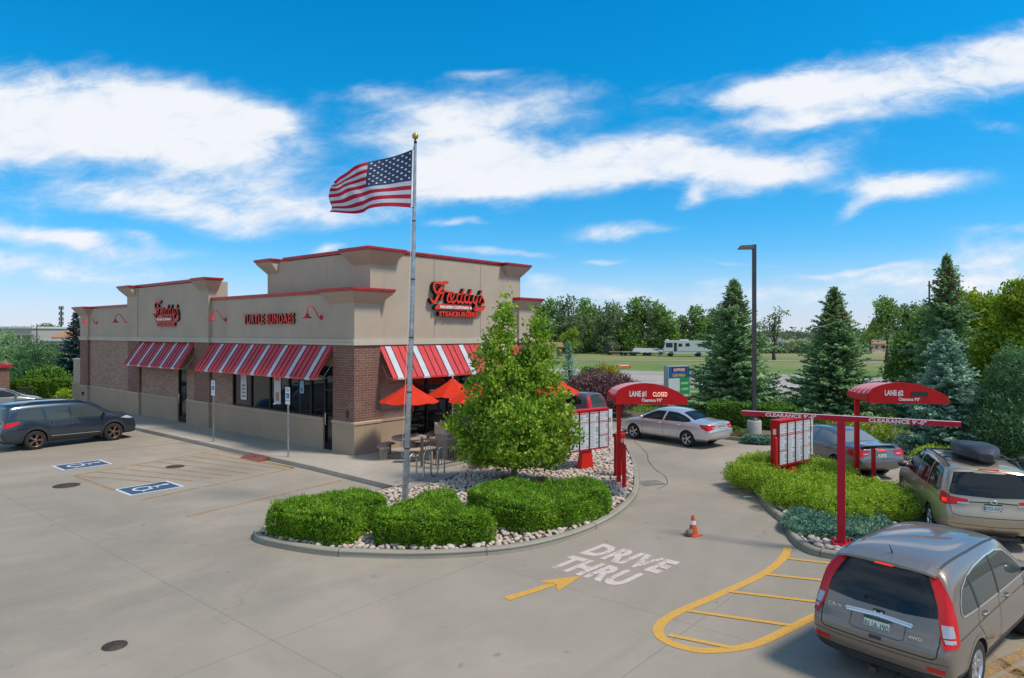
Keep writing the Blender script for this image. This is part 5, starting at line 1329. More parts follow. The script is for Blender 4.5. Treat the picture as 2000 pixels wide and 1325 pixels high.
for x in (-.034, .034): mb.hexa([M @ Vector(p) for p in ((x-.014, -.04, .003), (x+.012, -.04, .003), (x+.012+x*.25, .04, .003), (x-.014+x*.25, .04, .003))], [M @ Vector(p) for p in ((x-.014, -.04, .012), (x+.012, -.04, .012), (x+.012+x*.25, .04, .012), (x-.014+x*.25, .04, .012))], M_chrome)
mb.box(-.025, .025, -.008, .010, .003, .012, M_chrome, M); mb.build('badge', c.t)
mb = MB()
for y, txt, z, sz in ((.555, 'CR-V', .935, .062), (-.46, '4WD', .83, .05)):
    h, nn = c.hit(Vector((-1, 0, 0)), Vector((0, -1, 0)), Vector((0, 0, 1)), -y, z)
    add_text(mb, txt, frame((h.x-.004, y, z), (0, -1, 0), (.1, 0, 1)), sz, M_chrome, bold=.001, extrude=.002, xs=1.35)
mb.build('badge_lettering', c.t)
h, nn = c.hit(Vector((-1, 0, 0)), Vector((0, -1, 0)), Vector((0, 0, 1)), 0, .86)
c.seam([(-2.2, .33, .95), (-2.2, .33, .79), (-2.2, .27, .765), (-2.2, 0, .765)], (-1, 0, 0), .007, m=mat('recess_shade', (.05, .045, .04), .4, .5))  # dark line paints the shade around the plate recess
c.plate((h.x-.012, 0, .862), (-1, 0, .12), 'BUA-I90', .305, .152)
mb = MB(); mb.tube([(-2.135, .18, 1.165), (-2.16, .05, 1.16), (-2.13, -.36, 1.175)], [.012, .010, .006], M_black, 6); mb.tube([(-2.11, .18, 1.13), (-2.14, .18, 1.165)], .022, M_black, 8); mb.build('rear_wiper', c.t)
mb = MB(); c.decal(mb, [(-2.2, .075, .70), (-2.2, -.075, .70), (-2.2, -.075, .745), (-2.2, .075, .745)], (-1, 0, 0), M_trim, off=.006); mb.build('tailgate_handle', c.t)
mb = MB(); mb.tube([(-1.66, .0, 1.655), (-1.72, 0, 1.69), (-1.84, 0, 1.83)], [.020, .010, .003], M_black, 8); mb.sphere((-1.66, 0, 1.665), .035, M_black, 10, (1.3, .8, .5)); mb.build('antenna', c.t)
# side glass
win = [(-1.74, .9, 1.11), (-1.80, .9, 1.17), (-1.76, .9, 1.28), (-1.62, .8, 1.40), (-1.35, .8, 1.50), (-1.0, .8, 1.555), (-.5, .8, 1.58), (0, .8, 1.57), (.35, .8, 1.50), (.70, .8, 1.32), (.98, .9, 1.13), (1.0, .9, 1.06), (0, .9, 1.065), (-1.2, .9, 1.085)]
c.part('side_window', win, (0, 1, .25), M_cgl, both=True, rim=M_chrome, rimw=.022, off=.005)
for a, b in (((-.32, .9, 1.06), (-.38, .8, 1.57)), ((-1.18, .9, 1.08), (-1.33, .8, 1.50))):
    c.seam([a, b], (0, 1, .25), .055, m=M_trim) if 0 else None
    mb_ = MB()
    for sg in (1, -1):
        c.strip(c.body, [(a[0], a[1]*sg, a[2]), (b[0], b[1]*sg, b[2])], (0, sg, .25), .06, M_trim, off=.009)
for sm in ([(-.34, .9, 1.04), (-.35, .9, .5), (-.30, .9, .30)], [(.88, .9, 1.02), (.84, .9, .6), (.80, .9, .30)], [(-1.22, .9, 1.06), (-1.24, .9, .86), (-1.05, .9, .70), (-.93, .9, .50), (-.90, .9, .32)], [(-.90, .9, .31), (.80, .9, .29)]): c.seam(sm)
c.seam([(-2.0, .9, .865), (-1.0, .9, .90), (.9, .9, .90)], (0, 1, 0), .012, m=mat('body_crease', (.12, .10, .085), .35, .6))  # flat darker strip paints the shade line of a side crease
c.part('windshield', [(.52, .55, 1.7), (.52, -.55, 1.7), (1.2, -.63, 1.2), (1.2, .63, 1.2)], (.4, 0, 1), M_cg)
c.handle(-1.0, .965); c.handle(.0, .955); c.mirror(.98, 1.08); c.rails(-1.5, .45, mat('rail_dark', (.03, .03, .032), .35, .4), -.045) if 0 else None
for ax in c.axles: c.seam([(ax+.43*math.cos(R(a)), .9, .315+.43*math.sin(R(a))) for a in range(-5, 187, 12)], (0, 1, 0), .055, m=P_crv)
c.part('headlight', [(2.1, .55, .72), (2.0, .78, .74), (1.9, .84, .84), (2.05, .56, .84)], (.8, .6, .1), M_head, both=True)
mb = MB(); mb.tube([(-2.1, -.52, .27), (-2.28, -.52, .27)], .032, M_chrome, 12); mb.tube([(-2.05, -.2, .25), (-2.2, -.2, .22)], .02, M_steel, 6); mb.build('exhaust_pipe', c.t); mb = MB(); mb.box(-2.22, -2.12, .02, .10, .22, .29, M_steel); mb.build('tow_hitch', c.t)
mb = MB(); c.strip(mb, [(-2.2, .80, .46), (-2.2, .4, .43), (-2.2, 0, .425), (-2.2, -.4, .43), (-2.2, -.80, .46)], (-1, 0, 0), .012, M_gap, off=.004); c.strip(mb, [(-2.2, .82, .62), (-2.2, .4, .60), (-2.2, 0, .60), (-2.2, -.4, .60), (-2.2, -.82, .62)], (-1, 0, 0), .014, P_crv, off=.012); mb.build('bumper_trim', c.t)
c.wheels(M_rimA, 5, .015, .225, True); c.finish()
# ---- tan minivan with a roof box
P_van = car_paint('champagne_metallic', (.46, .38, .275), .5, .36)
st = [(-2.55, .85, .34, 1.06, .70, 1.62, {0: .14, 1: .10, 3: -.04, 4: -.03, 5: .03, 6: .06, 7: .14, 8: .27, 9: .25, 10: .25}), (-2.36, .94, .28, 1.06, .735, 1.69, {6: .02, 7: .07, 8: .13, 9: .13, 10: .13}), (-2.0, .98, .24, 1.05, .755, 1.735, {8: .03}),
      (-1.5, .985, .22, 1.05, .765, 1.755), (-.6, .985, .21, 1.03, .765, 1.76), (.2, .985, .21, 1.01, .755, 1.74), (.72, .985, .21, 1.0, .735, 1.66), (1.05, .98, .21, .99, .72, 1.50), (1.45, .975, .21, .98, .73, 1.27), (1.78, .97, .22, .95, .70, 1.07),
      (2.1, .94, .23, .88, .64, .97), (2.33, .87, .24, .78, .55, .85), (2.47, .72, .27, .64, .44, .68)]
vh = Vector((.33, .944, 0)).normalized(); vc = Vector((10.23, 14.5, 0))+vh*2.58
c = Car('parked_minivan', 'tan minivan with a black roof box waiting behind the dark grey sedan', 'minivan', P_van, st, (-1.5, 1.5), .375, .985, .335, (vc.x, vc.y, .006), head(vh.x, vh.y))
c.wr = .70
c.part('rear_window', [(-2.4, .76, 1.13), (-2.4, .79, 1.18), (-2.3, .66, 1.58), (-2.3, .2, 1.615), (-2.3, -.2, 1.615), (-2.3, -.66, 1.58), (-2.4, -.79, 1.18), (-2.4, -.76, 1.13), (-2.4, 0, 1.10)], (-1, 0, 0), M_cg, off=.006)
for sg in (1, -1):
    S_ = lambda L: [(x, y*sg, z) for x, y, z in L]; mb = MB(); cn = (-.8, .6*sg, 0)
    c.decal(mb, S_([(-2.5, .42, 1.045), (-2.45, .79, 1.10), (-2.38, .90, 1.16), (-2.25, .94, 1.15), (-2.3, .96, .94), (-2.45, .86, .90), (-2.5, .45, .945)]), cn, M_tail, off=.010, grid=.045)
    c.decal(mb, S_([(-2.5, .44, .985), (-2.5, .66, .985), (-2.5, .66, .945), (-2.5, .46, .95)]), (-1, 0, 0), M_tailc, off=.02)
    if sg == 1: c.decal(mb, S_([(-2.44, .82, 1.03), (-2.38, .91, 1.03), (-2.38, .91, .95), (-2.44, .82, .95)]), cn, M_tailb, off=.018)
    mb.build('taillight', c.t)
mb = MB(); c.decal(mb, [(-2.3, .19, 1.665), (-2.3, -.19, 1.665), (-2.3, -.19, 1.69), (-2.3, .19, 1.69)], (-1, 0, .5), M_tail, off=.01); mb.build('brake_light', c.t)
mb = MB(); c.strip(mb, [(-2.5, .46, 1.035), (-2.5, 0, 1.05), (-2.5, -.46, 1.035)], (-1, 0, 0), .05, P_van, off=.02); c.strip(mb, [(-2.5, .44, .995), (-2.5, 0, 1.008), (-2.5, -.44, .995)], (-1, 0, 0), .02, M_trim, off=.008); mb.build('tailgate_trim', c.t)
h, nn = c.hit(Vector((-1, 0, 0)), Vector((0, -1, 0)), Vector((0, 0, 1)), 0, .90); c.plate((h.x-.014, 0, .90), (-1, 0, .08), 'BTO-KFY', .305, .152)
mb = MB(); mb.lathe([(.055, 0), (.055, .01), (.04, .012), (.04, 0)], M_chrome, 18, frame((h.x-.025, 0, 1.03), (0, -1, 0), (0, 0, 1)) @ Matrix.Diagonal((1.3, .8, 1, 1))); mb.build('badge', c.t)
c.seam([(-2.4, .80, 1.15), (-2.5, .79, .9), (-2.5, .76, .74), (-2.5, .6, .70), (-2.5, 0, .69)], (-1, 0, 0), .012)
c.seam([(-2.3, .0, 1.8), (-2.26, .4, 1.8), (-2.2, .66, 1.8)], (0, 0, 1), .010)
c.seam([(-2.3, .985, .56), (-2.0, .985, .53), (-1.9, .985, .51)], (0, 1, 0), .01); c.seam([(-2.5, .84, .54), (-2.5, 0, .50)], (-1, 0, 0), .012, m=mat('bumper_edge', (.12, .10, .08), .5))
for w in ([(-2.1, .95, 1.12), (-2.18, .9, 1.2), (-2.02, .8, 1.60), (-1.28, .8, 1.64), (-1.2, .95, 1.10)], [(-1.12, .95, 1.10), (-1.18, .8, 1.64), (-.28, .8, 1.65), (-.20, .95, 1.07)], [(-.12, .95, 1.07), (-.16, .8, 1.65), (.42, .8, 1.62), (.75, .8, 1.50), (1.22, .9, 1.14), (1.2, .95, 1.05)]):
    c.part('side_window', w, (0, 1, .2), M_cg, both=True)
for sm in ([(-1.16, .98, 1.08), (-1.14, .98, .62), (-1.05, .98, .5), (-1.0, .98, .3)], [(-.16, .98, 1.05), (-.17, .98, .3)], [(.98, .98, 1.03), (.96, .98, .3)], [(-1.0, .98, .29), (.96, .98, .29)], [(-2.2, .98, 1.0), (-1.2, .98, 1.035)]): c.seam(sm)
mb = MB()
for sg in (1, -1): c.strip(mb, [(-1.05, .98*sg, .62), (0, .98*sg, .60), (.93, .98*sg, .58)], (0, sg, 0), .06, P_van, off=.012)
mb.build('rub_strip', c.t)
c.part('windshield', [(.75, .62, 1.8), (.75, -.62, 1.8), (1.6, -.76, 1.2), (1.6, .76, 1.2)], (.4, 0, 1), M_cg)
c.handle(-.95, .93); c.handle(-.02, .93); c.mirror(1.15, 1.06, M_trim); c.rails(-2.0, .35, mat('rail_grey', (.10, .10, .10), .4, .5), -.02)
c.part('headlight', [(2.3, .5, .74), (2.2, .8, .76), (2.1, .88, .86), (2.25, .55, .84)], (.8, .6, .1), M_head, both=True)
M_box = mat('roof_box_plastic', (.035, .036, .040), .42)
mb = MB(); V = []; nx, na = 14, 18
for i in range(nx+1):
    f = i/nx; x = -2.12+2.35*f; taper = (math.sin(math.pi*min(.5, max(.03, f*1.5)))**.5)*(math.sin(math.pi*min(.5, (1-f)*.60+.035))**.8); wv = .44*taper; hv = .30*(min(1, f*5+.35))*(min(1, (1-f)*1.5+.12))**.8
    for k in range(na):
        a = 2*math.pi*k/na; ca, sa = math.cos(a), math.sin(a); V.append((x, wv*(abs(ca)**.55)*(1 if ca > 0 else -1), 1.90+(hv*.72*abs(sa)**.6 if sa > 0 else -.09*abs(sa)**.5)))
mb.add(V, [(i*na+k, (i+1)*na+k, (i+1)*na+(k+1) % na, i*na+(k+1) % na) for i in range(nx) for k in range(na)], M_box, True)
mb.add(V[:na], [tuple(range(na))], M_box); mb.add(V[-na:], [tuple(range(na-1, -1, -1))], M_box)
for x in (-1.6, -.45): mb.tube([(x, -.70, 1.80), (x, .70, 1.80)], .02, M_black, 8)
rb = mb.build('roof_box', c.t)
mb = MB(); mb.add([(v[0]+( .0), v[1]*1.035, 1.892+(.012 if v[2] > 1.90 else -.012)) for v in V], [(i*na+k, (i+1)*na+k, (i+1)*na+(k+1) % na, i*na+(k+1) % na) for i in range(nx) for k in range(na)], M_trim); mb.build('box_rim', rb)
mb = MB(); mb.tube([(-2.4, .35, .28), (-2.62, .35, .27)], .03, M_chrome, 12); mb.box(-2.6, -2.45, -.5, .5, .24, .30, M_trim); mb.build('exhaust_pipe', c.t); mb = MB(); mb.box(-2.66, -2.55, -.05, .05, .24, .32, M_steel); mb.build('tow_hitch', c.t)
c.wheels(M_rimA, 6, .015, .225); c.finish()
# ---- sedans
def sedan_stations(r=-2.42, f=2.32, w=.91, h=1.47, ax=1.39, tr=0.0):
    k = h/1.47
    return [(r, w*.87, .34, (.90+tr)*k, .62, (.985+tr)*k, {0: .12, 1: .10, 2: .04, 3: -.04, 4: -.02, 5: .03, 6: .06, 7: .07, 8: .08, 9: .06, 10: .05}), (r+.18, w*.955, .28, (.95+tr)*k, .66, (1.045+tr)*k), (r+.55, w*.99, .24, (.965+tr)*k, .62, (1.065+tr)*k),
            (r+.86, w, .23, .96*k, .60, 1.13*k), (r+1.28, w, .22, .955*k, .555, 1.345*k), (r+1.7, w, .22, .95*k, .55, 1.445*k), (-.12, w, .21, .94*k, .565, 1.472*k), (.38, w, .21, .93*k, .56, 1.435*k), (.78, w, .21, .92*k, .575, 1.27*k),
            (1.18, w, .21, .91*k, .64, 1.05*k), (1.45, w*.99, .21, .875*k, .62, .975*k), (1.85, w*.965, .22, .80*k, .56, .90*k), (f-.15, w*.90, .23, .70*k, .50, .79*k), (f, w*.74, .26, .57*k, .42, .62*k)]
def sedan(name, label, paint, loc, hd, rim, glass, tr=0.0, plate='', lit=False, wide=False, group=None, spk=5, lite=None):
    c = Car(name, label, 'car', paint, sedan_stations(tr=tr), (-1.39, 1.39), .36, .91, .325, loc, hd, group); c.wr = .55
    c.part('rear_window', [(-1.02, .50, 1.4), (-1.02, -.50, 1.4), (-1.62, -.62, 1.1), (-1.62, .62, 1.1)], (-.45, 0, 1), glass, off=.005)
    c.part('windshield', [(.42, .50, 1.4), (.42, -.50, 1.4), (1.16, -.64, 1.1), (1.16, .64, 1.1)], (.45, 0, 1), glass, off=.005)
    for w in ([(-1.52, .9, 1.055), (-1.40, .8, 1.15), (-1.08, .8, 1.29), (-.75, .8, 1.375), (-.30, .8, 1.40), (-.22, .9, .985), (-1.3, .9, 1.01)], [(-.14, .9, .985), (-.20, .8, 1.40), (.30, .8, 1.375), (.62, .8, 1.25), (1.02, .9, 1.05), (1.05, .9, .975)]):
        c.part('side_window', w, (0, 1, .3), glass if lite is None else lite, both=True)
    for sm in ([(-.20, .9, .97), (-.19, .9, .28)], [(.92, .9, .96), (.90, .9, .28)], [(-1.15, .9, 1.0), (-1.12, .9, .82), (-1.0, .9, .66), (-.92, .9, .42)], [(-.92, .9, .27), (.9, .9, .27)]): c.seam(sm, w=.010)
    c.seam([(-2.1, .9, .80), (-1.0, .9, .83), (1.2, .9, .80)], (0, 1, 0), .012, m=mat(paint.name+'_crease', tuple(x*.55 for x in paint.node_tree.nodes['Principled BSDF'].inputs[0].default_value[:3]), .35, .5))  # strip of darkened body colour paints a crease's shade
    for sg in (1, -1):
        S_ = lambda L: [(x, y*sg, z) for x, y, z in L]; mb = MB()
        if wide: L = [(-2.35, .30, .90+tr), (-2.35, .70, .93+tr), (-2.2, .88, .93+tr), (-2.05, .9, .90), (-2.15, .89, .78), (-2.35, .70, .74), (-2.4, .44, .76)]
        else: L = [(-2.38, .40, .90+tr), (-2.3, .78, .93+tr), (-2.0, .9, .92+tr), (-2.12, .9, .80), (-2.3, .80, .72), (-2.38, .44, .80)]
        c.decal(mb, S_(L), (-.75, .66*sg, 0), M_tailb if lit else M_tail, off=.009, grid=.05)
        c.decal(mb, S_([(-2.38, .46, .865), (-2.38, .64, .865), (-2.38, .64, .82), (-2.38, .48, .83)]), (-1, 0, 0), M_tailc if not lit else M_tail, off=.018)
        mb.build('taillight', c.t)
    h, nn = c.hit(Vector((-1, 0, 0)), Vector((0, -1, 0)), Vector((0, 0, 1)), 0, .56 if wide else .80); c.plate((h.x-.012, 0, .56 if wide else .80), (-1, 0, .1), plate, .305, .152)
    c.seam([(-2.4, .40, .72), (-2.4, 0, .70)], (-1, 0, 0), .010); c.seam([(-2.35, .82, .64), (-2.4, .40, .68), (-2.4, 0, .67)], (-1, 0, 0), .010)
    c.seam([(-2.3, .60, 1.1), (-1.7, .63, 1.1)], (0, 0, 1), .008)
    mb = MB(); c.decal(mb, [(-2.3, .78, .30), (-2.3, -.78, .30), (-2.35, -.74, .40), (-2.35, .74, .40)], (-1, 0, 0), M_trim, off=.004); mb.build('lower_bumper', c.t)
    c.part('headlight', [(2.15, .52, .66), (2.0, .80, .70), (1.8, .88, .80), (2.0, .60, .76)], (.8, .6, .3), M_head, both=True)
    c.handle(-.95, .86); c.handle(.05, .85); c.mirror(.92, .97); c.wheels(rim, spk, .012, .21); c.finish(); return c
P_sil = car_paint('silver_metallic', (.66, .66, .66), .55, .30); P_dg = car_paint('dark_grey_metallic', (.20, .20, .205), .55, .30); P_tan = car_paint('pewter_metallic', (.27, .245, .21), .55, .33)
fa, ra = at(1238, 857.5), at(1341, 873.5); chd = (fa-ra).normalized(); lf = Vector((-chd.y, chd.x, 0)); cc = (fa+ra)/2-lf*.88
sedan('sedan_car', 'silver sedan turning out of the first lane behind the LANE #1 canopy', P_sil, (cc.x, cc.y, .006), head(chd.x, chd.y), M_rimA, M_cg, .03, 'BJK-204', False)
ah = Vector((-.17, .985, 0)).normalized(); ac = Vector((11.55, 21.35, 0))+ah*2.40
c = sedan('sedan_car', 'dark grey sedan in the second lane behind the red posts', P_dg, (ac.x, ac.y, .006), head(ah.x, ah.y), M_rimA, M_cgr, .05, 'CFT-517', False, False)
mb = MB(); c.decal(mb, [(-2.38, .14, .955), (-2.38, -.14, .955), (-2.38, -.14, .925), (-2.38, .14, .925)], (-1, 0, .2), M_tailb, off=.01); mb.build('brake_light', c.t)
c.part('lit_lamp', [(-2.3, -.72, .90), (-2.2, -.84, .90), (-2.2, -.86, .82), (-2.3, -.74, .82)], (-.75, -.66, 0), M_tailb, off=.016)
mb = MB(); mb.hexa([(-2.40, -.6, 1.085), (-2.22, -.6, 1.07), (-2.22, .6, 1.07), (-2.40, .6, 1.085)], [(-2.42, -.6, 1.12), (-2.2, -.6, 1.115), (-2.2, .6, 1.115), (-2.42, .6, 1.12)], P_dg); mb.build('boot_spoiler', c.t)
th_ = Vector((.80, .60, 0)).normalized(); p_ = at(40, 809); tc_ = p_+Vector((0, .5, 0))-th_*1.39+Vector((-th_.y, th_.x, 0))*.88
sedan('sedan_car', 'pewter sedan at the left edge in front of the brick enclosure', P_tan, (tc_.x, tc_.y, .006), head(th_.x, th_.y), M_rimA, M_cg, .02, '', False, spk=9)
# ---- navy SUV
P_nav = car_paint('dark_navy_metallic', (.030, .048, .072), .5, .28)
ah = Vector((.60, .80, 0)).normalized(); fr_ = at(222, 861); rt = Vector((ah.y, -ah.x, 0)); cc = fr_-ah*1.445-rt*.93
c = Car('parked_suv', 'dark navy three-row SUV with bronze wheels parked at the left edge', 'SUV', P_nav, suv_stations(-2.52, 2.46, .965, 1.88, 1.445, .05, 1.3), (-1.445, 1.445), .43, .965, .375, (cc.x, cc.y, .006), head(ah.x, ah.y), lower=M_trim, lower_z=.42)
c.wr = .70
c.part('rear_window', [(-2.4, .74, 1.20), (-2.3, .66, 1.66), (-2.3, -.66, 1.66), (-2.4, -.74, 1.20)], (-1, 0, 0), M_cg)
for w in ([(-2.02, .9, 1.21), (-2.12, .9, 1.30), (-1.95, .8, 1.60), (-1.25, .8, 1.665), (-1.14, .9, 1.16)], [(-1.04, .9, 1.15), (-1.14, .8, 1.665), (-.30, .8, 1.69), (-.22, .9, 1.12)], [(-.14, .9, 1.12), (-.20, .8, 1.69), (.40, .8, 1.64), (.72, .8, 1.50), (1.12, .9, 1.22), (1.16, .9, 1.10)]):
    c.part('side_window', w, (0, 1, .25), M_cgl, both=True)
c.part('windshield', [(.62, .60, 1.7), (.62, -.60, 1.7), (1.28, -.72, 1.2), (1.28, .72, 1.2)], (.4, 0, 1), M_cg)
for sg in (1, -1):
    S_ = lambda L: [(x, y*sg, z) for x, y, z in L]; mb = MB()
    c.decal(mb, S_([(-2.4, .60, 1.05), (-2.35, .86, 1.12), (-2.0, .95, 1.17), (-1.98, .95, 1.10), (-2.2, .94, .98), (-2.4, .80, .93), (-2.4, .62, .96)]), (-.5, .86*sg, 0), M_tailb if 0 else M_tail, off=.010); mb.build('taillight', c.t)
    mb = MB(); c.decal(mb, S_([(2.15, .60, .86), (2.05, .82, .88), (1.72, .95, .97), (1.95, .78, 1.02)]), (.5, .86*sg, .2), M_head, off=.01); mb.build('headlight', c.t)
for sm in ([(-.20, .95, 1.10), (-.19, .95, .45)], [(1.02, .95, 1.08), (1.0, .95, .45)], [(-1.12, .95, 1.13), (-1.10, .95, .95), (-.98, .95, .70), (-.92, .95, .45)]): c.seam(sm, w=.010)
mb = MB()
for sg in (1, -1): c.strip(mb, [(-.95, .965*sg, .46), (0, .965*sg, .44), (.95, .965*sg, .42)], (0, sg, 0), .10, M_trim, off=.014); c.strip(mb, [(-.90, .965*sg, .50), (0, .965*sg, .485), (.9, .965*sg, .47)], (0, sg, 0), .018, M_chrome, off=.022)
for ax in c.axles:
    for sg in (1, -1): c.strip(mb, [(ax+.475*math.cos(R(a)), .95*sg, .39+.475*math.sin(R(a))) for a in range(-8, 190, 10)], (0, sg, 0), .10, M_trim, off=.010)
mb.build('cladding', c.t)
c.handle(-.95, 1.0); c.handle(.05, .98); c.mirror(1.05, 1.16, M_black); c.rails(-1.9, .5, mat('rail_black', (.02, .02, .02), .4), -.02)
c.seam([(-2.1, .95, .99), (-1.0, .95, 1.03), (1.5, .95, .98)], (0, 1, 0), .012, m=mat('navy_crease_shade', (.008, .012, .02), .3, .5))  # near-black strip paints shade where the side would fold
c.wheels(M_rimB, 5, .012, .235, True); c.finish()
# ---- grey SUV behind the leafy tree
gp = Vector((4.35, 33.9, 0)); gh = Vector((-.80, .60, 0)).normalized(); gc = gp+gh*2.2
c = Car('parked_suv', 'grey SUV with tall red tail lamps, half hidden behind the leafy tree', 'SUV', car_paint('mid_grey_metallic', (.13, .14, .15), .5, .3), suv_stations(-2.24, 2.2, .90, 1.66, 1.31), (-1.31, 1.31), .385, .90, .34, (gc.x, gc.y, .006), head(gh.x, gh.y))
c.wr = .64
c.part('rear_window', [(-2.1, .66, 1.11), (-1.95, .58, 1.52), (-1.95, -.58, 1.52), (-2.1, -.66, 1.11)], (-1, 0, 0), M_cgl)
c.part('side_window', [(-1.66, .9, 1.12), (-1.62, .8, 1.30), (-1.3, .8, 1.50), (0, .8, 1.57), (.35, .8, 1.50), (.98, .9, 1.10), (0, .9, 1.06)], (0, 1, .25), M_cg, both=True)
for sg in (1, -1):
    mb = MB(); c.decal(mb, [(x, y*sg, z) for x, y, z in [(-2.0, .575, 1.56), (-1.92, .65, 1.56), (-1.95, .80, 1.10), (-2.02, .88, .85), (-2.2, .74, .85), (-2.08, .665, 1.25)]], (-.75, .66*sg, 0), M_tail, off=.012); mb.build('taillight', c.t)
c.part('windshield', [(.52, .55, 1.7), (.52, -.55, 1.7), (1.2, -.63, 1.2), (1.2, .63, 1.2)], (.4, 0, 1), M_cg)
c.wheels(M_rimA, 5); c.finish()
# ---- pickup on the road
pp = at(1366, 747); ph_ = Vector((-.75, .66, 0)).normalized(); pc = pp+Vector((2.0, .2, 0))
c = Car('pickup_truck', 'beige pickup truck on the road behind the car wash sign and big spruce', 'pickup truck', car_paint('beige_metallic', (.30, .26, .21), .4, .4), [(-2.9, .90, .42, .98, .70, 1.02), (-2.7, .97, .38, 1.02, .74, 1.06), (-1.6, .98, .34, 1.03, .74, 1.07), (-.75, .98, .34, 1.03, .74, 1.08), (-.62, .98, .34, 1.04, .66, 1.72), (0, .98, .34, 1.04, .68, 1.80), (.6, .98, .34, 1.04, .66, 1.74), (1.05, .98, .34, 1.04, .70, 1.30), (1.25, .97, .34, 1.0, .68, 1.16), (2.2, .95, .36, .98, .64, 1.08), (2.6, .88, .38, .86, .56, .92)], (-1.75, 1.75), .42, .98, .37, (pc.x, pc.y, .01), head(ph_.x, ph_.y))
c.wr = .6
c.part('side_window', [(-.55, .9, 1.12), (-.45, .8, 1.62), (.5, .8, 1.62), (.95, .9, 1.15)], (0, 1, .25), M_cg, both=True); c.part('rear_window', [(-.7, .5, 1.2), (-.62, .5, 1.6), (-.62, -.5, 1.6), (-.7, -.5, 1.2)], (-1, 0, .3), M_cg)
c.part('windshield', [(.68, .55, 1.7), (.68, -.55, 1.7), (1.08, -.6, 1.2), (1.08, .6, 1.2)], (.5, 0, 1), M_cg); c.wheels(M_rimA, 5); c.finish()
# ------------------------------------------------------------------ plants (numpy leaf clouds)
def leaf_mat(name, cols, rough=.6, trans=.30, zvar=None):
    m = bpy.data.materials.new(name); m.use_nodes = True; T = NT(m.node_tree); p = T.n['Principled BSDF']
    p.inputs['Roughness'].default_value = rough; p.inputs['Specular IOR Level'].default_value = .3
    g = T.new('ShaderNodeNewGeometry').outputs['Random Per Island']
    co = T.new('ShaderNodeTexCoord').outputs['Object']; n = T.noise(co, zvar or 1.1, 3, .6)
    f = T.m('ADD', T.m('MULTIPLY', g, .6), T.m('MULTIPLY', T.sstep(n, .32, .68), .4)); k = len(cols)
    c = T.ramp(f, [(i/(k-1) if k > 1 else 0, x) for i, x in enumerate(cols)])
    T.put(p.inputs[0], c); tr = T.new('ShaderNodeBsdfTranslucent'); T.put(tr.inputs[0], c)
    ms = T.new('ShaderNodeMixShader'); ms.inputs[0].default_value = trans
    T.l.new(p.outputs[0], ms.inputs[1]); T.l.new(tr.outputs[0], ms.inputs[2]); T.l.new(ms.outputs[0], T.n['Material Output'].inputs[0]); return m
def nrm(a): return a/np.maximum(1e-9, np.linalg.norm(a, axis=1, keepdims=True))
def rhombi(C, U, Wd):
    n = len(C); V = np.empty((n, 4, 3)); V[:, 0] = C-U; V[:, 1] = C+Wd-U*.1; V[:, 2] = C+U; V[:, 3] = C-Wd-U*.1
    return V.reshape(-1, 3), np.arange(4*n).reshape(n, 4)
def leaf_quads(rng, C, size, asp=.55, dirs=None, spread=1.0):
    n = len(C); d = rng.normal(size=(n, 3))*spread
    if dirs is not None: d = d*.75+dirs
    d = nrm(d); o = nrm(np.cross(d, rng.normal(size=(n, 3)))); s = size*rng.uniform(.6, 1.3, (n, 1))
    return rhombi(C, d*s*.5, o*s*.5*asp)
M_bark = mat('grey_bark', (.14, .115, .095), .95, var=.35, vscale=12, bump=.6, bscale=30)
M_barkd = mat('dark_bark', (.065, .05, .04), .95, var=.3, vscale=10)
M_leaf = leaf_mat('maple_leaf', [(0.074, 0.176, 0.017), (0.158, 0.321, 0.026), (0.274, 0.457, 0.036), (0.483, 0.622, 0.073), (0.630, 0.685, 0.145)], trans=.40, zvar=2.6)
M_cot = leaf_mat('cottonwood_leaf', [(0.080, 0.162, 0.039), (0.147, 0.273, 0.058), (0.225, 0.358, 0.074), (0.338, 0.413, 0.098)], zvar=.25)
M_cot2 = leaf_mat('elm_leaf', [(0.116, 0.176, 0.082), (0.197, 0.271, 0.123), (0.277, 0.340, 0.153)], zvar=.25)
M_yel_ = leaf_mat('locust_leaf', [(0.101, 0.173, 0.014), (0.187, 0.288, 0.020), (0.317, 0.418, 0.026), (0.432, 0.490, 0.043)], trans=.4, zvar=.5)
M_spr = leaf_mat('green_spruce_needle', [(0.083, 0.199, 0.087), (0.183, 0.346, 0.152), (0.339, 0.518, 0.229), (0.564, 0.693, 0.320)], trans=.25)
M_sprb = leaf_mat('blue_spruce_needle', [(0.120, 0.244, 0.172), (0.220, 0.395, 0.282), (0.380, 0.579, 0.415), (0.559, 0.700, 0.548)], trans=.25)
M_sprd = leaf_mat('dark_spruce_needle', [(0.027, 0.063, 0.063), (0.057, 0.112, 0.117), (0.112, 0.192, 0.192)], trans=.05)
M_pine = leaf_mat('pine_needle', [(0.055, 0.137, 0.055), (0.109, 0.237, 0.091), (0.182, 0.328, 0.127)], trans=.15)
M_cone_ = leaf_mat('spruce_cones', [(.12, .06, .03), (.2, .11, .06)], trans=.05)
M_jun = leaf_mat('juniper_sprig', [(0.047, 0.128, 0.007), (0.116, 0.256, 0.012), (0.221, 0.404, 0.018), (0.348, 0.532, 0.038)], trans=.2, zvar=2.2)
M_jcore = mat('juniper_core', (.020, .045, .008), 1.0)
M_spi = leaf_mat('spirea_leaf', [(0.144, 0.273, 0.017), (0.273, 0.431, 0.028), (0.446, 0.604, 0.048), (0.604, 0.690, 0.083)], trans=.35, zvar=1.5)
M_teal = leaf_mat('creeping_juniper_sprig', [(0.052, 0.157, 0.113), (0.104, 0.244, 0.166), (0.174, 0.330, 0.227), (0.260, 0.348, 0.174)], trans=.12, zvar=2)
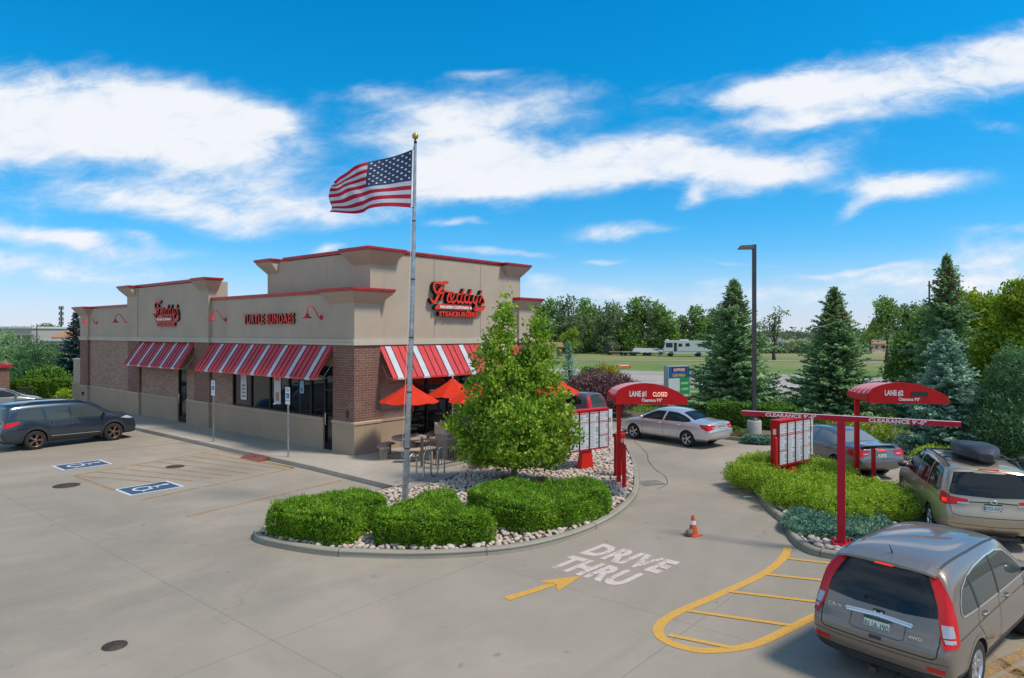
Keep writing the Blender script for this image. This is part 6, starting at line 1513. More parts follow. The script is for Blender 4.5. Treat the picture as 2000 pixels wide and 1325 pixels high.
M_burg = leaf_mat('plum_leaf', [(0.085, 0.042, 0.049), (0.162, 0.080, 0.087), (0.266, 0.142, 0.148), (0.361, 0.228, 0.209)], trans=.2, zvar=1.5)
M_hedge = leaf_mat('hedge_leaf', [(0.076, 0.168, 0.025), (0.134, 0.277, 0.034), (0.218, 0.370, 0.050)], trans=.25, zvar=1.2)
M_dry = leaf_mat('dry_grass_blade', [(.20, .13, .07), (.32, .22, .12), (.16, .15, .06)], trans=.2)
def limbs(mb, rng, base, top, r0, crown, n, m):
    base = Vector(base); top = Vector(top)
    pts = [base+(top-base)*(i/6)+Vector((rng.normal()*.03*(top-base).length*(i > 0)*.5, rng.normal()*.03*(top-base).length*(i > 0)*.5, 0)) for i in range(7)]
    mb.tube(pts, [r0*(1.25 if i == 0 else 1-.13*i) for i in range(7)], m, 10)
    for k in range(n):
        c = crown[rng.integers(len(crown))]; a = pts[2+rng.integers(4)]
        e = Vector(c[:3])+Vector(rng.normal(size=3)*c[3]*.35); mid = a.lerp(e, .5)+Vector((0, 0, -.08*(e-a).length))
        mb.tube([a, mid, e], [r0*.42, r0*.25, r0*.08], m, 6)
def crown_points(rng, lumps, n, clump, per):
    """lumps (x,y,z,rx,[rz]) -> leaf centres gathered in clumps near the surface"""
    w = np.array([l[3]**2 for l in lumps]); w = w/w.sum(); nc = n//per; pick = rng.choice(len(lumps), nc, p=w); L = np.array([list(l[:4])+[l[4] if len(l) > 4 else l[3]] for l in lumps])[pick]
    d = nrm(rng.normal(size=(nc, 3))); rad = rng.uniform(.45, 1.0, (nc, 1))**.5
    C = L[:, :3]+d*rad*np.stack([L[:, 3], L[:, 3], L[:, 4]], 1)
    P_ = np.repeat(C, per, 0)+rng.normal(size=(nc*per, 3))*clump*np.array([1, 1, .8]); D = np.repeat(d, per, 0)
    return P_, D
def broadleaf(name, label, base, lumps, n, leaf, lm, trunk_r, trunk_top, group=None, clump=.22, per=30, cat='tree', bark=None, nl=9, seed=0, asp=.6, name2='crown'):
    rng = np.random.default_rng(seed); t = thing(name, label, cat, base, 0, group)
    if trunk_r:
        mb = MB(); limbs(mb, rng, (0, 0, -.05), trunk_top, trunk_r, lumps, nl, bark or M_bark); mb.build('trunk', t)
    P_, D = crown_points(rng, lumps, n, clump, per); P_ = P_[P_[:, 2] > .04]
    D = nrm(np.resize(D, P_.shape)*.3+np.array([0, 0, .25]))
    V, F = leaf_quads(rng, P_, leaf, asp, D); np_mesh(name2, V, F, lm, parent=t); return t
def spruce(name, label, base, Hh, rad, lm, seed, nb=230, low=.15, group=None, cones=0, size=1.0, droop=.25, pw=.85):
    rng = np.random.default_rng(seed); t = thing(name, label, 'tree', base, 0, group)
    mb = MB(); mb.tube([(0, 0, -.05), (0, 0, Hh*.5), (0, 0, Hh*.98)], [.035*Hh*.6, .016*Hh, .012], M_barkd, 8); mb.build('trunk', t)
    Cs, Us, Ws = [], [], []
    for b in range(nb):
        f = (b+rng.uniform(0, 1))/nb; f = 1-(1-f)**.95; f = f*.985
        h = low*1.0+(Hh-low)*f; L = rad*(1-f)**pw*rng.uniform(.62, 1.16)*(1+.13*math.sin(f*31+seed)+.10*math.sin(b*2.39996*2+f*17+seed))*(.75+.25*min(1, (1-f)*5))+.09*(1-f)+.05
        if rng.random() < .10: L *= 1.12
        az = b*2.39996+rng.normal()*.3; dr = droop*(1-f)-.75*f**2.5
        nt_ = max(3, int(L/.115)); ts = (np.arange(nt_)+rng.uniform(.2, .9, nt_))/nt_
        ts = ts[ts > .10]; ca, sa = math.cos(az), math.sin(az)
        X = L*ts; Z = h-dr*L*ts+ .22*L*ts**3*(1-f)
        pos = np.stack([ca*X, sa*X, Z], 1)
        bd = np.array([ca, sa, -dr*.8]); side = np.array([-sa, ca, 0])
        tw = (.10+.26*L*(1-ts*.75))*rng.uniform(.7, 1.2, len(ts))*.8; tw = np.minimum(tw, .50*size+.1)
        for sg in (-1, 1, 0):
            if sg == 0: d = nrm(np.tile(bd, (len(ts), 1))+rng.normal(size=(len(ts), 3))*.15); l = np.full(len(ts), .13+L*.05)
            else: d = nrm(bd*.75+side*sg*1.0+rng.normal(size=(len(ts), 3))*.22+np.array([0, 0, -.12])); l = tw
            for (o1, o2) in ((.5, 1), (.30, .8), (.85, .55)):
                C = pos+d*(l*o1)[:, None]+rng.normal(size=pos.shape)*.022
                dd = nrm(d+rng.normal(size=d.shape)*.38*(o1 != .5)); w = nrm(np.cross(dd, rng.normal(size=d.shape)*.6+np.array([0, 0, 1.0])))
                Cs.append(C); Us.append(dd*(l*o2*.5)[:, None]); Ws.append(w*.042*size)
    k = 90; zz = Hh*(.93+.075*rng.uniform(0, 1, k)); d = nrm(rng.normal(size=(k, 3))*.35+np.array([0, 0, 1.0])); Cs.append(np.column_stack([rng.normal(size=(k, 2))*.03, zz])); Us.append(d*.09); Ws.append(nrm(np.cross(d, rng.normal(size=(k, 3))))*.022)
    C, U, Wd = map(np.concatenate, (Cs, Us, Ws)); V, F = rhombi(C, U, Wd); np_mesh('crown', V, F, lm, parent=t)
    if cones:
        n = cones; f = rng.uniform(.70, .97, n); az = rng.uniform(0, 6.28, n); r = rad*(1-f)**pw*rng.uniform(.4, 1, n)
        P_ = np.stack([r*np.cos(az), r*np.sin(az), Hh*f-.05], 1); V, F = leaf_quads(rng, P_, .15, .5, np.tile([0, 0, -1.0], (n, 1))); np_mesh('cones', V, F, M_cone_, parent=t)
    return t
def in_poly(P_, poly):
    x, y = P_[:, 0], P_[:, 1]; c = np.zeros(len(P_), bool); n = len(poly)
    for i in range(n):
        x1, y1 = poly[i][0], poly[i][1]; x2, y2 = poly[i-1][0], poly[i-1][1]
        k = ((y1 > y) != (y2 > y)); xx = (x2-x1)*(y-y1)/((y2-y1) if y2 != y1 else 1e-9)+x1; c ^= (k & (x < xx))
    return c
def clipped(name, label, poly, z0, h, lm, cat, group=None, seed=0, dens=3300, sprig=.085, w=.24, core=None, rough=.075, up=.5):
    rng = np.random.default_rng(seed); poly = [Vector((p[0], p[1], 0)) for p in smooth_path([Vector((q[0], q[1])) for q in list(poly)+[poly[0]]], 5)[:-1]]
    cx = sum(p.x for p in poly)/len(poly); cy = sum(p.y for p in poly)/len(poly); base = Vector((cx, cy, z0))
    t = thing(name, label, cat, base, 0, group); L = [(p.x-cx, p.y-cy) for p in poly]
    mb = MB(); ins = [(x*.90, y*.90) for x, y in L]
    ar = sum(ins[i][0]*ins[(i+1) % len(ins)][1]-ins[(i+1) % len(ins)][0]*ins[i][1] for i in range(len(ins)))
    if ar < 0: ins.reverse()
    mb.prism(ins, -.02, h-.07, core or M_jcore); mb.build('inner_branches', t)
    bb = np.array(L); lo, hi = bb.min(0), bb.max(0); A = (hi-lo).prod(); n = int(A*dens)
    P2 = rng.uniform(lo, hi, (n, 2)); P2 = P2[in_poly(P2, L)]
    def und(x, y): return rough*(np.sin(x*3.1+seed)+np.sin(y*3.7+1.3*seed)+.7*np.sin(x*7.3+y*5.1))*.6
    T_ = np.column_stack([P2, h+und(P2[:, 0], P2[:, 1])+rng.normal(size=len(P2))*.025]); Dt = np.tile([0, 0, up], (len(T_), 1))
    # sides
    S, D = [], []
    for i in range(len(L)):
        a, b = np.array(L[i]), np.array(L[(i+1) % len(L)]); ln = np.linalg.norm(b-a); k = int(ln*h*dens)
        if k < 1: continue
        f = rng.uniform(0, 1, (k, 1)); q = a+(b-a)*f; z = rng.uniform(.02, 1.0, k)**.8*h; nn = np.array([(b-a)[1], -(b-a)[0]])/ln
        if np.dot(nn, (a+b)/2) < 0: nn = -nn
        bulge = (.05*np.sin(z/h*math.pi)-.06*(z/h > .88))+und(q[:, 0], q[:, 1]+z)*.8+rng.normal(size=k)*.02
        q = q+nn*bulge[:, None]; S.append(np.column_stack([q, z])); D.append(np.tile([nn[0]*.7, nn[1]*.7, .35], (k, 1)))
    kk = len(T_)//14; st_ = T_[rng.integers(len(T_), size=kk)]+np.column_stack([rng.normal(size=(kk, 2))*.02, rng.uniform(.02, .09, kk)])
    Pn = np.concatenate([T_, st_]+S); Dn = np.concatenate([Dt, np.tile([0, 0, 1.6], (kk, 1))]+D); V, F = leaf_quads(rng, Pn, sprig, w, Dn); np_mesh('foliage', V, F, lm, parent=t); return t
# --- the leafy young tree on the island
tb = at(1003, 943, .12)
hero = [(-.75, 0, .95, .62, .42), (.7, 0, .88, .72, .42), (0, -.3, 1.15, .8, .5), (-1.1, 0, 1.15, .62, .55), (1.15, 0, 1.15, .62, .58), (0, .3, 1.2, 1.1, .8), (0, -.8, 1.4, .9, .7), (-1.25, 0, 1.85, .62, .58), (1.3, 0, 1.85, .60, .6), (0, 0, 2.0, 1.25, .9), (.1, -.9, 2.0, .8, .7), (-.85, 0, 2.7, .60, .75), (.92, 0, 2.75, .70, .75), (0, 0, 2.9, .85, .8), (-.66, 0, 3.5, .58, .62), (.76, 0, 3.5, .60, .62), (.05, 0, 3.4, .5, .5), (-.45, 0, 4.15, .50, .55), (-.36, 0, 4.75, .38, .5), (-.26, 0, 5.2, .22, .36), (-.20, 0, 5.55, .10, .2), (.76, 0, 4.1, .44, .5), (.73, 0, 4.65, .27, .4), (.69, 0, 5.05, .16, .28), (.68, 0, 5.35, .08, .16), (-1.85, 0, 1.7, .26, .24), (1.8, 0, 1.5, .25, .3)]
broadleaf('leafy_tree', 'young leafy tree with two pointed leaders standing in the river rocks by the patio', tb, hero, 38000, .125, M_leaf, .095, (0, 0, 3.6), clump=.105, per=24, nl=20, seed=3, asp=.62)
# --- clipped junipers
GJ = 'clipped bright green junipers of the flagpole island'
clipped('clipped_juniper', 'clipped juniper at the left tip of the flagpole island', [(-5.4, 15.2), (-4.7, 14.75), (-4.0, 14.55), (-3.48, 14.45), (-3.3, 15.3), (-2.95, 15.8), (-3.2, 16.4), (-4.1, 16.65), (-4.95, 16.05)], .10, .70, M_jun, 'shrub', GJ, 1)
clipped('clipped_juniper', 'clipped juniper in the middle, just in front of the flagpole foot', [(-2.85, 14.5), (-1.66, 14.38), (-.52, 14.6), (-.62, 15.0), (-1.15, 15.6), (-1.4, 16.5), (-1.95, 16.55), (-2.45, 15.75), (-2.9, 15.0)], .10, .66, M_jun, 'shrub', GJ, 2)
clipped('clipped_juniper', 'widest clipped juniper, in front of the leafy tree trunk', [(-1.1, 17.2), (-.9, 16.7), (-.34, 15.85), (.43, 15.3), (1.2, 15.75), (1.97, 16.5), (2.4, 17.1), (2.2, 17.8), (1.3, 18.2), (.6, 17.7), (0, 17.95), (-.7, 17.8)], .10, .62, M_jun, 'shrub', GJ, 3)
# --- lime shrubs and creeping juniper on the menu island
GS = 'lime green mounded shrubs around the right menu board'
sp_ = [(7.75, 21.6, .85, .75), (7.05, 20.1, .80, .72), (7.45, 18.9, .85, .78), (8.5, 18.1, .95, .80), (7.5, 17.6, .80, .70), (8.95, 19.2, .95, .80), (9.3, 16.9, .85, .70), (8.0, 16.6, .85, .66), (9.7, 20.8, .75, .70), (8.9, 21.6, .8, .7), (9.9, 17.8, .7, .62)]
slab = ['lime shrub behind the menu board by the lane edge', 'lime shrub at the left foot of the red menu bollard', 'lime shrub overhanging the left kerb below the menu board', 'lime shrub in front of the menu board pedestal', 'lime shrub at the lane kerb above the white paper', 'lime shrub between the menu board and the LANE #2 post', 'lime shrub right of the crimson bar post', 'lime shrub directly behind the teal creeping juniper', 'lime shrub behind the red bollard of the second lane', 'lime shrub hidden behind the right end of the menu board', 'lime shrub beside the minivan front wheel']
for i, (x, y, r, h) in enumerate(sp_):
    rng = np.random.default_rng(50+i); lumps = [(rng.normal()*r*.35, rng.normal()*r*.35, h*.35+rng.uniform(0, .18), r*rng.uniform(.45, .7), h*.50) for _ in range(7)]+[(0, 0, h*.30, r*.85, h*.45)]
    broadleaf('mounded_shrub', slab[i], (x, y, .10), lumps, 13000, .060, M_spi, .02, (0, 0, .3), GS, clump=.05, per=14, cat='shrub', nl=5, seed=i, asp=.45, name2='foliage')
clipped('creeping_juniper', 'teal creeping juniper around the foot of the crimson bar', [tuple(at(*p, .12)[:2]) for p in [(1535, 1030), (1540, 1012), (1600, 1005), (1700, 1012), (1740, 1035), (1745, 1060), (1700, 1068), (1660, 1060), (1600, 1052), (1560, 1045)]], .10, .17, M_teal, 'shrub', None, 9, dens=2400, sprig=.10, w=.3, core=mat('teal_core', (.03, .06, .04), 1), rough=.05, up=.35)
# --- rocks
def rocks(name, poly, excl, sp, seed, z=.10, rs=(.045, .105)):
    rng = np.random.default_rng(seed); bb = np.array([(p[0], p[1]) for p in poly]); lo, hi = bb.min(0), bb.max(0)
    gx_, gy_ = np.meshgrid(np.arange(lo[0], hi[0], sp), np.arange(lo[1], hi[1], sp)); P2 = np.column_stack([gx_.ravel(), gy_.ravel()])+rng.uniform(-.45, .45, (gx_.size, 2))*sp
    keep = in_poly(P2, [(p[0], p[1]) for p in poly])
    for e in excl: keep &= ~in_poly(P2, [(p[0], p[1]) for p in e])
    P2 = P2[keep]; bm = bmesh.new(); bmesh.ops.create_icosphere(bm, subdivisions=2, radius=1); bv = np.array([v.co[:] for v in bm.verts]); bf = np.array([[v.index for v in f.verts] for f in bm.faces]); bm.free()
    Vs, Fs = [], []; k = len(bv)
    for i, p in enumerate(P2):
        r = rng.uniform(*rs)*(1.25 if rng.random() < .12 else 1); sc = np.array([1, rng.uniform(.62, .95), rng.uniform(.45, .68)])*r
        ph = rng.uniform(0, 6, 3); v = bv*(1+.10*np.sin(bv*2.3+ph).sum(1, keepdims=True)*.6)*sc; a = rng.uniform(0, 6.28); ca, sa = math.cos(a), math.sin(a); tl = rng.normal()*.25
        v = v@np.array([[ca, sa, 0], [-sa, ca, 0], [0, 0, 1]]); v[:, 2] += v[:, 0]*tl
        Vs.append(v+np.array([p[0], p[1], z+r*.28+rng.uniform(0, .03)])); Fs.append(bf+i*k)
    m = leaf_mat('river_rock', [(0.180, 0.142, 0.127), (0.444, 0.307, 0.247), (0.552, 0.437, 0.356), (0.444, 0.407, 0.374), (0.672, 0.590, 0.494), (0.420, 0.248, 0.190), (0.516, 0.425, 0.356)], .75, 0.0, 30) if 'river_rock' not in MATS else MATS['river_rock']; MATS['river_rock'] = m
    o = np_mesh(name, np.concatenate(Vs), np.concatenate(Fs), m, smooth=True, kind='stuff'); return o
ist = [p for p in isl1_out]+[(1.0, 33.5), bl(12, -off-.3)[:2], bl(6, -off-.28)[:2], bl(.8, -off-.30)[:2], tuple(at(905, 918, .15)[:2]), tuple(at(880, 934, .15)[:2]), tuple(at(836, 947, .15)[:2]), tuple(at(795, 957, .15)[:2])]
def inset(poly, d):
    c = np.array([(p[0], p[1]) for p in poly]); m_ = c.mean(0); v = c-m_; l = np.linalg.norm(v, axis=1, keepdims=True); return [tuple(x) for x in (m_+v*(1-d/np.maximum(l, .5)))]
hed = [[(-5.1, 15.25), (-4.0, 14.75), (-3.6, 14.7), (-3.3, 15.7), (-4.1, 16.4), (-4.8, 16)], [(-2.6, 14.75), (-.8, 14.85), (-1.5, 16.2), (-2.3, 15.5)], [(-.7, 16.9), (.4, 15.6), (2.0, 16.9), (1.3, 17.8), (-.5, 17.6)]]
ki = []                       # island 1 inner edge of the kerb
for i, p in enumerate(isl1_out):
    a = Vector(isl1_out[max(0, i-1)]); b = Vector(isl1_out[min(len(isl1_out)-1, i+1)]); d = (b-a).normalized(); ki.append((p[0]-d.y*.21, p[1]+d.x*.21))
rocks('river_rocks', ki+ist[len(isl1_out):], hed, .128, 4, rs=(.045, .088))
ki2 = []
for i, p in enumerate(isl2_out):
    a = Vector(isl2_out[max(0, i-1)]); b = Vector(isl2_out[min(len(isl2_out)-1, i+1)]); d = (b-a).normalized(); ki2.append((p[0]-d.y*.22, p[1]+d.x*.22))
rocks('island_rocks', ki2, [[(p[0], p[1]) for p in [at(1400, 1000), at(1900, 1000), at(1900, 800), at(1400, 800)]]], .15, 5)
rocks('bed_rocks', [tuple(at(*p)[:2]) for p in [(1395, 853), (1455, 859), (1512, 867), (1600, 869), (1700, 875), (1790, 896), (1790, 885), (1700, 866), (1600, 858), (1512, 855), (1455, 848), (1395, 844)]], [], .20, 6, z=.05, rs=(.06, .12))
# --- small plants in the rocks
def tuft(p, label, lm, h=.35, n=260, r=.18, group=None, cat='plant', name='grass_clump'):
    rng = np.random.default_rng(int(abs(p[0]*97+p[1]*31))); t = thing(name, label, cat, p, 0, group); a = rng.uniform(0, 6.28, n); k = rng.uniform(0, 1, n)
    d = np.column_stack([np.cos(a)*k*.8, np.sin(a)*k*.8, np.ones(n)]); d = nrm(d); L = h*rng.uniform(.5, 1.1, n)
    C = np.column_stack([np.cos(a)*k*r*.5, np.sin(a)*k*r*.5, np.zeros(n)])+d*(L*.5)[:, None]
    w = nrm(np.cross(d, rng.normal(size=d.shape))); V, F = rhombi(C, d*(L*.5)[:, None], w*.006); np_mesh('blades', V, F, lm, parent=t); return t
tuft(at(984, 945, .1), 'dry brown grass clump just left of the leafy tree trunk', M_dry, .34, 420, .3)
tuft(at(1058, 948, .1), 'dry brown grass clump right of the leafy tree trunk', M_dry, .32, 420, .3)
M_twig = leaf_mat('bare_twig', [(.14, .10, .09), (.25, .2, .18)], trans=0)
tuft(at(936, 918, .1), 'bare grey twiggy shrub at the end of the railing beside the tree', M_twig, .75, 420, .5, name='bare_shrub', cat='shrub')
tuft(at(925, 1005, .1), 'wispy grey grass between the two right junipers', M_twig, .4, 200, .2)
# --- conifers and shrubs beyond the lane
GC = 'spruces along the road side'
spruce('spruce_tree', 'broad green spruce just left of the lot lamp post', (12.35, 38, 0), 7.6, 2.65, M_spr, 11, 560, group=GC, cones=900, size=1.25, pw=.86)
spruce('spruce_tree', 'green spruce with a brown cone-laden top right of the lot lamp post', (17.45, 37, 0), 7.1, 2.45, M_spr, 12, 520, group=GC, cones=1500, size=1.25, pw=.86)
spruce('spruce_tree', 'tallest slender spruce behind the LANE #2 canopy', (22.6, 35.5, 0), 8.7, 2.6, M_spr, 13, 480, group=GC, cones=1100, size=1.25, pw=.92)
spruce('spruce_tree', 'pale blue spruce directly right of the LANE #2 canopy', (16.3, 25.6, 0), 4.7, 1.75, M_sprb, 14, 480, group=GC, size=1.0, pw=.84)
spruce('spruce_tree', 'small blue spruce between the restaurant and the plum shrub', (4.0, 48, 0), 4.0, .85, M_sprb, 15, 110, group=GC)
broadleaf('pine_tree', 'fluffy green pine at the right edge of the picture', (17.6, 24, 0), [(0, 0, 1.2, 1.4, 1.0), (.2, 0, 2.2, 1.2, .9), (.1, 0, 3.1, .8, .7), (0, 0, 3.7, .4, .5), (-.5, -.3, 1.4, 1.0, .8)], 34000, .16, M_pine, .1, (0, 0, 3.4), clump=.12, per=20, seed=21, asp=.2)
broadleaf('deciduous_tree', 'yellow green tree cut off by the right edge of the picture', (24.6, 32, 0), [(0, 0, 3.5, 2.0, 1.6), (.6, 0, 5.0, 1.9, 1.5), (-.4, 0, 6.1, 1.1, 1.0), (-1.4, 0, 3.6, 1.3, 1.2), (1, 0, 6.4, 1.1, .8), (-.9, -.4, 2.2, 1.4, 1.2)], 42000, .19, M_yel_, .14, (0, 0, 5.6), clump=.20, per=24, seed=22)
broadleaf('deciduous_tree', 'yellow green tree right behind the tallest spruce', (26.3, 39, 0), [(0, 0, 4.5, 2.0, 1.6), (-.6, 0, 5.7, 1.4, 1.2), (.9, 0, 5.6, 1.5, 1.2), (-.8, 0, 3.2, 1.8, 1.5), (1.2, 0, 3.2, 1.8, 1.4)], 34000, .21, M_yel_, .15, (0, 0, 5.4), clump=.22, per=24, seed=23)
broadleaf('deciduous_tree', 'green leafy tree between the tallest spruce and the pale blue one', (27.2, 43.5, 0), [(-1.2, 0, 3.5, 1.7, 1.6), (-.3, 0, 4.9, 1.4, 1.4), (-1.5, 0, 2.0, 1.6, 1.2), (.8, 0, 4.0, 1.4, 1.2)], 26000, .21, M_cot, .14, (0, 0, 5), clump=.22, per=24, seed=24)
broadleaf('plum_shrub', 'wide dark red shrub behind the LANE #1 canopy', (5.05, 37.8, 0), [(-1.2, 0, 1.4, .95, .85), (-.4, .2, 1.7, 1.0, .9), (.6, 0, 1.6, 1.0, .85), (1.35, 0, 1.25, .85, .8), (0, -.5, 1.1, 1.3, .8), (.9, -.4, .9, 1, .6)], 17000, .13, M_burg, .06, (0, 0, 1.4), clump=.13, per=18, cat='shrub', nl=26, seed=25, bark=M_barkd, name2='foliage')
broadleaf('golden_shrub', 'bright yellow green shrub above the plum shrub', (6.2, 44, 0), [(-.3, 0, 1.9, .65, .8), (.35, 0, 1.7, .6, .8), (0, 0, .9, .8, .7), (1.0, .2, 1.2, .5, .6)], 6500, .13, leaf_mat('golden_leaf', [(.25, .26, .01), (.42, .38, .015), (.52, .46, .03)], trans=.4), .04, (0, 0, 1.5), clump=.10, per=15, cat='shrub', seed=26, name2='foliage')
broadleaf('green_shrub', 'green shrub between the small blue spruce and the golden shrub', (4.9, 45, 0), [(0, 0, 1.7, .55, .7), (-.3, 0, 1.0, .6, .7)], 3500, .13, M_hedge, .03, (0, 0, 1.2), clump=.1, per=15, cat='shrub', seed=27, name2='foliage')
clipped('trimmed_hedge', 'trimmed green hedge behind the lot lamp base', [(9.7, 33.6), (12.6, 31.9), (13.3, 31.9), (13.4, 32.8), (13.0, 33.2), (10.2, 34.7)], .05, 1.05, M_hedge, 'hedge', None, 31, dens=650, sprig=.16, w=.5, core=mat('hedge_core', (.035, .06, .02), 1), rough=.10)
for (u, v, yb, r, h, lm, lb) in ((1738, 880, 28.5, 1.0, 1.15, M_spi, 'lime shrub beyond the roof of the dark grey sedan'), (1655, 870, 29.5, .7, .85, M_spi, 'low lime shrub behind the dark grey sedan roof, left of the larger one'), (1437, 853, 30.6, .40, .35, M_hedge, 'low green plant left of the lot lamp base'), (1610, 0, 31, .9, .9, M_hedge, 'dark green shrub under the second big spruce'), (1830, 0, 24.0, .75, .7, M_spi, 'lime shrub at the foot of the pale blue spruce'), (1560, 0, 29.5, .6, .6, M_hedge, 'small green shrub right of the lamp base bed')):
    x = (u-CX)/FPX*yb; rng = np.random.default_rng(u); lumps = [(rng.normal()*r*.4, rng.normal()*r*.4, h*.4, r*.6, h*.5) for _ in range(5)]
    broadleaf('bed_shrub', lb, (x, yb, .04), lumps, 3600, .10, lm, .02, (0, 0, h*.5), 'shrubs in the planting bed beyond the lanes', clump=.06, per=14, cat='shrub', nl=4, seed=u, asp=.5, name2='foliage')
for (u, v, w_, lb) in ((1492, 864, .9, 'teal creeping juniper right of the lamp base'), ):
    p = at(u, v, .05); clipped('creeping_juniper', lb, [(p.x-w_, p.y-.2), (p.x-.2, p.y-.5), (p.x+w_, p.y-.45), (p.x+w_*1.2, p.y+.3), (p.x, p.y+.7), (p.x-w_*.8, p.y+.4)], .05, .22, M_teal, 'shrub', None, 12, dens=1100, sprig=.12, w=.35, core=mat('teal_core', (.03, .06, .04), 1))
for (u, v, lb) in ((1428, 855, 'rusty tuft of grass at the kerb behind the silver sedan'), (1447, 857, 'rusty tuft of grass touching the left of the lamp base')):
    tuft(at(u, v, .05), lb, M_dry, .35, 240, .35)
broadleaf('deciduous_tree', 'dense green tree low at the right edge behind the fluffy pine', (22.6, 29, 0), [(0, 0, 1.6, 1.7, 1.4), (-1.3, .5, 1.3, 1.3, 1.1), (.9, 0, 2.8, 1.6, 1.2), (-.6, 0, 2.9, 1.2, 1.0)], 24000, .18, M_cot, .1, (0, 0, 3), clump=.2, per=24, seed=28)
# --- left side
spruce('spruce_tree', 'dark blue spruce at the far left corner of the restaurant', (-36.4, 57, 0), 6.3, 1.9, M_sprd, 41, 260, group='conifers at the far left', size=1.5)
for i, (u, yb, top, r, lm, lb) in enumerate(((12, 60, 638, 1.7, M_spr, 'rounded green conifer at the far left edge'), (66, 58, 654, 1.9, M_pine, 'lighter green conifer between the left edge and the dark blue spruce'), (-40, 62, 630, 1.9, M_spr, 'green conifer cut off by the left edge'), (100, 66, 668, 1.4, M_pine, 'small green conifer beside the dark blue spruce'))):
    hz = H+(HZ-top)/FPX*yb; x = (u-CX)/FPX*yb
    broadleaf('conifer_tree', lb, (x, yb, 0), [(0, 0, hz*.25, r, hz*.22), (.1, 0, hz*.45, r*.92, hz*.22), (0, 0, hz*.65, r*.75, hz*.2), (-.1, 0, hz*.82, r*.45, hz*.16)], 9000, .26, lm, .12, (0, 0, hz*.85), 'conifers at the far left', clump=.16, per=18, seed=42+i, asp=.22)
hx0, hx1 = at(38, 782), at(150, 781)
clipped('trimmed_hedge', 'bright green hedge at the back of the car park on the far left', [(hx0.x-1, 47.3), (hx1.x+1.5, 47.3), (hx1.x+1.5, 48.6), (hx0.x-1, 48.6)], 0, 1.25, leaf_mat('bright_hedge_leaf', [(.07, .15, .012), (.12, .24, .015), (.18, .32, .02)], trans=.25), 'hedge', None, 33, dens=420, sprig=.2, w=.5, core=mat('hedge_core', (.035, .06, .02), 1), rough=.12)
broadleaf('round_shrub', 'round lime shrub at the end of the far left hedge', (-30.6, 46.9, 0), [(0, 0, .35, .6, .4)], 2500, .14, M_spi, .02, (0, 0, .3), clump=.05, per=12, cat='shrub', seed=47, name2='foliage')
broadleaf('loose_shrub', 'loose yellow green shrub behind the far left hedge', (-35.5, 52.5, 0), [(0, 0, 1.2, 1.0, .9), (-1, 0, 1.0, .8, .8), (1.1, 0, .9, .7, .6)], 4500, .2, M_hedge, .04, (0, 0, 1), clump=.12, per=14, cat='shrub', seed=48, name2='foliage')
# --- the row of cottonwoods beyond the field
GR = 'trees in the row beyond the field'
row = [(1035, 592, 156, 4.0), (1062, 583, 150, 3.6), (1090, 590, 160, 3.4), (1113, 580, 150, 3.8), (1138, 584, 156, 3.3), (1162, 596, 162, 3.2), (1184, 590, 150, 3.6), (1210, 592, 158, 3.5), (1236, 584, 150, 3.4), (1258, 582, 152, 3.8), (1284, 587, 158, 3.4), (1302, 598, 150, 3.0), (1338, 618, 165, 2.9), (1364, 598, 160, 3.3), (1390, 606, 155, 3.6), (1420, 600, 160, 3.4)]
rl_ = ['hidden behind the restaurant corner', 'nearest the restaurant corner', 'second visible in the row', 'with the highest left crown', 'above the brown shed', 'in a dip of the row', 'above the black trailer', 'above the flat trailer', 'above the long white trailer', 'with the tall crown above the white trailer', 'just left of the motorhome', 'beside the gap in the row', 'lowest, right of the gap', 'above the motorhome', 'just left of the big spruce', 'mostly behind the big spruce']
for i, (u, top, Y_, r) in enumerate(row):
    rng = np.random.default_rng(70+i); x = (u-CX)/FPX*Y_; hz = H+(HZ-top)/FPX*Y_
    lumps = [(rng.normal()*r*.35, rng.normal()*1.0, hz*(.30+.55*k/6), r*(.78-.055*k)*rng.uniform(.75, 1.1), hz*.14) for k in range(7)]+[(rng.normal()*r*.3, 0, hz-.9, r*.28, 1.0), (0, 0, hz*.15, r*.9, hz*.12), (rng.normal()*r*.5, 0, hz*.22, r*.6, hz*.16)]
    broadleaf('cottonwood_tree', 'cottonwood '+rl_[i], (x, Y_, 0), lumps, 3600, .62, M_cot if i % 3 else M_cot2, .30, (0, 0, hz*.85), GR, clump=.42, per=9, nl=9, seed=70+i, asp=.6, bark=M_barkd)
def far_tree(u, top, Y_, r, lm, lb, n=2600, leaf=.5, sparse=False, seed=0, g='scattered trees on the plain'):
    rng = np.random.default_rng(seed); x = (u-CX)/FPX*Y_; hz = H+(HZ-top)/FPX*Y_
    lumps = [(rng.normal()*r*.45, rng.normal()*r*.4, hz*(.42+.45*k/6), r*rng.uniform(.35, .6), hz*.10) for k in range(7)]
    broadleaf('deciduous_tree', lb, (x, Y_, 0), lumps, n, leaf, lm, .28, (rng.normal()*.5, 0, hz*.8), g, clump=.35, per=8, nl=16, seed=seed, bark=M_barkd)
far_tree(1512, 598, 115, 3.4, M_cot2, 'bare limbed tree between the two big spruces', 900, .4, True, 91)
far_tree(1732, 577, 110, 2.6, M_cot, 'slim leafy tree on the plain, left of the pair', 2600, .45, seed=92)
far_tree(1780, 583, 112, 2.7, M_cot2, 'wider grey green tree on the plain, right of the pair', 3000, .45, seed=93)
far_tree(1820, 600, 90, 2.6, M_cot, 'leafy tree on the plain beside the tall street light', 2600, .4, seed=94)
far_tree(1112, 640, 120, 1.7, M_yel_, 'small bright tree in front of the row', 1500, .3, seed=95)
far_tree(1700, 640, 150, 2.0, M_cot, 'small round tree behind the second big spruce', 1200, .4, seed=96)
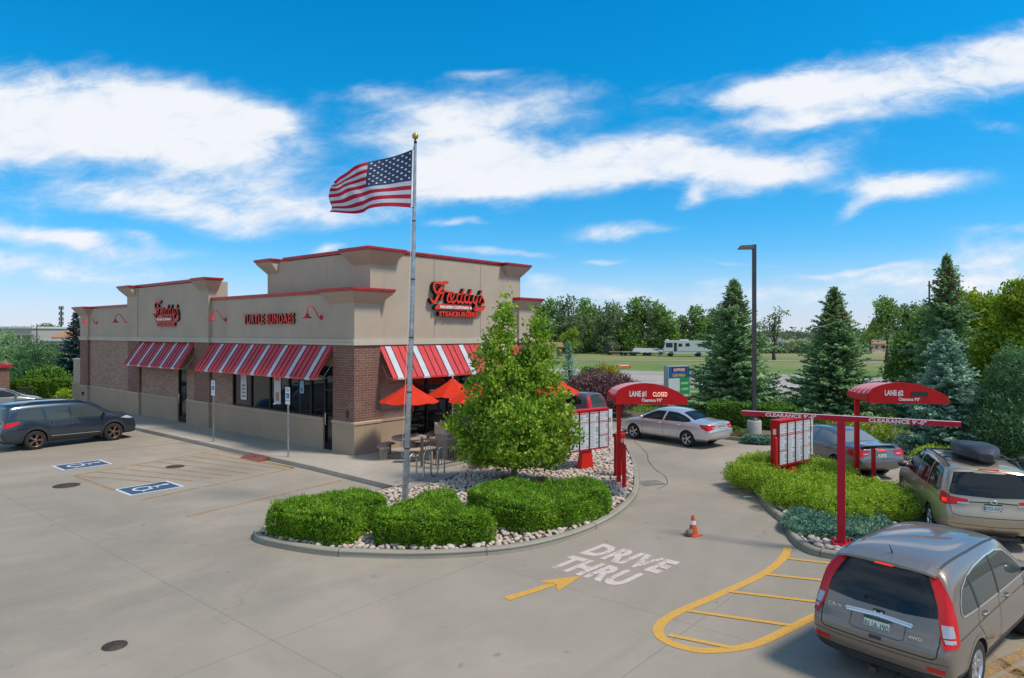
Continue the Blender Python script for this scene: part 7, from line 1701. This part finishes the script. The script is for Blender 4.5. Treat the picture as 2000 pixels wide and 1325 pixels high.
far_tree(95, 634, 210, 5.2, M_cot, 'round tree on the left skyline beside the mast', 2200, .8, seed=97)
far_tree(60, 640, 230, 5, M_cot2, 'round tree on the left skyline above the shops', 1800, .8, seed=98)
far_tree(1845, 600, 60, 2.4, M_cot, 'leafy tree behind the tallest spruce', 5000, .3, seed=99)
# distant belt of trees along the horizon : nobody could count them
rng = np.random.default_rng(8); n = 26000; Yb = rng.uniform(380, 900, n); Xb = rng.uniform(-1.0, 1.0, n)*Yb
hb = (3.0+3.5*np.maximum(0, np.sin(Xb/23+Yb/90)+.6*np.sin(Xb/9.0+2)))*(Yb/500)
Pb = np.column_stack([Xb, Yb, rng.uniform(0, 1, n)*hb]); V, F = leaf_quads(rng, Pb, 3.2, .6)
np_mesh('far_tree_belt', V, F, leaf_mat('far_tree_leaf', [(.09, .13, .085), (.13, .17, .10), (.17, .20, .12)], zvar=.02), kind='stuff')
rng = np.random.default_rng(9); n = 9000; Yb = rng.uniform(165, 180, n); Xb = rng.uniform(-8, 56, n)      # undergrowth below the row
Pb = np.column_stack([Xb, Yb, rng.uniform(0, 1, n)**1.3*(2.6+1.6*np.sin(Xb*.6))]); V, F = leaf_quads(rng, Pb, .9, .6)
np_mesh('undergrowth', V, F, M_cot, kind='stuff')
rng = np.random.default_rng(10); n = 3000; Yb = rng.uniform(150, 158, n); Xb = rng.uniform(52, 66, n); Pb = np.column_stack([Xb, Yb, rng.uniform(0, 1, n)*(1.8+np.sin(Xb*.7))]); V, F = leaf_quads(rng, Pb, .7, .6)
np_mesh('brush', V, F, M_cot2, kind='stuff')
# ------------------------------------------------------------------ far things
M_sid = mat('white_siding', (.62, .62, .60), .6, var=.06); M_roofb = mat('brown_roof', (.28, .16, .11), .9, var=.2); M_win = mat('far_window', (.02, .025, .03), .2)
# brick enclosure on the left
e0 = Vector((-33.8, 46.0, 0)); t = thing('brick_enclosure', 'red brick refuse enclosure with red coping at the left edge', 'enclosure', e0, TH-.15)
mb = MB(); mb.box(-3.4, 0, 0, 5.2, 0, .75, M_stone); mb.build('base', t)
mb = MB(); mb.box(-3.35, -.05, .05, 5.15, .75, 2.28, M_brick); mb.build('brick_wall', t)
mb = MB(); mb.box(-3.5, .1, -.1, .25, 2.28, 2.50, M_coping); mb.box(-3.5, -3.2, .25, 5.3, 2.28, 2.50, M_coping); mb.box(-.2, .1, .25, 5.3, 2.28, 2.50, M_coping); mb.build('coping', t)
fp0 = at(40, 783); t = thing('steel_barrier', 'low steel hoop barrier in front of the far left hedge', 'railing', (fp0.x, fp0.y-.4, 0), 0)
mb = MB()
for z in (.15, .95): mb.box(0, 1.3*.9, -.02, .02, z-.02, z+.02, M_rail)
mb.build('rail', t); mb = MB()
for k in range(9): mb.box(.07+k*.13, .085+k*.13, -.01, .01, 0, .93, M_rail)
mb.build('pickets', t)
# motorhome
rp = Vector((29.3, 131, 0)); t = thing('motorhome', 'white motorhome parked on the field in front of the trees', 'motorhome', rp, R(-6))
mb = MB(); L, Wd = 9.0, 2.5
prof = [(0, .55), (L, .55), (L, 3.0), (.6, 3.1), (.15, 2.9), (-.15, 1.6), (0, .9)]
vs = [(x, 0, z) for x, z in prof]+[(x, Wd, z) for x, z in prof]; n = len(prof)
mb.add(vs, [tuple(range(n)), tuple(range(2*n-1, n-1, -1))]+[(i, n+i, n+(i+1) % n, (i+1) % n) for i in range(n)], M_sid); mb.build('body', t)
mb = MB(); mb.box(.05, 2.5, -.02, 0, 2.72, 3.0, mat('awning_roll', (.7, .7, .7), .5)); mb.box(.3, .9, .6, 1.6, 3.05, 3.3, M_sid); mb.box(3.0, 4.6, .7, 1.7, 3.0, 3.3, M_sid); mb.build('roof_unit', t)
for x0, x1, z0, z1 in ((.25, 1.5, 1.75, 2.6), (1.75, 2.3, 1.0, 2.65), (2.6, 3.3, 1.9, 2.5), (3.9, 4.7, 1.95, 2.55), (6.2, 7.2, 1.95, 2.5)):
    mb = MB(); mb.box(x0, x1, -.015, 0, z0, z1, M_win); mb.build('window', t)
mb = MB(); mb.hexa([(-.17, .2, 1.65), (-.17, 2.3, 1.65), (-.1, 2.3, 1.65), (-.1, .2, 1.65)], [(.10, .2, 2.8), (.10, 2.3, 2.8), (.17, 2.3, 2.8), (.17, .2, 2.8)], M_win); mb.build('windshield', t)
mb = MB(); mb.box(.1, L-.2, -.012, 0, .95, 1.05, mat('stripe_grey', (.25, .27, .32), .5)); mb.build('stripe', t)
for x in (1.2, 6.4):
    mb = MB(); mb.lathe([(.48, -.12), (.5, 0), (.48, .12), (.001, .12)], M_rubber, 18, Matrix.Translation((x, .12, .5)) @ Matrix.Rotation(math.pi/2, 4, 'X')); mb.lathe([(.48, -.12), (.5, 0), (.48, .12), (.001, .12)], M_rubber, 18, Matrix.Translation((x, Wd-.12, .5)) @ Matrix.Rotation(-math.pi/2, 4, 'X')); mb.build('wheel', t)
# trailers, boat, cars
def trailer(u, v, Lw, hgt, m, label, name='flatbed_trailer', cat='trailer', box=False):
    p = at(u, v); t = thing(name, label, cat, (p.x, p.y, 0), R(-5), 'trailers and vehicles parked on the field')
    mb = MB(); mb.box(0, Lw, 0, 2.2, .55, .75, m)
    if box: mb.hexa([(.2, .1, .75), (Lw-.2, .1, .75), (Lw-.2, 2.1, .75), (.2, 2.1, .75)], [(.6, .2, hgt), (Lw-.9, .2, hgt), (Lw-.9, 2.0, hgt), (.6, 2.0, hgt)], m)
    mb.build('deck', t)
    mb = MB(); mb.box(-1.3, 0, 1.0, 1.2, .5, .62, M_steel); mb.box(-1.2, -1.1, 1.0, 1.1, 0, .6, M_steel); mb.build('hitch', t)
    for x in (Lw*.55, Lw*.72):
        mb = MB(); mb.lathe([(.33, -.1), (.35, 0), (.33, .1), (.001, .1)], M_rubber, 14, Matrix.Translation((x, -.06, .35)) @ Matrix.Rotation(math.pi/2, 4, 'X')); mb.lathe([(.33, -.1), (.35, 0), (.33, .1), (.001, .1)], M_rubber, 14, Matrix.Translation((x, 2.26, .35)) @ Matrix.Rotation(-math.pi/2, 4, 'X')); mb.build('wheel', t)
trailer(1130, 688, 4.2, 1.2, mat('trailer_black', (.03, .035, .05), .6), 'long dark trailer farthest left on the field', box=True)
trailer(1154, 690, 2.4, 1.6, mat('trailer_black', (.03, .035, .05), .6), 'dark trailer second from the left on the field', box=True)
trailer(1177, 693, 2.4, 1.9, M_black, 'short black box trailer in the middle of the field row', box=True)
trailer(1190, 694, 4.6, .8, mat('trailer_wood', (.28, .2, .14), .8), 'brown flat deck trailer on the field')
trailer(1216, 695, 3.4, .9, mat('trailer_grey', (.2, .2, .19), .7), 'grey low trailer on the field beside the long white one')
trailer(1233, 695, 5.0, 1.45, M_sid, 'long white trailer boat left of the silver vehicles', 'boat_trailer', box=True)
fc = at(1276, 694); fc2 = at(1292, 694)
c = sedan('parked_car', 'silver car parked on the field left of the motorhome', P_sil, (fc.x, fc.y, 0), math.pi-.1, M_rimA, M_cgl)
# shed & field fence
sp0 = Vector((6.6, 133, 0)); t = thing('farm_shed', 'low shed with a brown roof beyond the field', 'shed', sp0, R(-4))
mb = MB(); mb.box(0, 3.2, 0, 4, 0, 1.8, mat('shed_wall', (.2, .14, .11), .8)); mb.build('wall', t)
mb = MB(); mb.hexa([(-.3, -.3, 1.8), (3.5, -.3, 1.8), (3.5, 4.3, 1.8), (-.3, 4.3, 1.8)], [(0, 1.8, 2.7), (3.2, 1.8, 2.7), (3.2, 2.2, 2.7), (0, 2.2, 2.7)], M_roofb); mb.build('roof', t)
mb = MB(); mb.box(1.0, 2.0, -.03, 0, 0, 1.7, M_white); mb.build('door', t)
# houses on the plain
def house(u, Y_, w, h, m, label, roof=M_roofb, name='house'):
    x = (u-CX)/FPX*Y_; t = thing(name, label, 'house', (x, Y_, 0), R(8), 'far houses on the plain')
    mb = MB(); mb.box(0, w, 0, 7, 0, h*.6, m); mb.build('wall', t)
    mb = MB(); mb.hexa([(-.4, -.4, h*.6), (w+.4, -.4, h*.6), (w+.4, 7.4, h*.6), (-.4, 7.4, h*.6)], [(.8, 3.3, h), (w-.8, 3.3, h), (w-.8, 3.7, h), (.8, 3.7, h)], roof); mb.build('roof', t)
    for k in range(3):
        mb = MB(); mb.box(w*(.15+.3*k), w*(.15+.3*k)+1, -.05, 0, h*.2, h*.45, M_win); mb.build('window', t)
house(1508, 190, 4.5, 3.4, M_sid, 'small white house between the two big spruces', mat('grey_roof', (.25, .25, .26), .9))
house(1692, 170, 5.5, 3.0, mat('house_tan', (.5, .38, .3), .8), 'small tan house right of the second big spruce')
# left skyline shops
def shops(u0, u1, Y_, h, m, label, cols=8):
    x0, x1 = (u0-CX)/FPX*Y_, (u1-CX)/FPX*Y_; w = x1-x0; t = thing('shop_building', label, 'building', (x0, Y_, 0), 0, 'far shops on the left skyline')
    mb = MB(); mb.box(0, w, 0, 14, 0, h, m); mb.build('wall', t); mb = MB(); mb.box(-.3, w+.3, -.3, 14.3, h, h+.5, mat('parapet_white', (.6, .6, .6), .7)); mb.build('roof', t)
    for k in range(cols):
        mb = MB(); mb.box(w*(k+.2)/cols, w*(k+.75)/cols, -.06, 0, h*.25, h*.7, mat('shop_dark', (.12, .07, .055), .6)); mb.build('window', t)
shops(-30, 62, 170, 5.6, mat('shop_pale', (.42, .38, .36), .8), 'pale flat roofed shop with brown panels on the far left skyline', 9)
shops(80, 150, 150, 2.7, mat('shop_tan', (.36, .30, .25), .8), 'low tan shop with dark windows below the mast', 10)
t = thing('red_roof_house', 'house with an orange hipped roof at the foot of the mast', 'house', ((100-CX)/FPX*165, 165, 0), 0)
mb = MB(); mb.box(0, 7, 0, 7, 0, 3.4, mat('shop_tan', (.36, .30, .25), .8)); mb.build('wall', t); mb = MB(); mb.hexa([(-.5, -.5, 3.4), (7.5, -.5, 3.4), (7.5, 7.5, 3.4), (-.5, 7.5, 3.4)], [(2.6, 3.2, 5.4), (4.4, 3.2, 5.4), (4.4, 3.8, 5.4), (2.6, 3.8, 5.4)], mat('clay_roof', (.42, .2, .11), .9)); mb.build('roof', t)
# mast
mx = (119.5-CX)/FPX*240; t = thing('cell_mast', 'slim antenna mast on the left skyline', 'mast', (mx, 240, 0), 0)
mb = MB(); mb.tube([(0, 0, 0), (0, 0, 13.8)], [.42, .28], M_steel, 8); mb.build('pole', t)
for z in (13.2, 11.2, 9.3, 7.8):
    mb = MB(); mb.tube([(-.5, 0, z), (.5, 0, z)], .08, M_steel, 5); mb.tube([(0, -.9, z), (0, .9, z)], .08, M_steel, 5)
    for a in range(6): mb.box(.5*math.cos(a*1.05)-.09, .5*math.cos(a*1.05)+.09, .9*math.sin(a*1.05)-.12, .9*math.sin(a*1.05)+.12, z-.55, z+.65, mat('antenna_grey', (.3, .3, .3), .6))
    mb.build('antenna_array', t)
# street lights
def street_light(u, top, Y_, sd, label, r=.09):
    x = (u-CX)/FPX*Y_; h = H+(HZ-top)/FPX*Y_; t = thing('street_light', label, 'street light', (x, Y_, 0), 0, 'street lights along the far road')
    mb = MB(); mb.tube([(0, 0, 0), (0, 0, h)], [r*1.2, r*.8], M_steel, 8); mb.build('pole', t)
    mb = MB(); mb.tube([(0, 0, h-.45), (sd*1.0, 0, h+.0), (sd*1.7, 0, h+.12)], .05, M_steel, 6); mb.build('arm', t); mb = MB(); mb.sphere((sd*1.95, 0, h+.12), .3, M_steel, 8, (1.2, .6, .35)); mb.build('lamp_head', t)
street_light(1815, 549, 62, 1, 'dark street light rising left of the tallest spruce')
street_light(72, 633, 160, 1, 'thin street light on the far left skyline', .12)
mb = MB(); pz = at(1218, 719.5); mb.box(-.9, .9, -.4, .4, .08, .30, M_or); mb.box(-.6, .6, -.3, .3, .30, .40, M_white); o = mb.build('road_barrel', None); o.location = (pz.x, pz.y, .01); o.rotation_euler = (0, 0, .2); tag(o, 'low orange and white marker lying at the far edge of the road', 'barrier')
# lawn beds: long grass blades near the lane so the lawn is not flat
rng = np.random.default_rng(77); n = 26000; Pl = np.column_stack([rng.uniform(4, 30, n), rng.uniform(34, 52, n), np.zeros(n)])
v_ = HZ+FPX*H/Pl[:, 1]; u_ = CX+FPX*Pl[:, 0]/Pl[:, 1]; k = (u_ > 1150) & (u_ < 2000) & ~((Pl[:, 1] < 40) & (Pl[:, 0] < 20) & (Pl[:, 1] < 36)); Pl = Pl[k]; Pl[:, 2] = .05
V, F = leaf_quads(rng, Pl, .16, .2, np.tile([0, 0, 1.6], (len(Pl), 1))); tag(np_mesh('lawn_blades', V, F, leaf_mat('lawn_blade', [(.07, .15, .012), (.12, .20, .02), (.17, .25, .03)], trans=.3)), kind='stuff')
